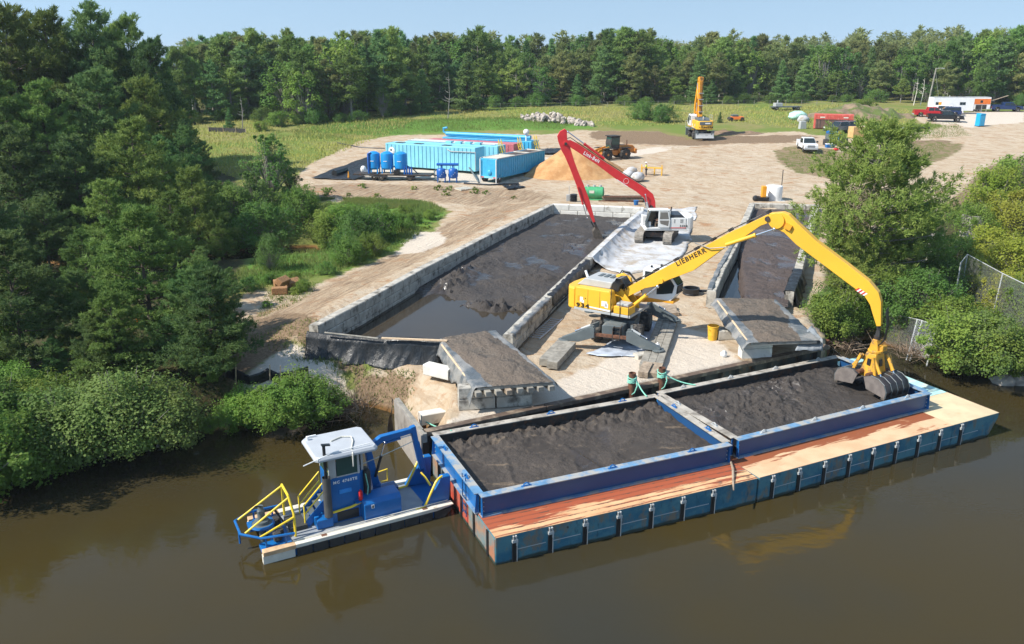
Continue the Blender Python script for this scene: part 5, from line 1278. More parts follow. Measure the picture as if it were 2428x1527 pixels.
# the lettering reads along the boom seen from the cab side (+y): build its basis by hand
ex = Vector((b_[0] - a[0], 0, b_[1] - a[1])).normalized(); ez = Vector((0, 1, 0)); ey = ez.cross(ex)
o.rotation_euler = Matrix((ex, ey, ez)).transposed().to_euler(); o.scale = (L / max(.1, o.dimensions.x), 1, 1)
cylinder(lb, bz(855, 425), bz(470, 140), .11, m_red, .55, .30)
for y in (-.42, .42): cylinder(lb, bz(1315, 960), bz(1285, 800), .09, m_lgrey, .5, y)
cylinder(lb, bz(575, 720), bz(675, 1050), .08, m_red, .55, .28)
mb = MB(); mb.tube([(*bz(990, 645)[:1], .3, bz(990, 645)[1]), (bz(1100, 718)[0], .3, bz(1100, 718)[1])], .03, 6); mb.build('pipe', m_white, bm)
mb = MB(); x, z = bz(1085, 660); mb.tube([(x + .23 * math.cos(a), .272, z + .23 * math.sin(a)) for a in np.linspace(0, 2 * math.pi, 21)], .012, 5); mb.build('ring_decal', m_lwhite, bm)
hoses(bm, [[(p[0], y, p[1] + .08) for p in (bz(1300, 740), bz(1100, 615), bz(800, 420), bz(580, 270), bz(500, 215), bz(430, 235), bz(430, 340))] for y in (-.1, .1)], .03)
# bucket and its linkage
bx, bz0 = bz(752, 1095)
mb = MB(); mb.beam((bx, 0, bz0), (bx - .25, 0, bz0 - .55), .3, .2); mb.beam((bx + .3, 0, bz0 + .05), (bx - .05, 0, bz0 - .6), .2, .12); mb.build('bucket_linkage', m_steel, lb, bevel=.01)
prof = [(bx - .05, bz0 - .45), (bx + .12, bz0 - .85), (bx + .02, bz0 - 1.3), (bx - .3, bz0 - 1.55), (bx - .85, bz0 - 1.5)]
mb = MB(); mb.grid([[(x, y, z) for y in (-.5, 0, .5)] for x, z in prof]); bk = mb.build('bucket', m_mudpaint, lb, smooth=True, solid=.05)
for y in (-.5, .5):
    mb = MB(); mb.prism(prof + [(bx - .5, bz0 - .75)], y - .025, y + .025); mb.build('bucket_side', m_mudpaint, bk)
person('person in a red shirt and tan trousers seated in the open excavator cab', LBC + Vector((.1, -.98, 1.22)), math.pi, True, mat('red_shirt', (.55, .03, .03), .8), mat('tan_trousers', (.34, .24, .16), .85), None, mat('dark_hair', (.03, .02, .015), .7))
# ---------------------------------------------------------------- workboat
OB = G(624.8, 1313.1, .5); OB.z = 0; AB = rad(28.06)
bt = thing('workboat', 'blue push boat with a white wheelhouse and yellow rails moored beside the left barge end', 'workboat', OB, AB)
m_cream = mat('cream_rub_strip', (.66, .62, .52), .6, var=.08, dirt=(.42, .36, .27), ds=2.5, dl=.58, dh=.75)
m_ply = mat('plywood', (.58, .38, .21), .8, var=.2, vs=3, dirt=(.68, .56, .42), ds=4)
m_fend = mat('black_fender', (.035, .033, .03), .75, var=.3, dirt=(.13, .115, .09), ds=3)
mb = MB(); mb.prism([(1.2, -.5), (7.1, -.5), (7.85, .3), (7.85, .4), (1.0, .4)], .12, 2.95); mb.build('hull', m_blue, bt)
mb = MB(); mb.bb(1.1, 6.9, .36, 2.72, .405, .43); mb.build('deck', m_deck, bt)
mb = MB(); mb.bb(2.1, 7.3, .335, .355, .405, .50); mb.build('deck_coaming', m_blue, bt)
for y0, y1, nm in ((0.0, .33, 'near'), (2.75, 3.05, 'far')):
    mb = MB(); mb.prism([(1.25, .36), (7.2, .36), (7.95, .47), (7.95, .52), (1.25, .52)], y0, y1); mb.build('rub_strip', m_cream, bt, bevel=.015)
    mb = MB(); mb.bb(0, 1.24, y0 + .01, y1 - .01, .34, .515); mb.build('bow_plank', m_ply, bt, bevel=.01)
    mb = MB(); mb.bb(-.02, 1.2, y0 + .03, y1 - .05, -.3, .335); mb.build('bow_float', m_cream, bt)
fd = None
for k in range(9):
    x = 1.28 + .64 * k
    if fd is None: mb = MB(); mb.bb(0, .61, -.10, .0, -.28, .355); fd = mb.build('fender', m_fend, bt, (x, .1, 0), bevel=.04)
    else: share(fd, (x, .1, 0))
mb = MB(); mb.prism([(7.05, -.3), (7.2, -.3), (7.9, .34), (7.1, .34)], .0, .1); mb.build('fender', m_fend, bt)
for x in (2.3, 6.6):
    mb = MB(); mb.bb(x, x + .22, .09, .26, .521, .528); mb.build('cleat_pocket', m_rust, bt)
for y in (.36, 2.42):
    mb = MB(); mb.prism([(6.75, .44), (7.9, .40), (8.0, 1.66), (7.62, 1.68), (7.45, 1.45)], y, y + .3); mb.build('push_knee', m_blue, bt, bevel=.03)
    mb = MB(); mb.tube([(6.35, y - .06, .5), (6.75, y - .05, .52), (7.3, y - .05, 1.55), (7.45, y + .0, 1.66), (7.65, y + .1, 1.67)], .05, 8); mb.build('yellow_rail', m_rail, bt, smooth=True)
mb = MB(); mb.tube([(7.2, .7, 1.25), (7.3, 1.5, 1.2), (7.2, 1.75, 1.35)], .045, 8); mb.build('yellow_rail', m_rail, bt, smooth=True)
mb = MB(); mb.bb(7.7, 7.95, .6, 2.4, .2, .43); mb.build('bow_plate', m_blue, bt)
# fuel box
mb = MB(); mb.prism([(.46, .435), (1.35, .435), (1.35, 1.34), (.62, 1.34), (.46, 1.18)], 4.2, 5.8, 'x'); fb = mb.build('fuel_box', m_blue, bt, bevel=.03)
mb = MB(); mb.bb(4.5, 4.62, .445, .458, .98, 1.14); mb.build('label_plate', m_white, fb)
mb = MB(); mb.bb(4.53, 4.59, .440, .444, 1.0, 1.12); mb.build('label_print', m_letter, fb)
# wheelhouse
mb = MB(); mb.prism([(2.98, .95), (4.2, .95), (4.45, 1.2), (4.45, 2.35), (2.98, 2.35)], .435, 2.45, 'z'); wh = mb.build('wheelhouse', m_blue, bt, bevel=.02)
mb = MB(); mb.bb(3.35, 3.85, .92, .949, 1.72, 1.90); mb.build('side_panel', mat('bright_blue', (.03, .24, .62), .4), wh)
for a, b_ in (((3.02, .98), 0), ((4.2, .98), 0), ((3.02, 2.32), 0), ((4.4, 2.32), 0), ((4.42, 1.2), 0)):
    mb = MB(); mb.box((a[0], a[1], 2.95), (.09, .09, 1.0)); mb.build('window_post', m_lgrey, wh)
mb = MB(); mb.bb(2.99, 3.28, .955, 1.0, 2.46, 3.44); mb.build('pillar_panel', m_lgrey, wh, bevel=.02)
mb = MB(); mb.bb(3.30, 4.16, .96, .972, 2.5, 3.4); g = mb.build('window', m_glassg, wh)
for a in ((3.28, 4.18, 2.46, 2.51), (3.28, 4.18, 3.38, 3.43)):
    mb = MB(); mb.bb(a[0], a[1], .945, .985, a[2], a[3]); mb.build('window_frame', m_lgrey, wh)
mb = MB(); mb.bb(3.0, 4.4, 2.33, 2.342, 2.5, 3.4); mb.build('window', m_glassg, wh)
mb = MB(); mb.bb(4.43, 4.442, 1.22, 2.3, 2.5, 3.4); mb.build('window', m_glassg, wh)
mb = MB(); mb.bb(2.985, 2.997, 1.0, 2.3, 2.5, 3.4); mb.build('window', m_glassg, wh)
mb = MB(); mb.prism([(2.4, .78), (2.55, .62), (4.85, .62), (5.0, .78), (5.0, 2.72), (4.85, 2.88), (2.55, 2.88), (2.4, 2.72)], 3.44, 3.52, 'z'); mb.prism([(2.4, .78), (2.55, .62), (4.85, .62), (5.0, .78), (5.0, 2.72), (4.85, 2.88), (2.55, 2.88), (2.4, 2.72)], 3.522, 3.62, 'z', .06); rf = mb.build('roof', mat('roof_grey', (.42, .44, .46), .5, var=.05), wh, bevel=.01)
mb = MB(); mb.tube([(1.9, .55, 3.5), (3.2, .8, 3.68), (4.7, .85, 3.72)], .022, 6); mb.build('antenna', m_white, rf)
mb = MB(); mb.tube([(3.4, 1.9, 3.65), (3.9, 2.1, 3.66), (4.25, 1.9, 3.67), (4.2, 1.5, 3.66), (3.95, .9, 3.66), (3.9, .6, 3.55), (3.88, .58, 3.0)], .03, 6); mb.build('rope', m_wrope, rf, smooth=True)
mb = MB(); mb.cyl((2.6, 2.5, 3.6), (2.6, 2.5, 3.78), .06, n=8); mb.build('nav_light', m_white, rf)
mb = MB(); mb.bb(2.6, 3.0, 2.66, 2.72, 3.63, 3.7); mb.build('light_bar', m_white, rf)
text('registration', 'MC', .17, m_lwhite, wh, (3.12, .944, 2.2), (math.pi / 2, 0, 0), .006, .004, 1.0)
text('registration', '4760TE', .17, m_lwhite, wh, (3.5, .944, 2.2), (math.pi / 2, 0, 0), .006, .004, 1.0)
mb = MB(); mb.cyl((4.18, .82, 1.3), (4.18, .82, 1.68), .085, n=12); mb.cyl((4.18, .82, 1.68), (4.18, .82, 1.76), .03, n=8); mb.build('fire_extinguisher', m_red, wh, smooth=True)
mb = MB(); mb.bb(3.95, 4.5, .7, .95, 1.22, 1.28); mb.build('shelf', m_blue, wh)
mb = MB(); mb.tube([(3.0, .86, 1.0), (3.8, .86, 1.06), (4.3, .86, 1.2)], .05, 8); mb.build('yellow_rail', m_rail, bt, smooth=True)
mb = MB(); mb.bb(3.2, 4.1, .925, .949, .5, .9); mb.build('engine_opening', m_black, wh)
for k in range(5): mb = MB(); mb.tube([(4.5, 1.0 + .05 * k, 2.3), (4.58, .98 + .05 * k, 1.7), (4.52, 1.0 + .04 * k, 1.25)], .018, 5); mb.build('hung_rope', m_rope, wh)
mb = MB(); mb.bb(4.46, 4.75, 1.05, 1.6, 1.3, 2.4); mb.build('hung_jacket', m_fend, wh, bevel=.1)
# exhaust with heat guard
mb = MB(); mb.cyl((2.82, .84, .8), (2.82, .84, 4.0), .065, n=12); ex = mb.build('exhaust_pipe', m_black, bt, smooth=True)
mb = MB(); mb.cyl((2.82, .84, .9), (2.82, .84, 2.65), .16, n=18, cap=False); mb.build('heat_guard', mat('guard_mesh', (.10, .10, .095), .6, .4, bump=(60, .8)), ex, solid=.012)
mb = MB(); mb.box((2.9, .84, 4.05), (.34, .16, .05), ry=.15); mb.build('rain_cap', m_black, ex)
# deck crane
mb = MB(); mb.cyl((5.35, 2.25, .43), (5.3, 2.25, 1.1), .22, n=14); mb.beam((5.3, 2.25, .9), (5.02, 2.25, 2.85), .36, .34, .24, .26); cr = mb.build('crane_post', m_blue, bt, bevel=.02)
mb = MB(); mb.beam((4.98, 2.25, 2.75), (5.65, 2.25, 3.12), .26, .26); mb.beam((5.6, 2.25, 3.1), (7.15, 2.25, 3.22), .26, .30, .22, .22); mb.build('crane_boom', m_blue, cr, bevel=.02)
mb = MB(); mb.beam((7.08, 2.25, 3.38), (7.42, 2.25, 1.25), .24, .24, .18, .18); mb.beam((7.3, 2.25, 2.6), (7.62, 2.25, 1.0), .14, .12); mb.build('crane_jib', m_blue, cr, bevel=.02)
cylinder(cr, (5.25, 2.05, 1.5), (5.75, 2.1, 2.98), .06, m_black, .6); cylinder(cr, (5.75, 2.25, 2.86), (7.0, 2.25, 2.98), .055, m_blue, .6)
mb = MB(); mb.bb(5.5, 6.25, 2.0, 2.6, .44, .8); mb.build('valve_box', m_navy, bt, bevel=.02)
mb = MB(); mb.bb(4.5, 5.0, 1.6, 2.2, .45, .8); mb.build('deck_crate', m_cream, bt, bevel=.02)
mb = MB(); mb.tube([(5.6, 2.85, .5), (5.6, 2.85, 1.25), (6.05, 2.85, 1.3), (6.05, 2.85, .75), (5.6, 2.85, .75)], .03, 6); mb.build('yellow_rail', m_rail, bt)
# stairs and hatch behind the wheelhouse
for y in (1.25, 2.1):
    mb = MB(); mb.beam((2.0, y, .5), (2.95, y, 1.45), .06, .28); mb.build('stair_stringer', m_blue, bt)
    mb = MB(); mb.tube([(1.95, y, .5), (1.95, y, 1.4), (2.85, y, 2.3), (2.85, y, 1.4)], .035, 7); mb.tube([(1.95, y, 1.0), (2.85, y, 1.9)], .03, 6); mb.build('stair_rail', m_rail, bt, smooth=True)
tr_ = None
for k in range(4):
    if tr_ is None: mb = MB(); mb.bb(-.12, .12, 1.29, 2.06, -.02, .02); tr_ = mb.build('stair_tread', m_grey, bt, (2.1, 0, .62))
    else: share(tr_, (2.1 + .24 * k, 0, .62 + .24 * k))
mb = MB(); mb.bb(1.3, 2.0, 1.1, 2.2, .44, .62); mb.build('hatch_grating', mat('grating', (.06, .06, .055), .6, .3, bump=(50, .9)), bt)
mb = MB(); mb.bb(2.3, 2.98, .75, 2.35, .44, .85); mb.build('engine_casing', m_blue, bt, bevel=.04)
# gate, bow rail and drive unit
mb = MB(); mb.tube([(1.42, .75, .45), (1.42, .75, 1.45), (1.35, 1.2, 2.05), (1.35, 2.2, 2.05), (1.42, 2.6, 1.45), (1.42, 2.6, .45)], .05, 8); mb.build('yellow_gate', m_rail, bt, smooth=True)
for a, b_ in (((1.36, 1.15, 1.98), (-.45, .95, 1.0)), ((1.36, 2.25, 1.98), (-.5, 2.1, 1.0)), ((1.42, .75, 1.3), (.0, .5, .93))):
    mb = MB(); mb.tube([a, b_], .042, 8); mb.build('yellow_rail', m_rail, bt, smooth=True)
mb = MB(); mb.tube([(1.3, .3, .85), (.05, .42, .92), (-.62, 1.0, .98), (-.62, 2.1, .98), (.05, 2.65, .92), (1.3, 2.72, .85)], .055, 8); mb.build('bow_rail', m_blue, bt, smooth=True)
for x, y in ((.95, .34), (.95, 2.68), (.2, .42), (.2, 2.62), (-.6, 1.5)):
    mb = MB(); mb.cyl((x, y, .3), (x, y, .92), .04, n=7); mb.build('rail_post', m_blue, bt)
mb = MB(); mb.bb(.0, 1.2, .36, .85, .3, .48); mb.bb(-.1, 1.2, 2.1, 2.7, .3, .48); mb.bb(.5, 1.2, .85, 2.1, .3, .52); mb.build('drive_frame', m_blue, bt, bevel=.03)
mb = MB(); mb.lathe([(.10, -.6), (.14, .3), (.14, .85), (.42, .86), (.44, .98), (.30, 1.0), (.28, 1.12), (.15, 1.14), (.15, 1.55), (.11, 1.6), (.10, 1.75)], (.3, 1.45, 0), 20); mb.build('drive_unit', m_grey, bt, smooth=True)
mb = MB(); mb.lathe([(.46, .88), (.5, .93), (.46, 1.0), (.40, 1.0), (.40, .9)], (.3, 1.45, 0), 20); mb.build('drive_collar', m_blue, bt, smooth=True)
hoses(bt, [[(.35, 1.4, 1.72), (.1, 1.3, 1.85), (-.05, 1.35, 1.7)], [(.4, 1.5, 1.45), (.8, 1.6, 1.4), (1.2, 1.5, .7)], [(.4, 1.6, 1.4), (.9, 1.75, 1.3), (1.2, 1.7, .6)]], .035)
for x, y in ((.85, 1.0), (.7, .7), (.95, 1.9)):
    mb = MB(); mb.box((x, y, .68), (.3, .3, .3)); mb.cyl((x, y - .2, .7), (x, y + .2, .7), .12, n=10); mb.build('drive_motor', m_fend, bt, bevel=.03)
mb = MB(); mb.tube([(1.2, .25, .56), (3.5, .3, .60), (6, .22, .62), (7.8, .3, .58)], .018, 5); mb.build('deck_line', m_wrope, bt)
rope('mooring_rope', 'thin pale line from the wheelhouse over the crane to the barge corner', [OB + Matrix.Rotation(AB, 3, 'Z') @ Vector((4.4, 2.0, 2.2)), OB + Matrix.Rotation(AB, 3, 'Z') @ Vector((7.3, 2.2, 2.75))], .018, m_wrope, .03)

# ---------------------------------------------------------------- liquid tanks and filter plant
m_cyan = mat('faded_cyan_tank', (.22, .56, .68), .5, var=.08, vs=.7, dirt=(.15, .55, .58), ds=1.2, dl=.55, dh=.75)
m_cyan2 = mat('blue_tank', (.05, .38, .62), .45, var=.08, dirt=(.20, .47, .6), ds=1.2, dl=.6, dh=.8)
m_filt = mat('filter_blue', (.010, .25, .62), .38, var=.05)
m_filt2 = mat('deep_filter_blue', (.012, .11, .42), .35, var=.08)
m_pink = mat('faded_red_tank', (.48, .13, .15), .55, var=.12, dirt=(.55, .3, .28), ds=1.4)
def frac_tank(label, loc, rz, L, W, H, m, mtop, kind, rib=.62):
    t = thing('frac_tank', label, 'tank', loc, rz, 'steel liquid tanks on the pad'); z0 = .55 if kind == 'wheels' else .25
    mb = MB(); mb.bb(0, L, 0, W, z0, H); b = mb.build('body', m, t, bevel=.05)
    r1 = r2 = None; n = int(L / rib)
    for k in range(n):
        x = .3 + rib * k
        if r1 is None:
            mb = MB(); mb.bb(-.06, .06, -.07, -.001, z0 + .1, H - .12); r1 = mb.build('rib', m, t, (x, 0, 0)); r2 = share(r1, (x, W, 0), math.pi)
        else: share(r1, (x, 0, 0)); share(r1, (x, W, 0), math.pi)
    e = None
    for k in range(4):
        y = .35 + k * (W - .7) / 3
        if e is None: mb = MB(); mb.bb(-.06, -.001, -.05, .05, z0 + .15, H - .15); e = mb.build('rib', m, t, (0, y, 0))
        else: share(e, (0, y, 0))
    if kind == 'wheels':
        for x in (.6, ):
            for y in (.25, W - .25): wheel(t, (x, y, .5), .5, .5, m_white, 0, False, n=18)
        mb = MB(); mb.bb(-.12, .1, -.02, W + .02, z0 - .0, z0 + .22); mb.build('rear_bumper', m_cyan, t)
        for y in (.35, W - .35):
            mb = MB(); mb.bb(-.14, -.121, y - .2, y + .2, z0 + .05, z0 + .17); mb.build('tail_light', m_red, t)
        mb = MB(); mb.lathe([(.30, -.001), (.30, -.12), (.24, -.16), (.05, -.2)], (0, W / 2 + .1, 1.25), 18, 'x'); mb.build('manway', m_cyan2, t, smooth=True)
        mb = MB(); mb.bb(1.5, 2.1, -.085, -.072, 1.6, 2.6); mb.build('notice_board', mat('notice_pink', (.6, .35, .33), .6), t)
        mb = MB(); mb.bb(6.5, 7.2, -.09, -.072, .6, 1.3); mb.build('hatch_door', m_blue, t)
    return t, b
a, b_ = G(913.5, 339, 6.95), G(1126.5, 351, 6.95); az = math.atan2(b_.y - a.y, b_.x - a.x); LT = (b_ - a).length
zg = 3.66
base = Vector((a.x, a.y, zg)); ny = Vector((-math.sin(az), math.cos(az), 0))
mb = MB()
t1, body = frac_tank('long faded cyan ribbed tank facing the river behind the filter trailer', base, az, LT, 2.5, 3.3, m_cyan, m_cyan, 'skid')
mb = MB(); mb.lathe([(.48, -.075), (.48, -.10), (.40, -.11)], (1.05, 0, 2.35), 24, 'y'); h = mb.build('manway_hatch', m_white, t1)
mb = MB(); mb.lathe([(.16, -.111), (.16, -.125), (.1, -.125)], (1.0, 0, 2.42), 16, 'y'); mb.build('hatch_handle', m_grey, h)
for k in range(7):
    an = math.pi * (1.08 + .84 * k / 6); mb = MB(); mb.box((1.05 + .36 * math.cos(an), -.118, 2.35 + .36 * math.sin(an)), (.10, .02, .06), ry=-an); mb.build('hatch_clamp', m_grey, h)
mb = MB(); mb.tube([(LT - 4.2, -.12, 2.95), (LT - 3.6, -.12, 2.7), (LT + .1, -.12, 2.75), (LT + .1, -.12, .4)], .06, 8); mb.build('overflow_pipe', m_lgrey, t1, smooth=True)
for x in (1.2, 4.2, 8.6): mb = MB(); mb.bb(x, x + 1.2, .6, 1.4, 3.3, 3.36); mb.build('roof_hatch', m_fend, t1)
t2, _ = frac_tank('second cyan ribbed tank behind the front one, carrying white pipework', base + ny * 2.9 + Vector((1.0, .3, 0)), az, LT + .6, 2.4, 3.25, m_cyan, m_cyan, 'skid')
for x in (6.5, 8, 9.5, 11): 
    mb = MB(); mb.bb(x, x + .9, .2, 1.0, 3.25, 3.55); mb.build('valve_chest', m_cyan, t2, bevel=.03)
for y in (.5, 1.3, 2.1):
    mb = MB(); mb.cyl((.2, y, 3.36), (LT, y, 3.36), .07, n=8); mb.build('roof_pipe', m_lgrey, t2)
t3, _ = frac_tank('faded red tank between the cyan tanks', base + ny * 5.8 + Vector((2.2, .6, 0)), az, LT + .2, 2.4, 3.2, m_pink, m_pink, 'skid')
t4, _ = frac_tank('rearmost blue tank with a fat pipe along its roof', base + ny * 8.6 + Vector((3.2, .9, 0)), az, LT + .4, 2.4, 3.3, m_cyan2, m_cyan2, 'skid')
mb = MB(); mb.cyl((.4, .6, 3.75), (LT, .6, 3.75), .30, n=14); mb.tube([(.45, .6, 3.75), (-.1, .6, 4.0), (-.1, .6, 4.5), (.5, .6, 4.6)], .16, 8); mb.build('roof_pipe', m_cyan2, t4, smooth=True)
mb = MB(); mb.ball((LT - .6, .4, 4.5), .42, 14, 9); mb.cyl((LT - .6, .4, 3.2), (LT - .6, .4, 4.2), .12, n=8); mb.build('white_float_ball', m_white, t4, smooth=True)
for tt, yy in ((t2, .4), (t3, .5), (t4, .5)):   # yellow access stairs on the right ends
    for y in (yy, yy + .7):
        mb = MB(); mb.tube([(LT + .55, y, 3.2), (LT + 1.5, y, .3)], .05, 6); mb.tube([(LT + .5, y, 4.1), (LT + .6, y, 3.2)], .04, 6); mb.tube([(LT + .5, y, 4.1), (LT + 1.55, y, 1.3), (LT + 1.5, y, .3)], .04, 6); mb.build('stair_rail', m_rail, tt)
    mb = MB()
    for k in range(7): mb.bb(LT + .62 + .125 * k, LT + .85 + .125 * k, yy, yy + .7, 2.85 - .38 * k, 2.88 - .38 * k)
    tag(mb.build('stair_treads', m_rail, tt), kind='stuff')
q0, q1 = T(1140, 431), T(1258, 396); aq2 = math.atan2(q1.y - q0.y, q1.x - q0.x)
t5, b5 = frac_tank('blue wheeled tank standing end on right of the cyan tanks', (q0.x, q0.y, q0.z), aq2, 11.9, 2.45, 2.95, m_cyan2, m_cyan, 'wheels', .45)
for o in list(t5.children):
    if o.name.startswith('rib') and abs(o.location.y) > 1e-3: o.location.y = 2.45
t5.scale = (1, -1, 1); t5.location = T(1140, 431) + Vector((0, 0, 0))
mb = MB(); mb.bb(.3, 11.6, .25, 2.2, 2.951, 2.96); mb.build('sludge', m_mud2, t5)
for x in (.5, 4.2, 7.8, 11.2): mb = MB(); mb.bb(x - .12, x + .12, 0, 2.45, 2.955, 3.05); mb.build('cross_member', m_cream, t5)
for y in (.0, 2.45): mb = MB(); mb.bb(0, 11.9, y - .08, y + .08, 2.951, 3.04); mb.build('top_rail', m_lgrey, t5)
mb = MB()
for k in range(9): mb.bb(.7 + .35 * k, .85 + .35 * k, .1, 2.35, 2.97, 3.02)
tag(mb.build('top_grating', m_cream, t5), kind='stuff')
for y in (0.05, 2.42): mb = MB(); mb.cyl((-.18, y, 0), (-.18, y, 2.9), .07, n=8); mb.build('corner_pipe', m_white, t5)
# filter trailer
p = T(838, 427); p2 = T(1022, 429); af = math.atan2(p2.y - p.y, p2.x - p.x); LF = (p2 - p).length
tf = thing('filter_trailer', 'flat trailer carrying three tall blue filter tanks in front of the cyan tank', 'trailer', p, af)
mb = MB(); mb.bb(0, LF, -.1, 2.0, .62, .80); mb.build('trailer_bed', m_steel, tf)
mb = MB(); mb.bb(LF * .35, LF * .62, .0, 1.9, .801, .84); mb.build('deck_boards', m_wood, tf)
for x in (LF * .27, LF * .36, LF * .72):
    for y in (.1, 1.85): wheel(tf, (x, y, .38), .38, .25, m_lgrey, 0, False, n=14)
fk = None
for k, px in enumerate((884, 915.5, 948)):
    x = LF * (px - 838) / 184
    mb = MB(); mb.lathe([(.1, 1.25), (.6, 1.3), (.8, 1.5), (.8, 3.2), (.76, 3.3), (.4, 3.5), (.1, 3.56)], n=22); o = mb.build('filter_tank', m_filt, tf, (x, 1.0, 0), smooth=True)
    mb = MB(); mb.bb(-.28, .18, -.815, -.80, 2.35, 2.43); mb.build('name_strip', m_lwhite, o)
    for ax, ay in ((-.55, -.55), (.55, -.55), (-.55, .55), (.55, .55)):
        mb = MB(); mb.bb(ax - .07, ax + .07, ay - .07, ay + .07, .8, 1.75); mb.build('tank_leg', m_filt, o)
mb = MB(); mb.tube([(LF * .2, .2, .9), (LF * .2, .2, 3.3), (LF * .23, .3, 3.5)], .13, 8); mb.build('inlet_pipe', m_filt2, tf, smooth=True)
for k in range(4): mb = MB(); mb.cyl((LF * .66 + .3 * k, .3, .8), (LF * .66 + .3 * k, .3, 1.75), .1, n=8); mb.build('cartridge_housing', m_filt2, tf)
mb = MB(); mb.bb(LF * .53, LF * .60, -.15, .6, .82, 1.35); mb.build('control_box', m_black, tf)
mb = MB(); mb.beam((LF, .95, .7), (LF + .9, .95, .55), .2, .14); mb.build('drawbar', m_steel, tf)
hoses(tf, [[(LF * .1, 0, .9), (LF * .3, -.3, .5), (LF * .5, -.25, .5), (LF * .8, -.2, .4), (LF + 1.4, -.4, .1)], [(LF * .62, 1.2, 2.0), (LF * .75, 1.0, 1.4), (LF * .85, .6, .6)]], .07)
p = T(859, 418); mb = MB(); mb.cyl((0, 0, .2), (.7, .2, .8), .25, n=12); mb.ball((.2, 0, .9), .4, 10, 7, (1, 1, 1.2)); mb.box((.5, 0, .3), (.9, .7, .5)); tag(mb.build('pump_engine', m_white, None, p), 'white pump engine at the left end of the filter trailer', 'pump')
# pair of filter pods
p = T(1061, 432); tp = thing('filter_skid', 'pair of dark blue filter pods on legs between the trailer and the wheeled tank', 'filter', p, rad(-2))
for x in (-.72, .72):
    mb = MB(); mb.lathe([(.1, .45), (.5, .55), (.62, .75), (.62, 1.45), (.5, 1.65), (.1, 1.75)], n=20); o = mb.build('filter_pod', m_filt2, tp, (x, 0, 0), smooth=True)
    for ax, ay in ((-.45, -.45), (.45, -.45), (-.45, .45), (.45, .45)): mb = MB(); mb.cyl((ax, ay, 0), (ax, ay, .9), .05, n=6); mb.build('pod_leg', m_filt2, o)
    mb = MB(); mb.cyl((0, 0, 1.7), (0, 0, 2.2), .1, n=8); mb.build('riser', m_filt2, o)
    for k in range(3): mb = MB(); mb.ball((-.1 + .2 * k, -.6, .85 + .2 * k), .04, 6, 4); mb.build('gauge', m_lwhite, o)
mb = MB(); mb.cyl((-1.3, 0, 2.2), (1.4, 0, 2.2), .17, n=12); mb.build('manifold', m_filt2, tp)
mb = MB(); mb.bb(-.2, .2, -.4, -.3, 1.1, 1.55); mb.build('gauge_panel', m_lwhite, tp)
def tubeobj(name, label, cat, px, r, m, dz=.08):
    P = [T(x, y) + Vector((0, 0, dz + (q[0] if q else 0))) for x, y, *q in px]; out = []
    for i in range(len(P) - 1):
        for u in np.linspace(0, 1, 6)[:-1]: out.append(P[i].lerp(P[i + 1], u))
    out.append(P[-1]); mb = MB(); mb.tube(out, r, 7); return tag(mb.build(name, m, smooth=True), label, cat)
tubeobj('hose', 'grey suction hose looping from the filter pods to the left', 'hose', [(1036, 403, 0), (1030, 415, .4), (1032, 427, .2), (1042, 433, 0)], .09, m_grey)
tubeobj('hose', 'grey hose running from the filter pods to the wheeled tank', 'hose', [(1100, 405, .6), (1112, 412, .8), (1125, 425, .4), (1135, 434, 0)], .10, m_grey)
tubeobj('hose', 'black hose lying along the sandy bank left of the tanks', 'hose', [(800, 340), (850, 350), (880, 352), (912, 353)], .10, m_black)
tubeobj('hose', 'black hose running along the edge of the tank pad', 'hose', [(1100, 436), (1160, 440), (1230, 437)], .12, m_black)
tubeobj('culvert_pipe', 'short black culvert pipe on the liner left of the trailer', 'pipe', [(793, 419, .35), (820, 410, .35)], .42, m_black)
gsheet('berm_liner', 'black liner sheet over the bund left of the filter trailer', [(733, 424), (845, 428), (905, 388), (880, 372)], m_liner, .12, .12)
gsheet('berm_liner', 'black liner strip along the far side of the pad behind the sand heap', [(1258, 368), (1340, 366), (1340, 356), (1255, 358)], m_liner, .25, .2)
gsheet('berm_liner', 'crumpled black liner scrap below the wheeled tank', [(1205, 452), (1245, 446), (1228, 440), (1195, 443)], m_liner, .12, .2)
p = T(1100, 449); pt = thing('pallet', 'white wooden pallet lying on the sandy bank below the tanks', 'pallet', p, rad(35))
for k in range(5): mb = MB(); mb.bb(-.9, .9, -.75 + .33 * k, -.57 + .33 * k, .12, .16); mb.build('slat', m_cream, pt)
for x in (-.8, 0, .8): mb = MB(); mb.bb(x - .06, x + .06, -.75, .75, 0, .119); mb.build('runner', m_cream, pt)
p = T(827, 423); mb = MB(); mb.lathe([(.3, 0), (.3, .04), (.16, .05), (.04, .9)], n=12); tag(mb.build('traffic_cone', m_yel2, None, p), 'orange cone at the left end of the filter trailer', 'cone')

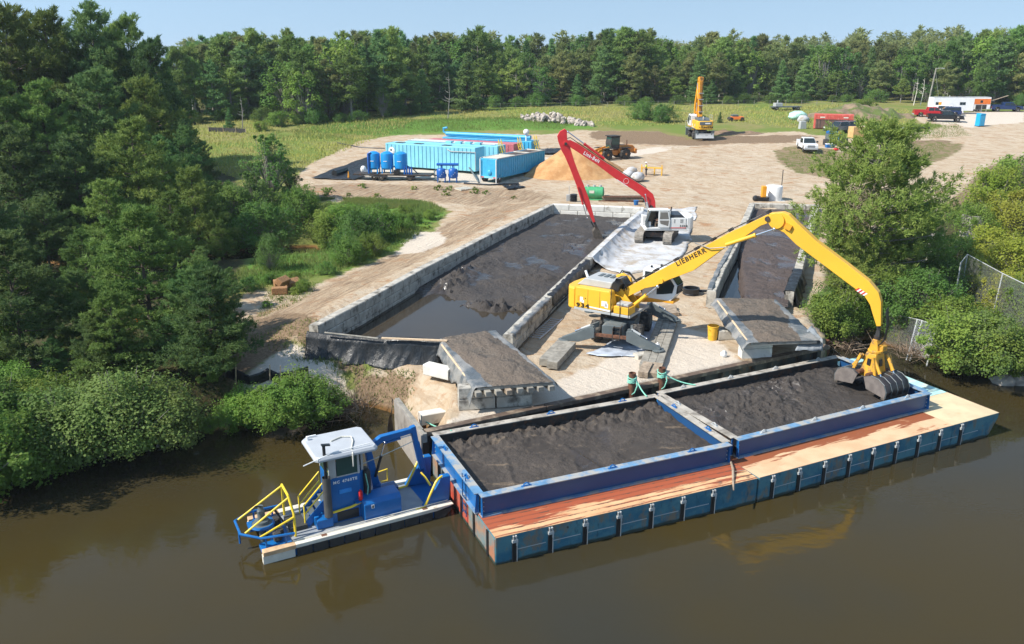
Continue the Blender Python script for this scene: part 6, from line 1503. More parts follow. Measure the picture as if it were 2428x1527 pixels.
# ---------------------------------------------------------------- sand heap, loader, yard things
m_sand = NB('orange_sand'); m_sand.set(Base_Color=m_sand.mix(m_sand.ramp(m_sand.noise(.8, 6, .65), .35, .65), (.40, .20, .075), (.52, .30, .13)), Roughness=.95); m_sand.bump(m_sand.noise(5, 6, .7), .5, .08); m_sand = m_sand.m
def heap_mesh(name, pc, rx, ry, rz, H, m, n=60, peaks=((0, 0, 1),), rough=.10):
    c, s = math.cos(rz), math.sin(rz); q = np.linspace(-1, 1, n + 1); U, V = np.meshgrid(q, q)
    x, y = U * rx, V * ry; X, Y = pc.x + x * c - y * s, pc.y + x * s + y * c; h = np.full(U.shape, -.3)
    for pu, pv, ph in peaks: h = np.maximum(h, ph - np.hypot(U - pu, V - pv) / .95)
    e = fbm(X * .6, Y * .6, 4); g = ground(X, Y)
    Z = np.where(h > 0, g - .15 + np.maximum(-.05, H * (h - .12 * np.maximum(0, h - .8)) + rough * H * e), g - .3)
    rows = [[(X[j, i], Y[j, i], Z[j, i]) for i in range(n + 1)] for j in range(n + 1)]
    mb = MB(); mb.grid(rows); return mb.build(name, m, smooth=True)
tag(heap_mesh('sand_heap', T(1372, 418) + Vector((-.3, 2.2, 0)), 7.6, 5.6, rad(8), 4.4, m_sand, 80, ((.03, .02, 1), (-.40, -.12, .56), (.30, -.1, .68), (-.1, -.35, .55)), .06), 'big heap of orange sand behind the red arm', 'sand heap')
tag(heap_mesh('soil_mound', T(2040, 292) + Vector((3, 9, 0)), 11, 6, rad(0), 3.2, mat('mound_soil', (.22, .16, .10), .95, var=.25, vs=.8, dirt=(.10, .13, .03), ds=.3, dl=.48, dh=.56, bump=(3, .7, .1)), 40, ((-.1, 0, 1), (.4, .1, .7)), .25), 'weedy brown soil mound behind the red container', 'soil mound')
tag(heap_mesh('soil_mound', T(1735, 318), 6, 2.2, rad(5), .9, mat('dark_soil', (.21, .14, .085), .95, var=.25, vs=1.5, bump=(3, .7, .1)), 30, ((-.2, 0, 1), (.4, .1, .8)), .4), 'low dark soil heap right of the parked material handler', 'soil mound')
# wheel loader
p = T(1452, 377); wl = thing('wheel_loader', 'orange wheel loader with its bucket behind the sand heap', 'wheel loader', p, rad(205))
m_or = mat('loader_orange', (.56, .20, .03), .45, var=.1, dirt=(.33, .2, .1), ds=2, dl=.5, dh=.75)
for x in (-1.5, 1.5):
    for y in (-1.05, 1.05): wheel(wl, (x, y, .78), .78, .55, m_or, 0, True, n=20)
mb = MB(); mb.prism([(-3.2, .9), (-.6, .9), (-.6, 2.05), (-2.9, 1.95), (-3.3, 1.6)], -.75, .75); mb.build('engine_cover', m_or, wl, bevel=.06)
mb = MB(); mb.bb(-3.5, -3.1, -1.05, 1.05, .75, 1.45); mb.build('counterweight', m_or, wl, bevel=.08)
mb = MB(); mb.bb(-.6, 2.0, -.5, .5, .6, 1.3); mb.build('front_frame', m_or, wl, bevel=.04)
for y in (-1.06, 1.06):
    for x in (-1.5, 1.5): mb = MB(); mb.bb(x - .8, x + .8, y - .3, y + .3, 1.6, 1.68); mb.build('mudguard', m_fend, wl)
prof = [(-.7, 1.5), (.7, 1.5), (.8, 2.3), (.6, 3.25), (-.7, 3.25)]
cb2 = windowed_box(wl, 'cab', prof, -.75, .75, m_fend, m_glassg, [[(-.6, 2.1), (.62, 2.1), (.66, 2.35), (.52, 3.05), (-.6, 3.05)]])
mb = MB(); mb.hexa([(.76, -.62, 1.7), (.79, -.62, 1.7), (.79, .62, 1.7), (.76, .62, 1.7), (.62, -.62, 3.1), (.66, -.62, 3.12), (.66, .62, 3.12), (.62, .62, 3.1)]); mb.build('windscreen', m_glassg, cb2)
mb = MB(); mb.bb(-.85, .85, -.9, .9, 3.26, 3.36); mb.build('roof', m_fend, cb2, bevel=.03)
mb = MB(); mb.cyl((-2.1, .4, 1.9), (-2.1, .4, 2.7), .07, n=8); mb.build('exhaust', m_rust, wl)
for y in (-.5, .5): mb = MB(); mb.beam((.9, y, 1.7), (2.6, y, 1.25), .14, .35); mb.beam((2.5, y, 1.3), (3.2, y, .55), .14, .3); mb.build('lift_arm', m_yel2, wl)
mb = MB(); mb.grid([[(x, y, z) for y in (-1.3, 0, 1.3)] for x, z in ((3.2, 1.3), (3.1, .7), (3.3, .3), (4.2, .25))]); mb.build('bucket', m_fend, wl, solid=.06)
# worker, rack, bulk bags
person('person in a yellow high visibility vest and white hard hat by the yellow rack', T(1532, 418), rad(160), False, mat('hi_vis_yellow', (.62, .78, .04), .7), mat('dark_work_trousers', (.05, .045, .05), .85), m_white)
p = T(1545, 415); rk = thing('pipe_rack', 'yellow steel saw horse rack beside the worker in the vest', 'rack', p, rad(-15))
for x in (-1.3, .35, 1.3): mb = MB(); mb.bb(x - .06, x + .06, -.3, -.18, 0, 1.35 if x != .35 else .95); mb.bb(x - .06, x + .06, .2, .32, 0, .9); mb.build('rack_post', m_yel, rk)
mb = MB(); mb.bb(-1.4, 1.4, -.32, .34, .88, 1.0); mb.build('rack_top', m_yel, rk)
for lab, px, py, s_ in (('white bulk bag nearest the red boom, slumped on its side', 1489, 424, 1.0), ('white bulk bag standing right of the slumped bag', 1512, 430, 1.05), ('white bulk bag half hidden behind the other two', 1498, 414, .9)):
    p = T(px, py); mb = MB(); mb.ball((0, 0, .55 * s_), .85 * s_, 16, 10, (1.05, .9, .68), .12); o = mb.build('bulk_bag', m_geo, None, p, random.random(), smooth=True); tag(o, lab, 'bulk bag', 'white bulk bags')
# green tank on skids
p = T(1408, 474); gt = thing('green_tank', 'green cylindrical steel tank on skids beside the red arm', 'tank', p, rad(-8))
m_gr = mat('tank_green', (.06, .33, .14), .5, var=.1, dirt=(.4, .42, .2), ds=2, dl=.62, dh=.75)
mb = MB(); mb.lathe([(.1, -1.15), (.55, -1.08), (.68, -.98), (.68, .98), (.55, 1.08), (.1, 1.15)], (0, 0, .82), 22, 'x'); b = mb.build('shell', m_gr, gt, smooth=True)
mb = MB(); mb.lathe([(.69, -.03), (.70, 0), (.69, .03)], (.35, 0, .82), 22, 'x'); mb.build('band', m_gr, gt)
for x in (-.7, .0, .7): mb = MB(); mb.cyl((x, 0, 1.45), (x, 0, 1.68), .16, n=10); mb.build('filler_cap', m_lgrey, gt)
mb = MB(); mb.bb(-.5, .05, -.694, -.66, .85, 1.15); mb.build('label_plate', m_cream, gt)
for y in (-.4, .4): mb = MB(); mb.bb(-1.0, 1.0, y - .08, y + .08, 0, .2); mb.build('skid', m_gr, gt)
# pile of pipes and slabs
p = T(1478, 476); 
pp = thing('plank_pile', 'pile of rusty brown planks and pipes behind the white block wall', 'plank pile', p, rad(-4))
for k in range(16):
    mb = MB(); L_ = 3.6 + random.random() * 1.8; y = (k % 5) * .42 - .8; z = .08 + .17 * (k // 5); x = random.uniform(-.4, .4)
    mb.beam((x - L_ / 2, y + random.uniform(-.15, .15), z), (x + L_ / 2, y + random.uniform(-.15, .15), z + .02), .26, .12); mb.build('plank', m_wood if k % 3 else m_rust, pp)
p = T(1360, 478); cp = thing('hose_coil', 'black ribbed hose coil standing by the white pump', 'hose coil', p)
for k in range(5): mb = MB(); mb.lathe([(.34, 0), (.42, .05), (.42, .1), (.34, .15)], (0, 0, .17 * k), 18); mb.build('coil_turn', m_black, cp)
p = T(1348, 477); mb = MB(); mb.box((0, 0, .35), (.5, .4, .7)); mb.cyl((.05, 0, .7), (.05, 0, 1.7), .03, n=6); tag(mb.build('pump', m_lgrey, None, p), 'small grey pump with a thin pole beside the black hose coil', 'pump')
p = T(1508, 486); mb = MB(); mb.lathe([(.22, 0), (.27, .45), (.29, .45), (.29, .5)], n=14); tag(mb.build('bucket', m_blue, None, p, smooth=True), 'blue bucket beside the plank pile behind the white block wall', 'bucket')
# white tank and yellow pump by the right basin
p = T(1833, 474); wt = thing('white_tank', 'upright white plastic tank at the far end of the right basin', 'tank', p)
mb = MB(); mb.lathe([(.95, .0), (.95, 1.5), (.9, 1.6), (.2, 1.68)], n=26); mb.build('shell', m_white, wt, smooth=True)
mb = MB(); mb.bb(-1.1, 1.1, -1.1, 1.1, -.1, .02); mb.build('base_slab', m_block_w, wt)
p = T(1809, 476); yp = thing('water_pump', 'yellow and black pump set left of the white tank', 'pump', p)
mb = MB(); mb.box((0, 0, 1.0), (.5, .6, 1.3)); mb.build('engine', m_yel2, yp, bevel=.05)
mb = MB(); mb.box((-.1, 0, .25), (1.3, .9, .4)); mb.cyl((-.5, 0, .4), (-1.1, -.1, .35), .16, n=10); mb.ball((-.9, -.2, .3), .35, 9, 6); mb.build('pump_base', m_black, yp, bevel=.03)
tubeobj('hose', 'black hose across the mud at the far end of the right basin', 'hose', [(1795, 488, .2), (1808, 500, .35), (1800, 520, .35), (1795, 540, .4)], .07, m_black)
p = T(1852, 455); mb = MB(); mb.cyl((0, 0, 0), (0, 0, 2.6), .05, n=6); tag(mb.build('marker_post', m_fend, None, p), 'thin black post standing behind the white tank', 'post')
# rock pile
rp0 = T(1318, 288); rp = thing('rock_pile', 'heap of pale broken rocks at the edge of the green field', 'rock pile', rp0)
rocks = []
for k in range(5):
    mb = MB(); mb.ball((0, 0, 0), .62, 6, 5, (1.25, .9, .8), .7); rocks.append(mb.mesh('rock', mat('pale_rock', (.43, .375, .32), .9, var=.25, vs=1.5) if k == 0 else rocks[0].materials[0]))
for k in range(95):
    u = random.uniform(-1, 1); x = u * 6.6; hh = 1.55 * (1 - abs(u + .1) ** 1.6); y = random.uniform(-1.3, 1.3); z = random.uniform(0, max(.2, hh)) * (1 - abs(y) / 1.9)
    o = bpy.data.objects.new('rock', rocks[k % 5]); col.objects.link(o); o.parent = rp; w_ = rp0 + Vector((x, y - .3 * x, 0))
    o.location = (x, y - .28 * x, gz(w_.x, w_.y) - rp0.z + z); o.rotation_euler = [random.uniform(0, 6) for _ in range(3)]; s_ = random.uniform(.42, .98); o.scale = (s_, s_, s_)

# ---------------------------------------------------------------- vehicles, trailers, containers
def carpaint(name, c): return mat(name, c, .22, .0, var=.02, spec=.6)
m_tail = mat('tail_red', (.5, .02, .02), .2); m_lamp = mat('headlamp', (.75, .76, .78), .1)
def pickup(label, loc, rz, paint, cap=False, suv=False, grp='vehicles parked at the site', s=1.0):
    t = thing('car' if suv else 'pickup_truck', label, 'car' if suv else 'pickup truck', loc, rz, grp, s); L = 5.0 if suv else 6.0; h = L / 2; W = .96
    fx, rx = h - .98, -h + 1.18
    def arch(x): return [(x - .48, .5), (x - .4, .85), (x, 1.0), (x + .4, .85), (x + .48, .5)]
    hood = 1.18
    prof = [(-h, .5)] + arch(rx) + arch(fx) + [(h, .5), (h, .95), (h - .12, hood - .05), (h - 1.35, hood + .06), (-h, hood)]
    mb = MB(); mb.prism(prof, -W, W); b = mb.build('body', paint, t, bevel=.05)
    x1, x0 = h - 1.35, (-h + .1 if (suv or cap) else h - 3.75)
    def cabin(a, c_, top, m, nm):
        mb = MB(); mb.hexa([(a, -W + .03, hood - .02), (c_, -W + .03, hood - .02), (c_, W - .03, hood - .02), (a, W - .03, hood - .02), (a + .12, -W + .2, top), (c_ - .75 if nm == 'cab' else c_ - .03, -W + .2, top), (c_ - .75 if nm == 'cab' else c_ - .03, W - .2, top), (a + .12, W - .2, top)]); return mb.build(nm, m, t, bevel=.05)
    xc = h - 3.75 if not suv else -h + .1
    cab = cabin(xc, x1, 1.92, paint, 'cab')
    def sidewin(a0, a1, b0, b1, par):
        for s_ in (-1, 1):
            mb = MB(); y0, y1 = s_ * (W - .032), s_ * (W - .185); e = s_ * .012
            mb.hexa([(a0, y0 - e, hood + .1), (a1, y0 - e, hood + .1), (a1, y0 + e, hood + .1), (a0, y0 + e, hood + .1), (b0, y1 - e, 1.82), (b1, y1 - e, 1.82), (b1, y1 + e, 1.82), (b0, y1 + e, 1.82)]); mb.build('side_window', m_glass, par)
    sidewin(x1 - 1.15, x1 - .15, x1 - 1.15, x1 - .78, cab); sidewin(xc + .2, x1 - 1.25, xc + .28, x1 - 1.25, cab)
    mb = MB(); mb.hexa([(x1 - .09, -W + .12, hood + .04), (x1 + .0, -W + .12, hood + .06), (x1 + .0, W - .12, hood + .06), (x1 - .09, W - .12, hood + .04), (x1 - .74, -W + .26, 1.86), (x1 - .66, -W + .26, 1.88), (x1 - .66, W - .26, 1.88), (x1 - .74, W - .26, 1.86)]); mb.build('windscreen', m_glass, cab)
    if cap:
        c2_ = cabin(-h + .05, xc - .04, 1.9, paint, 'bed_cap'); sidewin(-h + .3, xc - .2, -h + .36, xc - .22, c2_)
    elif not suv:
        mb = MB(); mb.bb(-h + .1, xc - .1, -W + .12, W - .12, hood + .001, hood + .012); mb.build('bed', m_fend, t)
        for s_ in (-1, 1): mb = MB(); mb.bb(-h, xc, s_ * (W - .06) - .055, s_ * (W - .06) + .055, hood, hood + .2); mb.build('bed_side', paint, t, bevel=.02)
        mb = MB(); mb.bb(-h, -h + .08, -W + .1, W - .1, hood, hood + .2); mb.build('tailgate', paint, t)
    for x in (fx, rx):
        for y in (-W + .12, W - .12): wheel(t, (x, y, .41), .41, .27, m_alu, 0, False, n=18)
    mb = MB(); mb.bb(h - .02, h + .1, -W, W, .45, .72); mb.build('front_bumper', m_alu if 'white' in label else paint, t, bevel=.03)
    mb = MB(); mb.bb(-h - .1, -h + .02, -W + .05, W - .05, .5, .72); mb.build('rear_bumper', m_alu, t, bevel=.03)
    gr = MB(); gr.bb(h - .03, h + .025, -.55, .55, .74, 1.08); gr = gr.build('grille', m_alu, t, bevel=.02)
    for z in (.80, .9, 1.0): mb = MB(); mb.bb(h + .026, h + .03, -.5, .5, z - .025, z + .02); mb.build('grille_bar', m_fend, gr)
    for s_ in (-1, 1):
        mb = MB(); mb.bb(h - .1, h + .015, s_ * .76 - .15, s_ * .76 + .15, .8, 1.06); mb.build('headlight', m_lamp, t)
        mb = MB(); mb.bb(-h - .02, -h + .05, s_ * .86 - .08, s_ * .86 + .08, .78, 1.12); mb.build('tail_light', m_tail, t)
        mb = MB(); mb.bb(x1 - .35, x1 - .2, s_ * 1.12 - .13, s_ * 1.12 + .13, hood + .1, hood + .36); mb.build('wing_mirror', m_fend, t)
    return t
def from_px(pr, pf):      # heading from rear wheel px to front wheel px
    a, b_ = T(*pr), T(*pf); return (a + b_) / 2, math.atan2(b_.y - a.y, b_.x - a.x)
p_w = carpaint('white_car_paint', (.78, .79, .80)); p_g = carpaint('grey_car_paint', (.09, .10, .115)); p_b = carpaint('black_car_paint', (.012, .012, .014)); p_r = carpaint('red_car_paint', (.42, .02, .025)); p_n = carpaint('navy_car_paint', (.012, .03, .10)); p_s = carpaint('silver_car_paint', (.45, .47, .49))
p = T(1912, 357); pickup('white crew cab pickup facing the river beside the stacked crates', p, rad(-97), p_w, s=1.05)
p, a = from_px((2022, 313), (1965, 318)); pickup('grey pickup with a bed cap parked in front of the red container', p, a, p_g, True, s=1.05)
p, a = from_px((2212, 287), (2266, 290)); pickup('black pickup nearest the blue portable toilet', p, rad(-16), p_b, s=1.05)
p = T(2222, 281); pickup('red pickup parked behind the black pickup', p + Vector((0, 3.0, 0)), rad(-14), p_r, s=1.05)
p = T(2268, 280); pickup('navy estate car between the black pickup and the white trailer', p + Vector((0, 4.0, 0)), rad(165), p_n, suv=True)
p = T(2290, 277); pickup('white estate car tucked against the white office trailer', p + Vector((-1, 5.0, 0)), rad(-20), p_w, suv=True)
p = T(2383, 265); pickup('dark blue pickup with ladders right of the orange trailer', p, rad(-8), p_n, s=1.05)
for lab, z, y in (('long ladder sticking up over the blue pickup cab', 2.6, .4), ):
    mb = MB(); mb.beam(p + Vector((-4.2, .2, 1.9)), p + Vector((.2, .2, 3.3)), .35, .1); tag(mb.build('ladder', m_wood, None), lab, 'ladder')
def box_trailer(label, loc, rz, L, W, H, m, extra):
    t = thing('box_trailer', label, 'trailer', loc, rz, 'trailers at the edge of the yard')
    mb = MB(); mb.bb(0, L, 0, W, .55, H); b = mb.build('body', m, t, bevel=.08)
    mb = MB(); mb.bb(.0, L, .0, W, H - .04, H + .06); mb.build('roof', m_lgrey, t, bevel=.03)
    for x in (L * .42, L * .55):
        for y in (.15, W - .15): wheel(t, (x, y, .38), .38, .24, m_lgrey, 0, False, n=14)
    mb = MB(); mb.beam((L, W / 2, .6), (L + 1.2, W / 2, .55), .15, .12); mb.build('drawbar', m_steel, t)
    extra(t, b); return t
def ex_w(t, b):
    for x, m in ((.5, m_glass), (1.1, m_yel2), (5.3, m_glass), (5.9, m_glass)):
        mb = MB(); mb.bb(x, x + .55, -.03, -.001, 1.75, 2.3); mb.build('window', m, b)
    mb = MB(); mb.cyl((3.6, 1.2, 3.2), (3.6, 1.2, 3.6), .08, n=8); mb.build('vent_pipe', m_lgrey, t)
p = T(2226, 272); box_trailer('white site office trailer with orange shuttered windows', p + Vector((0, 3, 0)), rad(-3), 8.2, 2.5, 3.2, m_white, ex_w)
m_org = mat('trailer_orange', (.72, .17, .02), .45, var=.05)
def ex_o(t, b):
    mb = MB(); mb.bb(.02, 1.0, -.02, -.001, .6, 2.2); mb.build('doorway', m_fend, b)
    mb = MB(); mb.bb(.0, 4.3, -.035, -.0211, 1.6, 2.7); mb.build('orange_panel', m_org, b)
    mb = MB(); mb.bb(1.3, 3.6, -.02, -.001, .6, 1.5); mb.build('doorway', m_fend, b)
    mb = MB(); mb.bb(2.2, 2.7, -.05, -.036, 1.9, 2.4); mb.build('window', m_glass, b)
    for x in (1.2, 2.5, 3.5): mb = MB(); mb.cyl((x, -.3, .0), (x, -.3, 1.7), .04, n=6); mb.build('awning_post', m_lgrey, t)
p = T(2313, 268); box_trailer('small orange and white trailer between the office trailer and the blue pickup', p + Vector((0, 3, 0)), rad(-3), 4.4, 2.3, 3.0, m_white, ex_o)
p = T(2322, 299.5); pj = thing('portable_toilet', 'bright blue portable toilet on the edge of the gravel road', 'portable toilet', p, rad(12))
m_pj = mat('toilet_blue', (.01, .33, .62), .4, var=.04)
mb = MB(); mb.bb(-.56, .56, -.56, .56, .08, 2.1); b = mb.build('cabin', m_pj, pj, bevel=.04)
mb = MB(); mb.bb(-.6, .6, -.6, .6, 0, .1); mb.build('base', m_fend, pj)
mb = MB(); mb.prism([(-.6, 2.08), (.6, 2.08), (.45, 2.3), (-.45, 2.3)], -.6, .6); mb.build('roof', m_pj, pj, bevel=.03)
mb = MB(); mb.bb(-.42, .42, -.585, -.561, .2, 1.95); mb.build('door', m_cyan2, pj)
# red roll-off container
p0, p1 = T(1928, 306), T(2021, 309); ac = math.atan2(p1.y - p0.y, p1.x - p0.x); LC = (p1 - p0).length
rc = thing('shipping_container', 'faded red container with a dark brown open side behind the grey pickup', 'container', (p0.x, p0.y, p0.z), ac)
m_rc = mat('container_red', (.58, .10, .07), .55, var=.1, dirt=(.6, .3, .24), ds=2, dl=.55, dh=.75)
mb = MB(); mb.bb(0, LC, 0, 2.4, .12, 2.6); mb.build('body', m_rc, rc, bevel=.02)
c_ = None
for k in range(int(LC / .3)):
    if c_ is None: mb = MB(); mb.bb(-.07, .07, -.045, -.001, 1.75, 2.5); c_ = mb.build('corrugation', m_rc, rc, (.2, 0, 0))
    else: share(c_, (.2 + .3 * k, 0, 0))
mb = MB(); mb.bb(.3, LC - .05, -.12, -.002, .2, 1.62); br_ = mb.build('side_door', mat('door_brown', (.14, .075, .06), .7, var=.1), rc)
mb = MB(); mb.bb(.3, LC - .05, -.15, -.05, 1.62, 1.74); mb.build('door_header', m_fend, rc)
for x in (.6, 1.1): mb = MB(); mb.bb(x - .04, x + .04, -.15, -.121, .2, 1.62); mb.build('door_bar', m_fend, br_)
for k in range(2):
    mb = MB(); mb.bb(-.04, -.001, .1 + 1.15 * k, 1.2 + 1.15 * k, .2, 2.5); d_ = mb.build('end_door', m_rc, rc)
    for z in (.6, 1.2, 1.8): mb = MB(); mb.bb(-.055, -.041, .3 + 1.15 * k, .95 + 1.15 * k, z, z + .14); mb.build('print', m_cream, d_)
for x in (1.0, 4.9): mb = MB(); mb.bb(x, x + .8, -.052, -.046, 2.0, 2.2); mb.build('print', m_cream, rc)
# wrapped bundles, small block, flatbed, orange machine
for lab, px, py, sz, m in (('bundle under a pale green tarp left of the red container', 1880, 288, (3.6, 2.2, 1.9), 'g'), ('white wrapped bundle in front of the green tarp', 1893, 294, (2.2, 1.6, 1.5), 'w')):
    p = T(px, py) + Vector((1.5, 2, 0)); mb = MB(); mb.ball((0, 0, sz[2] * .45), 1, 14, 9, (sz[0] / 2, sz[1] / 2, sz[2] * .52), .2)
    tag(mb.build('wrapped_bundle', mat('pale_green_tarp', (.42, .66, .56), .6, var=.25, vs=1, bump=(3, .6, .08)) if m == 'g' else m_geo, None, p, smooth=True), lab, 'bundle', 'wrapped bundles by the container')
p = T(1902, 306); mb = MB(); mb.box((0, 0, .7), (1.3, .8, 1.4), top=(.85, .8)); tag(mb.build('plastic_bin', m_lgrey, None, p, .2, bevel=.08), 'pale grey bin at the left end of the red container', 'bin')
p = T(1862, 261); fb2 = thing('flatbed_trailer', 'grey flatbed trailer parked far out in the yellow field', 'trailer', p, rad(8))
mb = MB(); mb.bb(-3.2, 3.2, -1, 1, .6, .8); mb.build('bed', m_grey, fb2)
for x in (-2.4, 2.4):
    for y in (-.9, .9): wheel(fb2, (x, y, .42), .42, .25, m_lgrey, 0, False, n=12)
mb = MB(); mb.box((-1.8, 0, 1.15), (1.6, 1.4, .7)); mb.cyl((-1.9, 0, 1.5), (-1.9, 0, 2.1), .15, n=8); mb.build('winch', m_lgrey, fb2, bevel=.05)
p = T(1747, 286); ow = thing('orange_implement', 'low orange farm implement in the grass right of the parked material handler', 'implement', p, rad(5))
mb = MB(); mb.box((0, 0, .5), (2.6, 1.4, .6), top=(.85, .8)); mb.build('housing', m_org, ow, bevel=.1)
mb = MB(); mb.box((-.5, 0, .95), (1.2, 1.1, .35)); mb.build('cover', m_grey, ow, bevel=.05)
for x in (-1.3, .8): mb = MB(); mb.cyl((x, -.8, .35), (x, .8, .35), .35, n=12); mb.build('roller', m_fend, ow)
# crates and cooler beside the white pickup
p = T(1975, 344); ck = thing('crate_stack', 'dark strapped crates piled right of the white pickup', 'crates', p, rad(10))
for k, (x, z, sx, sz) in enumerate(((0, .45, 2.8, .9), (.2, 1.35, 2.6, .85), (1.6, .55, 1.0, 1.1), (-.4, 2.0, 1.2, .4))):
    mb = MB(); mb.box((x, 0, z), (sx, 1.5, sz)); mb.build('crate', (m_fend, m_grey, m_fend, m_blue)[k], ck, bevel=.05)
mb = MB(); mb.box((.5, -.1, 1.95), (1.0, .9, .3), ry=.15); mb.build('orange_cover', m_org, ck, bevel=.04)
for x in (-.6, .4): mb = MB(); mb.bb(x - .03, x + .03, -.80, -.76, .0, 1.8); mb.build('strap', m_cyan, ck)
p = T(1967, 350); mb = MB(); mb.box((0, 0, .25), (1.3, .7, .5)); co = mb.build('cool_box', m_blue, None, p, rad(8), bevel=.05); tag(co, 'blue cool box with a white lid on the grass below the crates', 'cool box')
mb = MB(); mb.box((0, 0, .57), (1.32, .72, .12)); mb.build('lid', m_white, co, bevel=.04)
p = T(1982, 357); mb = MB(); mb.ball((0, 0, .2), .3, 8, 6, (1.6, 1, .7)); tag(mb.build('fuel_can', m_red, None, p), 'small red fuel can on the grass below the crates', 'can')
p = T(2032, 326); mb = MB(); mb.box((0, 0, .9), (2.6, 1.6, 1.8)); tag(mb.build('plywood_crate', mat('crate_ply', (.58, .36, .15), .8), None, p, .2, bevel=.03), 'tan plywood crate half hidden behind the right pine', 'crate')
p = T(2050, 322); mb = MB(); mb.box((0, 0, 1.1), (2.8, 1.6, 1.0), top=(.7, .8)); tag(mb.build('utility_trailer', m_white, None, p, -.3, bevel=.1), 'small white covered trailer beside the plywood crate', 'trailer')
p = T(2155, 309); mb = MB()
pl_ = thing('pipe_bundle', 'black pipes and scrap lying on the weeds below the parked pickups', 'pipes', p, rad(-10))
for k in range(6): mb = MB(); mb.cyl((-3 + .6 * k, -.3, .25 + .12 * (k % 2)), (1.0 + .5 * k, .4, .25 + .1 * (k % 3)), .16, n=8); mb.build('pipe', m_black if k % 3 else m_lgrey, pl_)
# utility pole with lamp
p = T(2197, 262); h = D(2208, 161, p.y).z - p.z
po = thing('utility_pole', 'wooden utility pole with a lamp arm beside the white office trailer', 'utility pole', p)
mb = MB(); mb.cyl((0, 0, -.3), (.75, 0, h), .20, .13, 10); mb.build('pole', m_wood2, po)
mb = MB(); mb.tube([(.72, 0, h - .15), (1.3, 0, h - .05), (2.1, 0, h - .05)], .05, 6); mb.build('lamp_arm', m_lgrey, po)
mb = MB(); mb.box((2.2, 0, h - .08), (.6, .25, .14)); mb.build('lamp_head', m_lgrey, po, bevel=.04)
mb = MB(); mb.tube([(.7, 0, h - .6), (2.4, -.8, .2)], .02, 5); mb.build('guy_wire', m_lgrey, po)
mb = MB(); mb.tube([(2.05, -.62, 2.6), (2.4, -.8, .1)], .05, 6); mb.build('guy_sleeve', m_rail, po)
# concrete well rings on the right
for lab, px, py, r, h_ in (('weathered concrete well ring among the right shrubs, the upper one', 2300, 560, .95, 2.0), ('weathered concrete well ring beside the right pine, the lower one', 2203, 618, .75, 2.2)):
    p = T(px, py); mb = MB(); mb.lathe([(r, 0), (r, h_ * .5), (r * 1.02, h_ * .5), (r * 1.02, h_ * .53), (r, h_ * .53), (r, h_), (r * .8, h_), (r * .8, h_ - .5), (.05, h_ - .5)], n=24); tag(mb.build('concrete_ring', m_block, None, p, smooth=True), lab, 'concrete ring', 'concrete rings on the right bank')
# chain link fences
def mesh_mat():
    b = NB('chain_link'); tcn = b.new('ShaderNodeTexCoord'); sep = b.new('ShaderNodeSeparateXYZ'); b.lk(tcn.outputs['UV'], sep.inputs[0])
    s1 = b.math('ABSOLUTE', b.math('SUBTRACT', b.math('FRACT', b.math('ADD', sep.outputs[0], sep.outputs[1])), .5))
    s2 = b.math('ABSOLUTE', b.math('SUBTRACT', b.math('FRACT', b.math('SUBTRACT', sep.outputs[0], sep.outputs[1])), .5))
    k = b.math('MAXIMUM', b.math('GREATER_THAN', s1, .43), b.math('GREATER_THAN', s2, .43))
    b.set(Base_Color=(.42, .43, .42), Roughness=.4, Metallic=.5); b.lk(k, b.b.inputs['Alpha']); return b.m
m_link = mesh_mat()
def chain_fence(label, pts, h, leans=None, rails=True):
    P = [T(*q) for q in pts]; t = thing('chain_link_fence', label, 'fence', P[0]); n = len(P)
    ln = leans or [(0, 0)] * n
    tops = [p + Vector((ln[i][0], ln[i][1], h)) for i, p in enumerate(P)]; o = P[0]
    for i in range(n):
        mb = MB(); mb.cyl(P[i] - o + Vector((0, 0, -.5)), tops[i] - o, .045, n=8); mb.build('fence_post', m_lgrey, t)
    for i in range(n - 1):
        if rails: mb = MB(); mb.cyl(tops[i] - o, tops[i + 1] - o, .03, n=6); mb.build('top_rail', m_lgrey, t)
        mb = MB(); mb.quad(P[i] - o, P[i + 1] - o, tops[i + 1] - o, tops[i] - o); L_ = (P[i + 1] - P[i]).length
        me = mb.mesh('chain_link_panel', m_link); uv = me.uv_layers.new(name='UVMap'); c_ = .11
        for k, q in enumerate(((0, 0), (L_ / c_, 0), (L_ / c_, h / c_), (0, h / c_))): uv.data[k].uv = q
        ob = bpy.data.objects.new('chain_link_panel', me); col.objects.link(ob); ob.parent = t
chain_fence('upright chain link fence among the shrubs on the right bank', [(2262, 720), (2278, 700), (2352, 750), (2440, 800)], 2.9, [(0, 0), (.15, .3), (.2, 0), (.2, 0)])
chain_fence('collapsed chain link fence leaning into the river at the right bank', [(2066, 800), (2152, 836), (2160, 838), (2200, 850)], 1.9, [(-.4, 1.0), (.75, .9), (.8, .8), (.5, .6)])
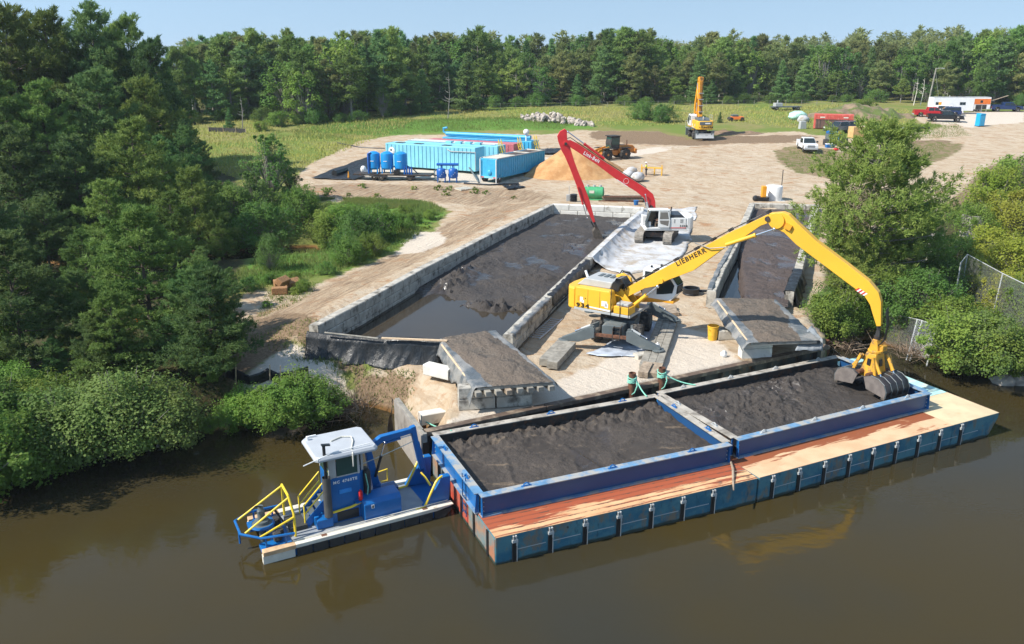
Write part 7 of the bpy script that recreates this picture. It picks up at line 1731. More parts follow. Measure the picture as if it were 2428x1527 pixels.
# fence along the far field edge and orange mesh under the left pines
P = [T(x, y) for x, y in ((1150, 258), (1400, 253), (1560, 251), (1750, 250), (1900, 249), (2010, 250))]
ff = thing('field_fence', 'thin post fence along the far edge of the yellow field', 'fence', P[0]); fp = None
for a, b_ in zip(P, P[1:]):
    n = max(2, int((b_ - a).length / 3.2))
    for k in range(n):
        q = a.lerp(b_, k / n); q.z = gz(q.x, q.y)
        if fp is None: mb = MB(); mb.bb(-.04, .04, -.04, .04, -.1, 1.15); fp = mb.build('fence_post', m_wood2, ff, q - P[0])
        else: share(fp, q - P[0])
mb = MB()
for hh in (.5, 1.0): mb.tube([q - P[0] + Vector((0, 0, hh)) for q in P], .006, 4)
tag(mb.build('fence_wires', m_lgrey, ff), kind='stuff')
P = [T(x, y) for x, y in ((495, 312), (530, 313), (560, 315), (583, 316))]; s2 = thing('silt_fence', 'short black silt fence across the meadow at the far left', 'fence', P[0])
mb = MB(); mb.grid([[p - P[0] + Vector((0, 0, h_)) for p in P] for h_ in (0, .75)]); mb.build('fabric', m_fend, s2, solid=.03)
for p in P: mb = MB(); mb.cyl(p - P[0] + Vector((0, -.05, 0)), p - P[0] + Vector((0, -.05, 1.0)), .05, n=5); mb.build('stake', m_wood3, s2)
for lab, a, b_ in (('left piece of orange safety mesh under the left pine', (328, 790), (343, 788)), ('right piece of orange safety mesh under the left pine', (403, 792), (424, 790))):
    p, q = T(*a), T(*b_); mb = MB(); mb.grid([[p.lerp(q, u) + Vector((0, .06 * math.sin(8 * u), h_)) for u in np.linspace(0, 1, 6)] for h_ in (.3, .8, 1.5)]); tag(mb.build('safety_mesh', mat('safety_orange', (.85, .25, .02), .6), solid=.02), lab, 'safety mesh')
# ---------------------------------------------------------------- vegetation
def leaf_mat(name, c, c2, var=.5, trans=.35, vs=.35):
    b = NB(name); oi = b.new('ShaderNodeObjectInfo')
    k = b.mix(b.ramp(b.noise(vs, 3), .32, .68), c, c2)
    hs = b.new('ShaderNodeHueSaturation'); b.lk(k, hs.inputs['Color'])
    b.lk(b.ramp(oi.outputs['Random'], 0, 1, .482, .518), hs.inputs['Hue']); b.lk(b.ramp(b.math('FRACT', b.math('MULTIPLY', oi.outputs['Random'], 7.31)), 0, 1, 1 - var * .5, 1 + var * .5), hs.inputs['Value'])
    b.set(Base_Color=hs.outputs[0], Roughness=.65); b.b.inputs['Specular IOR Level'].default_value = .25
    tr = b.new('ShaderNodeBsdfTranslucent'); b.lk(hs.outputs[0], tr.inputs[0]); mx = b.new('ShaderNodeMixShader'); mx.inputs[0].default_value = trans
    b.lk(b.b.outputs[0], mx.inputs[1]); b.lk(tr.outputs[0], mx.inputs[2]); b.lk(mx.outputs[0], b.out.inputs[0]); return b.m
m_bark = mat('pine_bark', (.115, .09, .07), .95, var=.3, vs=5, bump=(10, .6))
m_greybark = mat('grey_bark', (.26, .24, .21), .9, var=.25, vs=5)
m_pine = leaf_mat('pine_needles', (.125, .200, .044), (.205, .280, .066), .5, .45, .5)
m_pine_d = leaf_mat('deep_pine_needles', (.090, .175, .056), (.155, .240, .070), .5, .45, .5)
m_pine_y = leaf_mat('sunny_pine_needles', (.23, .34, .070), (.31, .40, .10), .15, .48, .5)  # lighter yellow-green needle colour of the right-hand pines
m_jack = leaf_mat('olive_needles', (.195, .235, .080), (.270, .295, .105), .5, .45)
m_pine_f = leaf_mat('far_pine_needles', (.165, .265, .062), (.250, .345, .088), .5, .45, .12)
m_fir_f = leaf_mat('far_fir_needles', (.125, .235, .080), (.190, .300, .095), .5, .45, .12)
m_leaf = leaf_mat('broad_leaves', (.150, .265, .042), (.230, .325, .060), .4, .45)
m_leaf_d = leaf_mat('dark_leaves', (.105, .210, .042), (.165, .262, .058), .4, .45)
m_leaf_y = leaf_mat('yellow_green_leaves', (.280, .350, .042), (.360, .390, .062), .3, .45)
m_leaf_p = leaf_mat('willow_leaves', (.150, .245, .056), (.220, .300, .080), .25, .45)
m_dry = leaf_mat('dry_twigs', (.20, .155, .105), (.28, .22, .15), .2, 0)
m_grass = leaf_mat('meadow_grass_blades', (.36, .39, .085), (.42, .37, .125), .1, .3, .12)
m_grass_g = leaf_mat('green_grass_blades', (.125, .21, .045), (.19, .235, .065), .2, .45, .35)

def trimesh(name, P, m):
    P = np.ascontiguousarray(P, np.float32).reshape(-1, 3); n = len(P) // 3
    me = bpy.data.meshes.new(name); me.vertices.add(n * 3); me.vertices.foreach_set('co', P.ravel())
    me.loops.add(n * 3); me.loops.foreach_set('vertex_index', np.arange(n * 3, dtype=np.int32))
    me.polygons.add(n); me.polygons.foreach_set('loop_start', np.arange(0, n * 3, 3, dtype=np.int32)); me.polygons.foreach_set('loop_total', np.full(n, 3, np.int32))
    me.update(); me.materials.append(m); return me
def unit(v): return v / (np.linalg.norm(v, axis=-1, keepdims=True) + 1e-9)
def blades(C, Dr, L, W, rng, face=None):
    """triangles with base at C pointing along Dr, their flat side turned roughly towards face"""
    q = rng.normal(size=Dr.shape) if face is None else face + rng.normal(size=Dr.shape) * .45
    s = unit(np.cross(Dr, q)) * (W[:, None] / 2)
    return np.stack([C - s, C + s, C + Dr * L[:, None]], 1)
def leaves(C, size, rng, up=.35, face=None):
    n = unit(rng.normal(size=C.shape) * (1 if face is None else .55) + np.array([0, 0, up]) + (0 if face is None else face)); a = unit(np.cross(n, rng.normal(size=C.shape))); b = np.cross(n, a)
    s = size[:, None]; 
    return np.concatenate([np.stack([C - a * s * .5, C + b * s * .36, C + a * s * .5], 1), np.stack([C - a * s * .5, C + a * s * .5, C - b * s * .36], 1)], 0)
def make_pine(seed, h, r, whorls, limbs, tufts, ntri, nl, nw, profile, m, droop=.0, bark=None, gap=.12, base=.12, bare=0.0, vsc=.11):
    rng = np.random.default_rng(seed); tr = MB(); lean = rng.normal(size=2) * .02 * h
    tp = lambda t: np.array([lean[0] * t * t, lean[1] * t * t, h * t])
    tr.tube([tuple(tp(t)) for t in (-.02, .15, .4, .7, .97)], [h * .0165, h * .0145, h * .011, h * .006, h * .0015], 7)
    Cs, Ds = [], []
    for wi in range(whorls):
        t = base + (1 - base) * ((wi + rng.uniform(-.3, .3)) / whorls); t = min(.985, max(base * .6, t))
        R = r * profile(t)
        nl_ = max(3, int(limbs * rng.uniform(.7, 1.2))); a0 = rng.uniform(0, 6.28)
        for k in range(nl_):
            if rng.random() < gap: continue
            a = a0 + 6.283 * k / nl_ + rng.uniform(-.3, .3); ln = R * rng.uniform(.45, 1.28)
            up = .10 + .55 * t * t - droop * (1 - t) + rng.uniform(-.08, .08)
            d = np.array([math.cos(a), math.sin(a), up]); d /= np.linalg.norm(d)
            o = tp(t); s = np.linspace(0, 1, 5); P = [o + d * ln * q + np.array([0, 0, .10 * ln * q * q]) for q in s]
            if ln > h * .06: tr.tube([tuple(p) for p in P[:4]], [max(.012, ln * .014), ln * .012, ln * .009, ln * .004], 4)
            n = max(3, int(tufts * ln / r)); q = rng.uniform(.28 if t > .3 else .4, 1.02, n) ** .75
            if rng.random() < bare * (1 - t): continue
            side = np.cross(d, [0, 0, 1]); side /= np.linalg.norm(side) + 1e-9
            w = (.30 * ln * np.sin(np.clip(q, .2, 1) * 2.6) + .08)
            c = o + d * (ln * q)[:, None] + np.outer(.10 * ln * q * q, [0, 0, 1]) + side * (rng.uniform(-1, 1, n) * w)[:, None] + np.outer(rng.uniform(-.6, 1, n) * vsc * ln + .05, [0, 0, 1])
            Cs.append(c); Ds.append(np.repeat(d[None], n, 0))
    n = 8 + tufts // 4; Cs.append(np.stack([rng.normal(size=n) * .12, rng.normal(size=n) * .12, rng.uniform(h * .93, h, n)], 1) + np.array([lean[0], lean[1], 0])); Ds.append(np.repeat(np.array([[0, 0, 1.]]), n, 0))
    C = np.concatenate(Cs); Dd = np.concatenate(Ds)
    C = np.repeat(C, ntri, 0); Dd = np.repeat(Dd, ntri, 0)
    dr = unit(Dd * .55 + rng.normal(size=C.shape) * .75 + np.array([0, 0, .45])); C = C + rng.normal(size=C.shape) * nl * .22
    L = nl * rng.uniform(.6, 1.25, len(C)); W = nw * rng.uniform(.7, 1.3, len(C))
    return tr.mesh('trunk', bark or m_bark, True), trimesh('crown', blades(C, dr, L, W, rng, unit(unit(C * np.array([1, 1, 0])) + np.array([0, 0, .8]))), m)
def make_leafy(seed, h, r, nblob, nleaf, ls, m, trunk=True, bark=None, squash=.9, low=.12, up=.35, bl=(.09, .33)):
    rng = np.random.default_rng(seed); tr = MB()
    C = []; F = []
    for k in range(nblob):
        a = rng.uniform(0, 6.28); t = low + (1 - low) * rng.random() ** .75; env = math.sin(min(1, (t * .86 + .14)) * math.pi * .93) ** .6
        d = r * env * rng.uniform(.3, 1.0) * (1 + .18 * math.sin(3 * a + seed)); c = np.array([math.cos(a) * d, math.sin(a) * d, h * t * rng.uniform(.82, 1.0)]); br = r * rng.uniform(*bl) * (.6 + .4 * env)
        n = int(nleaf / nblob * rng.uniform(.4, 1.5)); u = unit(rng.normal(size=(n, 3))); v = u * (br * rng.uniform(.35, 1.25, n) ** .7)[:, None]; v[:, 2] *= squash * rng.uniform(.8, 1.6)
        C.append(c + v); F.append(unit(u * .8 + unit(c * np.array([1, 1, .35])) * .7 + np.array([0, 0, .45])))
        if trunk: tr.tube([(0, 0, h * .04), tuple(c * .45 + np.array([0, 0, h * .06])), tuple(c + np.array([0, 0, br * .7]))], [h * .010, h * .007, h * .002], 4)
    if trunk: tr.tube([(0, 0, -.2), (0.01, 0, h * .3), (0, .02, h * .7)], [h * .018, h * .013, h * .005], 6)
    C = np.concatenate(C); F = np.concatenate(F); C[:, 2] = np.maximum(C[:, 2], .03)
    return tr.mesh('trunk' if h > 5 else 'stems', bark or m_greybark, True), trimesh('crown' if h > 5 else 'foliage', leaves(C, ls * rng.uniform(.5, 1.35, len(C)), rng, up, F), m)
white_pine = lambda t: (.35 + .65 * min(1, t / .25)) * (1 - t) ** .62 * 1.06 + .05
tall_pine = lambda t: .1 + .9 * math.sin(min(1, max(0, (t - .05) / .95)) * math.pi * .88 + .28) ** 1.2
spruce = lambda t: (1 - t) ** .9 * 1.0 + .04
PR = {}
def proto(k, ms, h): PR[k] = (ms[0], ms[1], h)
for i in range(4): proto('near_pine%d' % i, make_pine(10 + i, 14, 5.5, 21, 6, 60, 12, .36, .10, white_pine, (m_pine, m_pine_d, m_pine, m_pine_d)[i], .12, gap=.14), 14)
proto('right_pine', make_pine(31, 12, 5.9, 32, 6, 64, 12, .32, .088, lambda t: (.72 + .28 * min(1, t / .3)) * (1 - t ** 2.0) ** .75 * (.9 + .12 * math.sin(17 * t)) + .06, m_pine_y, .0, m_greybark, .2, .06, .3, .16), 12)
for i in range(4): proto('far_white_pine%d' % i, make_pine(40 + i, 16, 4.0, 19, 5, 24, 8, .66, .22, (tall_pine, white_pine, tall_pine, white_pine)[i], (m_pine_f, m_fir_f, m_pine_f, m_pine_f)[i], .08, m_greybark, gap=.22, base=(.25, .12, .35, .15)[i]), 16)
for i in range(3): proto('far_jack_pine%d' % i, make_pine(50 + i, 14, 3.1, 19, 5, 22, 8, .58, .20, tall_pine, m_jack, .02, gap=.15, base=.1), 14)
for i in range(2): proto('far_fir%d' % i, make_pine(60 + i, 14, 3.0, 25, 6, 20, 8, .52, .19, spruce, m_fir_f, .16, gap=.05, base=.05), 14)
for i in range(3): proto('far_leafy%d' % i, make_leafy(70 + i, 12, 4.3, 70, 5200, .40, (m_leaf_d, m_leaf, m_leaf_d)[i]), 12)
for i in range(3): proto('shrub%d' % i, make_leafy(80 + i, 3, 2.1, 90, 13500, .115, (m_leaf, m_leaf_d, m_leaf)[i], True, low=.05), 3)
for i in range(2): proto('willow%d' % i, make_leafy(85 + i, 3, 2.2, 100, 14000, .10, m_leaf_p, True, low=.05), 3)
for i in range(2): proto('yshrub%d' % i, make_leafy(90 + i, 3, 2.1, 90, 13500, .115, m_leaf_y, True, low=.05), 3)
proto('sapling', make_leafy(95, 7, 1.9, 80, 9000, .16, m_leaf_d, True, low=.1), 7)
for i in range(2): proto('weed%d' % i, make_leafy(97 + i, 1, .8, 12, 800, .14, m_leaf, False, low=.05), 1)
def plant(k, name, label, cat, loc, h, group=None, wide=1.0, rz=None):
    tm, cm, H = PR[k]; s = h / H
    t = thing(name, label, cat, loc, random.uniform(0, 6.28) if rz is None else rz, group); t.scale = (s * wide, s * wide, s)
    for nm, me in ((tm.name.split('.')[0], tm), (cm.name.split('.')[0], cm)):
        if not len(me.vertices): continue
        o = bpy.data.objects.new(nm, me); col.objects.link(o); o.parent = t
    return t
def by_top(k, px, pt, Y, name, label, cat, group=None, wide=1.0, sink=0.0):
    q = D(px, pt, Y); z = max(gz(q.x, Y), .15); return plant(k, name, label, cat, (q.x, Y, z - .1), q.z - z + sink, group, wide)
def by_base(k, px, pb, pt, name, label, cat, group=None, wide=1.0):
    p = T(px, pb); z = max(p.z, .05); h = max(.4, D(px, pt, p.y).z - z); return plant(k, name, label, cat, (p.x, p.y, z - .08), h, group, wide)

# pines of the left grove
GL = 'white pines of the left grove'
by_top('near_pine0', 322, 488, 47, 'white_pine', 'nearest dark white pine of the left grove, orange mesh showing behind its trunk', 'tree', GL, 1.25)
by_top('near_pine1', 5, 560, 43, 'white_pine', 'white pine cut by the left edge nearest the river', 'tree', GL, 1.2)
lab = 'dark white pine crowded inside the left grove'
for i, (px, pt, Y, wd) in enumerate(((180, 640, 46, 1.05), (450, 690, 48, .9), (425, 640, 44.5, 1.0), (530, 720, 46, .9), (120, 800, 41.5, 1.0), (255, 690, 41.5, 1.1), (480, 640, 42.5, 1.1), (505, 700, 43.5, .9), (215, 740, 41, 1.0), (480, 800, 42, .9), (90, 690, 50, 1.0), (240, 780, 43, .9), (470, 585, 54, 1.0), (190, 545, 57, 1.1), (545, 630, 57, .8), (250, 425, 63, 1.1), (90, 470, 61, 1.1), (400, 455, 65, 1.05), (-60, 420, 60, 1.2), (520, 520, 68, .9), (170, 325, 73, 1.1), (310, 285, 77, 1.1), (30, 300, 71, 1.1), (450, 395, 75, 1.0), (375, 325, 83, 1.0), (90, 195, 86, 1.0), (230, 165, 90, 1.0), (330, 185, 94, 1.0), (430, 300, 90, .9), (-30, 180, 84, 1.1), (470, 330, 100, .9), (395, 280, 106, .9))):
    lab = 'dark white pine in the %s of the left grove, %s' % ('front row' if Y < 52 else 'middle rows' if Y < 72 else 'back rows', 'by the left edge' if px < 120 else 'towards its middle' if px < 300 else 'towards its right side')
    by_top('near_pine%d' % ((i + 1) % 4), px, pt, Y, 'white_pine', lab, 'tree', GL, wd)
lab = 'tall white pine rising above the left grove against the sky'
for i, (px, pt, Y, wd) in enumerate(((100, 26, 106, .95), (205, 14, 109, .9), (300, 42, 113, .85), (338, 92, 109, .8), (8, 12, 100, 1.0), (150, 62, 114, .9), (258, 66, 118, .85), (-70, 20, 104, 1.0), (50, 44, 112, .9), (365, 150, 120, .8))):
    by_top('near_pine%d' % (i % 4), px, pt, Y, 'white_pine', lab + (', by the left edge' if px < 95 else ', beside the gap of lake' if px > 290 else ', in the middle'), 'tree', GL, wd)
# far tree line
SKY = [(300, 60), (430, 112), (470, 85), (530, 82), (590, 70), (620, 98), (680, 70), (730, 95), (755, 75), (800, 85), (850, 75), (930, 66), (985, 92), (1030, 80), (1080, 85), (1130, 64), (1190, 98), (1250, 84), (1330, 96), (1400, 76), (1480, 68), (1530, 74), (1600, 104), (1650, 92), (1700, 84), (1760, 82), (1830, 90), (1880, 98), (1950, 102), (2020, 100), (2090, 92), (2160, 104), (2230, 92), (2270, 82), (2330, 80), (2400, 68), (2470, 62), (2600, 60)]
LINE = [(380, 158), (470, 168), (560, 172), (700, 166), (820, 166), (960, 178), (1060, 192), (1250, 200), (1600, 205), (2100, 212), (2200, 204), (2428, 200), (2600, 200)]
sx, sy = zip(*SKY); lx, ly = zip(*LINE)
rnd = random.Random(5)
names = {'far_white_pine': ('white_pine', 'white pine in the tree line beyond the field', 'white pines of the far tree line'), 'far_jack_pine': ('jack_pine', 'olive green jack pine in the tree line beyond the field', 'jack pines of the far tree line'), 'far_fir': ('fir_tree', 'dark pointed fir in the tree line beyond the field', 'firs of the far tree line'), 'far_leafy': ('leafy_tree', 'round leafy tree in the tree line beyond the field', 'leafy trees of the far tree line')}
def far(kind, n, px, pt, Y, wd):
    nm, lb_, gp = names[kind]
    zone_ = 'beyond the far left meadow' if px < 620 else 'left of the cyan tanks' if px < 890 else 'behind the cyan tanks' if px < 1220 else 'behind the rock heap' if px < 1440 else 'behind the parked material handler' if px < 1760 else 'behind the red container' if px < 2060 else 'behind the trailers on the right'
    lb_ = lb_.replace('in the tree line beyond the field', ('in the front row ' if Y - np.interp(px, lx, ly) < 7 else 'in the rows ') + zone_); by_top('%s%d' % (kind, rnd.randrange(n)), px, pt, Y, nm, lb_, 'tree', gp, wd)
for row, (step, dY, t0, t1) in enumerate(((46, 0, 22, 92), (36, 9, -4, 46), (32, 22, -10, 18), (36, 42, -2, 14))):
    px = 395 + 17 * row
    while px < 2560:
        Y = np.interp(px, lx, ly) + dY + rnd.uniform(-4, 5); pt = np.interp(px, sx, sy) + rnd.uniform(t0, t1)
        if px < 445: pt = max(pt, 112) if row else 160
        u = rnd.random()
        if px < 1250: kind, n = (('far_white_pine', 4) if u < .62 else ('far_jack_pine', 3) if u < .72 else ('far_fir', 2) if u < .93 else ('far_leafy', 3))
        else: kind, n = (('far_white_pine', 4) if u < .30 else ('far_jack_pine', 3) if u < .68 else ('far_fir', 2) if u < .88 else ('far_leafy', 3))
        if px > 2150 and u > .45: kind, n = 'far_leafy', 3
        if row == 0 and kind == 'far_leafy': pt += 30
        far(kind, n, px, pt, Y, rnd.uniform(.85, 1.2) * (1.25 if row == 0 else 1.05)); px += step * rnd.uniform(.7, 1.3)
# hand placed marks of the skyline
for kind, n, px, pt, Y, wd in (('far_leafy', 3, 715, 160, 163, 1.15), ('far_leafy', 3, 770, 150, 168, 1.0), ('far_leafy', 3, 905, 205, 170, 1.0), ('far_white_pine', 4, 930, 65, 176, 1.0), ('far_white_pine', 4, 595, 70, 178, 1.1), ('far_white_pine', 4, 1130, 63, 206, 1.2), ('far_white_pine', 4, 680, 69, 180, 1.0), ('far_white_pine', 4, 1480, 67, 215, 1.4), ('far_white_pine', 4, 1525, 72, 214, 1.2), ('far_fir', 2, 1105, 125, 186, 1.4), ('far_fir', 2, 1690, 180, 203, 1.3), ('far_fir', 2, 395, 114, 230, .9)):
    far(kind, n, px, pt, Y, wd)
for i in range(34):   # undergrowth along the foot of the tree line
    px = 440 + i * 61 + rnd.uniform(-20, 20); Y = np.interp(px, lx, ly) - 3.5 + rnd.uniform(-1, 1); q = D(px, 200, Y); 
    if q.x > 88 and q.x < 112: continue
    plant('shrub1', 'shrub', 'leafy shrub at the foot of the far tree line ' + ('left of the cyan tanks' if px < 900 else 'behind the cyan tanks' if px < 1250 else 'behind the parked material handler' if px < 1750 else 'on the right'), 'shrub', (q.x, Y, gz(q.x, Y) - .1), rnd.uniform(1.6, 3.2), 'shrubs at the foot of the tree line', 1.3)
# woods going on behind: one mass
P = []
rs = np.random.default_rng(9); base_c = [PR[k] for k in ('far_white_pine1', 'far_jack_pine0', 'far_leafy0')]
arr = []
for tm, cm, H in base_c:
    a = np.zeros(len(cm.vertices) * 3, np.float32); cm.vertices.foreach_get('co', a); a = a.reshape(-1, 3, 3); arr.append(((lambda b_: b_.mean(1, keepdims=True) + (b_ - b_.mean(1, keepdims=True)) * 1.5)(a[rs.permutation(len(a))[:1300]]), H))
for i in range(330):
    Y = 262 + 330 * (i / 330) ** 1.3; px = rs.uniform(430, 2700); q = D(px, 112, Y)
    if q.x < 20 and Y > 380: continue
    a, H = arr[rs.integers(3)]; h = rs.uniform(12, 17); c_, s_ = math.cos(i), math.sin(i); k = h / H
    v = a.reshape(-1, 3) * k * np.array([1.35, 1.35, 1]); v = np.stack([v[:, 0] * c_ - v[:, 1] * s_ + q.x, v[:, 0] * s_ + v[:, 1] * c_ + Y, v[:, 2] + gz(q.x, Y)], 1); P.append(v)
o = bpy.data.objects.new('far_woods', trimesh('far_woods', np.concatenate(P), m_jack)); col.objects.link(o); tag(o, kind='stuff')
# right side
by_top('right_pine', 2092, 296, 58.5, 'white_pine', 'big open yellow green pine standing over the right basin, grey trunk showing', 'tree', None, 1.0)
by_top('right_pine', 2185, 480, 60, 'white_pine', 'smaller pine at the right shoulder of the big open pine', 'tree', None, 1.05)
by_top('right_pine', 2030, 560, 56, 'white_pine', 'young pine at the left foot of the big open pine', 'tree', None, .95)
gr = 'shrubs on the right bank'
for i, (px, pb, pt, k, wd) in enumerate(((2350, 520, 400, 'yshrub0', 1.0), (2420, 500, 360, 'shrub0', 1.0), (2300, 560, 480, 'shrub2', 1.0), (2400, 560, 450, 'yshrub1', 1.1), (2340, 640, 540, 'yshrub0', 1.1), (2420, 680, 560, 'yshrub1', 1.1), (2270, 640, 560, 'shrub1', 1.1), (2390, 740, 640, 'yshrub0', 1.0), (2430, 760, 660, 'shrub0', 1.0), (2230, 700, 610, 'shrub1', 1.0), (2300, 690, 610, 'yshrub0', 1.0), (2180, 760, 640, 'shrub1', 1.1))):
    by_base(k, px, pb, pt, 'shrub', 'yellow green shrub in the thicket behind the right chain link fence' if k[0] == 'y' else 'green shrub in the thicket behind the right chain link fence', 'shrub', gr, wd)
for i, (px, pb, pt, k) in enumerate(((2225, 845, 725, 'yshrub0'), (2275, 865, 735, 'shrub0'), (2330, 875, 745, 'willow0'), (2385, 880, 770, 'shrub2'), (2440, 885, 790, 'shrub0'), (2180, 825, 720, 'shrub1'), (2300, 820, 720, 'yshrub1'), (2360, 830, 740, 'shrub1'), (2250, 800, 700, 'shrub2'), (2130, 800, 700, 'shrub1'), (2420, 830, 760, 'willow1'), (2080, 795, 690, 'shrub1'))):
    by_base(k, px, pb, pt, 'shrub', 'bank shrub overhanging the water by the collapsed fence on the right', 'shrub', 'shrubs along the right waterline', 1.15)
for i, (px, pb, pt, k) in enumerate(((1965, 800, 690, 'shrub0'), (2010, 805, 710, 'shrub2'), (1960, 790, 700, 'shrub1'), (2055, 800, 700, 'shrub0'), (2000, 760, 660, 'shrub1'), (1950, 760, 690, 'shrub1'))):
    by_base(k, px, pb, pt, 'shrub', 'leafy shrub at the foot of the big open pine beside the right ramp', 'shrub', 'shrubs under the right pine', 1.0)
# left bank
rnd2 = random.Random(11)
SH = ('shrub0', 'shrub1', 'willow0', 'shrub2', 'willow1', 'shrub0')
for i, (px, pb, pt) in enumerate(((-50, 1160, 950), (30, 1135, 950), (100, 1105, 960), (165, 1090, 930), (240, 1072, 905), (305, 1060, 900), (365, 1048, 930), (425, 1035, 950), (485, 1018, 950), (540, 1006, 945), (595, 1004, 940), (650, 1002, 915), (700, 1000, 905), (745, 994, 920), (778, 974, 938))):
    k = 'willow%d' % (i % 2) if px in (165, 240, 305, 365) else SH[i % 2 * 3]
    pt += rnd2.uniform(-30, 38)
    by_base(k, px + rnd2.uniform(-12, 12), pb, pt, 'shrub', ('pale willow shrub leaning over the water on the left bank' if k[0] == 'w' else 'green shrub overhanging the water on the left bank') + (' by the photo edge' if px < 120 else ' left of the workboat' if px < 560 else ' beside the gravel beach'), 'shrub', 'shrubs along the left waterline', 1.15)
for i, (px, pb, pt) in enumerate(((0, 1060, 900), (80, 1040, 905), (150, 1020, 895), (350, 990, 905), (420, 985, 905), (500, 965, 900), (560, 955, 905), (30, 960, 860), (-30, 900, 760), (60, 780, 720), (40, 720, 640))):
    by_base(SH[(i * 2 + 1) % 6] if i % 3 else 'shrub1', px, pb, pt, 'shrub', 'dark green shrub behind the waterside row under the left pines', 'shrub', 'shrubs under the left pines', 1.1)
# creek thicket, saplings
for i, (px, pb, pt) in enumerate(((560, 600, 500), (620, 585, 480), (680, 560, 465), (740, 545, 478), (790, 575, 488), (850, 580, 500), (900, 565, 490), (950, 545, 505), (700, 665, 640), (775, 650, 618), (830, 625, 560), (880, 605, 550), (640, 672, 645), (590, 690, 655), (985, 530, 500), (1020, 520, 495), (520, 560, 450), (480, 520, 420), (820, 545, 480), (785, 590, 530), (720, 520, 440), (560, 530, 440), (860, 540, 485), (960, 520, 485), (900, 515, 478), (830, 600, 545), (720, 690, 660))):
    by_base(SH[i % 4 if i % 4 != 2 else 0], px, pb, pt, 'shrub', 'green shrub in the creek thicket ' + ('beside the creek water' if pb > 570 and px < 800 else 'nearest the block wall' if px > 800 else 'around the lone slender tree'), 'shrub', 'shrubs of the creek thicket', 1.05)
by_base('willow0', 645, 640, 555, 'shrub', 'spindly pale willow standing in the creek', 'shrub', None, .6)
by_base('sapling', 645, 480, 308, 'leafy_tree', 'slender leafy tree standing alone at the left edge of the sandy bank', 'tree', None, 1.2)
for px, pb, pt in ((600, 520, 400), (690, 470, 390), (640, 560, 430), (540, 560, 420)): by_base('sapling', px, pb, pt, 'leafy_tree', 'leafy sapling round the foot of the lone slender tree', 'tree', 'saplings by the creek', 1.3)
# field bushes
for i, (px, pb, pt, k, lb_) in enumerate(((1522, 284, 240, 'shrub1', 'left dark green bush of the pair in the yellow field'), (1572, 289, 246, 'shrub1', 'right dark green bush of the pair in the yellow field'), (660, 300, 262, 'shrub0', 'yellow green bush at the edge of the far left pines'), (1706, 291, 264, 'far_fir0', 'tiny fir in the field right of the parked material handler'), (2046, 268, 232, 'shrub0', 'small bright bush on the weedy soil mound'), (620, 310, 285, 'shrub0', 'low bush in the meadow behind the slender tree'), (1665, 288, 272, 'shrub1', 'low bush hidden behind the parked material handler'), (545, 305, 255, 'far_fir1', 'small conifer beside the bare snag at the far left'))):
    by_base(k, px, pb, pt, 'fir_tree' if 'fir' in k else 'shrub', lb_, 'tree' if 'fir' in k else 'shrub', None, 1.25)
# snags and birch stems
def snag(label, px, pb, pt, m, name='bare_tree'):
    p = T(px, pb); h = D(px, pt, p.y).z - p.z; t = thing(name, label, 'dead tree', p); mb = MB(); r_ = random.Random(px)
    mb.tube([(0, 0, 0), (.05 * h, 0, h * .5), (.03 * h, .02, h)], [.10, .07, .02], 6); mb.build('trunk', m, t)
    for k in range(11):
        z = h * r_.uniform(.35, .95); a = r_.uniform(0, 6.28); L_ = h * .22 * (1.15 - z / h); mb = MB(); mb.tube([(.025 * h, 0, z), (.02 * h + math.cos(a) * L_ * .6, math.sin(a) * L_ * .6, z + .15 * L_), (.02 * h + math.cos(a) * L_, math.sin(a) * L_, z + .45 * L_)], [.04, .03, .01], 4); mb.build('branch', m, t)
snag('bare grey snag standing in the meadow at the far left', 575, 305, 228, m_greybark)
snag('broken bare snag at the edge of the pines behind the cyan tanks', 1062, 282, 170, m_greybark)
snag('leaning bare trunk among the pines left of the cyan tanks', 788, 262, 215, m_greybark)
for px, lb_ in ((2166, 'white birch stem furthest left of the utility pole'), (2182, 'white birch stem just left of the utility pole'), (2240, 'white birch stem rising above the white office trailer')): snag(lb_, px, 250, 185, m_cream, 'birch_tree')
# dead brush at the gravel beach and roots on the right bank
def brush(name, label, px, py, n, L, m, up=.6):
    p = T(px, py); rng = np.random.default_rng(px); d = unit(rng.normal(size=(n, 3)) * np.array([1, 1, .6]) + np.array([-.3, -.2, up])); C = rng.normal(size=(n, 3)) * np.array([.6, .5, .15])
    o = bpy.data.objects.new(name, trimesh(name, blades(C, d, L * rng.uniform(.5, 1.2, n), np.full(n, .05), rng), m)); col.objects.link(o); o.location = (p.x, p.y, max(.1, p.z)); return tag(o, label, 'brush')
brush('dead_brush', 'grey dead brush heap at the left end of the gravel beach', 808, 968, 420, 1.7, m_dry)
brush('dead_brush', 'bare grey brush above the collapsed fence on the right bank', 2270, 790, 260, 2.0, m_dry, .9)
brush('exposed_roots', 'brown roots hanging over the water below the right pine', 2010, 818, 160, 1.2, m_dry, .1)
brush('exposed_roots', 'brown roots and twigs behind the collapsed fence', 2165, 835, 160, 1.4, m_dry, .7)
# rocks on the right shore
for lab, px, py, s_ in (('left pale boulder at the waterline under the right shrubs', 2382, 880, .9), ('right brown boulder at the waterline by the photo edge', 2418, 892, 1.1)):
    p = T(px, py); o = bpy.data.objects.new('boulder', rocks[px % 5]); col.objects.link(o); o.location = (p.x, p.y, .15); o.scale = (s_, s_, s_); tag(o, lab, 'rock')
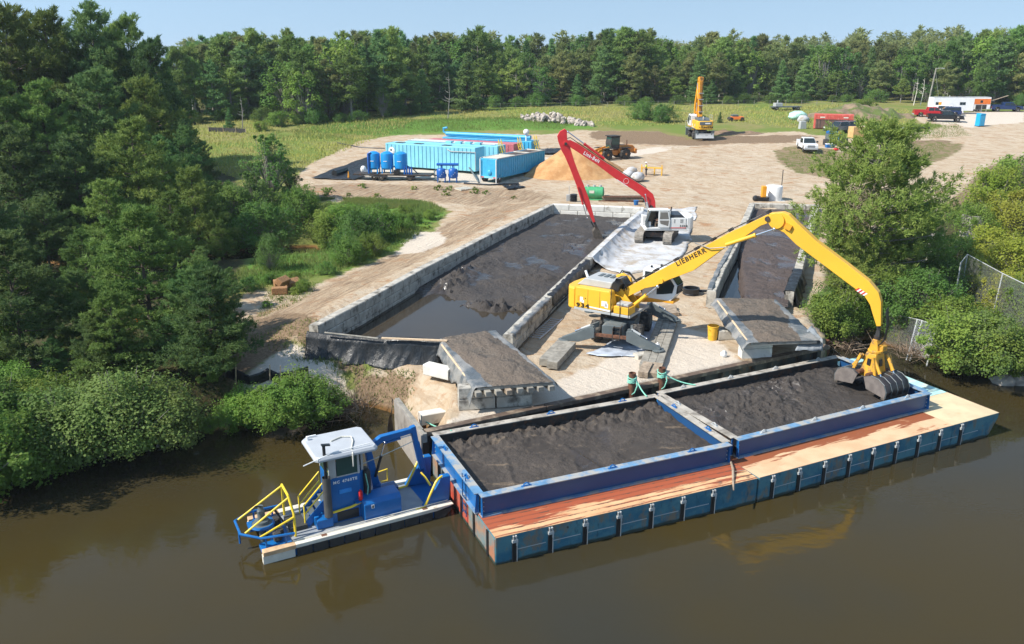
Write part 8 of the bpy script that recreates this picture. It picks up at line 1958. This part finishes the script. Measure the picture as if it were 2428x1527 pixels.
# grasses
def in_zone(px_poly, n, rng):
    P = [T0(*q)[:2] for q in px_poly]; a = np.array([tuple(p) for p in P]); lo, hi = a.min(0), a.max(0)
    X = rng.uniform(lo[0], hi[0], n * 3); Y = rng.uniform(lo[1], hi[1], n * 3); k = sdpoly(X, Y, P) > -.3 + 0 * X; k &= fbm(X * .25, Y * .25) > -.42
    return X[k][:n], Y[k][:n]
def grass(name, polys, n, h, wd, m, seed):
    rng = np.random.default_rng(seed); T_ = []
    for p in polys:
        X, Y = in_zone(p, n, rng); Z = ground(X, Y); k = Z > .12; X, Y, Z = X[k], Y[k], Z[k]; C = np.stack([X, Y, Z - .03], 1)
        d = unit(rng.normal(size=C.shape) * np.array([.35, .35, .1]) + np.array([0, 0, 1])); hh = h * rng.uniform(.5, 1.2, len(C)) * (1 + .7 * fbm(X * .3, Y * .3)); T_.append(blades(C, d, hh, np.full(len(C), wd), rng, np.repeat(np.array([[-.6, -.6, .6]]), len(C), 0)))
    o = bpy.data.objects.new(name, trimesh(name, np.concatenate(T_), m)); col.objects.link(o); return tag(o, kind='stuff')
grass('meadow_grass', [[(430, 300), (800, 262), (1000, 285), (900, 325), (760, 375), (690, 420), (560, 420), (440, 380)], [(1000, 262), (1400, 254), (2010, 250), (2150, 262), (2150, 300), (1900, 305), (1750, 290), (1420, 305), (1000, 285)]], 9000, .55, .16, m_grass, 21)
grass('green_grass', [[(800, 500), (1010, 478), (1060, 505), (1000, 545), (930, 590), (800, 640), (600, 690), (560, 650), (700, 560)], [(620, 320), (800, 280), (1000, 288), (1250, 282), (1390, 294), (1330, 310), (1000, 314), (760, 330)], [(730, 470), (1000, 478), (980, 492), (740, 500)]], 15000, .45, .08, m_grass_g, 22)
grass('bank_weeds', [[(720, 830), (800, 850), (985, 880), (960, 905), (860, 890)], [(640, 690), (760, 670), (700, 720), (620, 750)], [(560, 800), (740, 800), (860, 870), (700, 850)]], 900, .28, .06, m_grass_g, 23)
grass('bank_weeds', [[(1840, 355), (2000, 362), (2240, 340), (2200, 385), (1980, 418), (1880, 405)], [(2090, 300), (2260, 290), (2300, 320), (2100, 335)], [(0, 850), (100, 790), (250, 780), (230, 850)]], 2600, .32, .07, m_grass_g, 24)
grass('bank_reeds', [[(0, 1130), (240, 1062), (480, 1006), (620, 992), (740, 985), (740, 965), (600, 975), (460, 990), (220, 1045), (0, 1110)]], 2600, .9, .05, m_grass_g, 25)
# dead brown twigs hanging in the lower half of the big open pine
for o in bpy.data.objects:
    if o.get('label', '').startswith('big open yellow'):
        rg = np.random.default_rng(4); n = 900; C = np.stack([-1.6 + rg.normal(size=n) * .5, -2.2 + rg.normal(size=n) * .5, 6.9 + rg.normal(size=n) * .8], 1)
        M_ = o.matrix_basis.inverted(); hh = 12
        q = bpy.data.objects.new('dead_branch', trimesh('dead_branch', blades(C, unit(rg.normal(size=(n, 3)) + np.array([0, 0, -.7])), rg.uniform(.3, .8, n), np.full(n, .06), rg), m_dry)); col.objects.link(q); q.parent = o; q.rotation_euler = (0, 0, -o.rotation_euler.z)
rng = np.random.default_rng(77)
for lab, poly, n in (('small weed clump growing on the brown soil track', [(620, 740), (900, 600), (1050, 520), (1010, 500), (800, 650), (600, 720)], 18), ('small weed clump on the sandy bank below the tanks', [(720, 440), (1180, 450), (1240, 470), (800, 475)], 16)):
    X, Y = in_zone(poly, n, rng)
    for x, y in zip(X, Y): plant('weed%d' % (int(x * 10) % 2), 'weed_clump', lab, 'weed', (x, y, gz(x, y) - .05), rng.uniform(.3, .7), 'weed clumps', 1.2)
# ---------------------------------------------------------------- thin summer haze
mb = MB(); mb.bb(-9700, 9700, -95, 18100, -4.2, 48)
hz = mb.build('haze', None); hb = bpy.data.materials.new('haze'); hb.use_nodes = True; hb.node_tree.nodes.clear()
ho = hb.node_tree.nodes.new('ShaderNodeOutputMaterial'); hv = hb.node_tree.nodes.new('ShaderNodeVolumePrincipled'); hb.node_tree.links.new(hv.outputs[0], ho.inputs['Volume'])
hv.inputs['Color'].default_value = (.78, .87, 1, 1); hv.inputs['Density'].default_value = .00016
hz.data.materials.append(hb); tag(hz, kind='stuff')
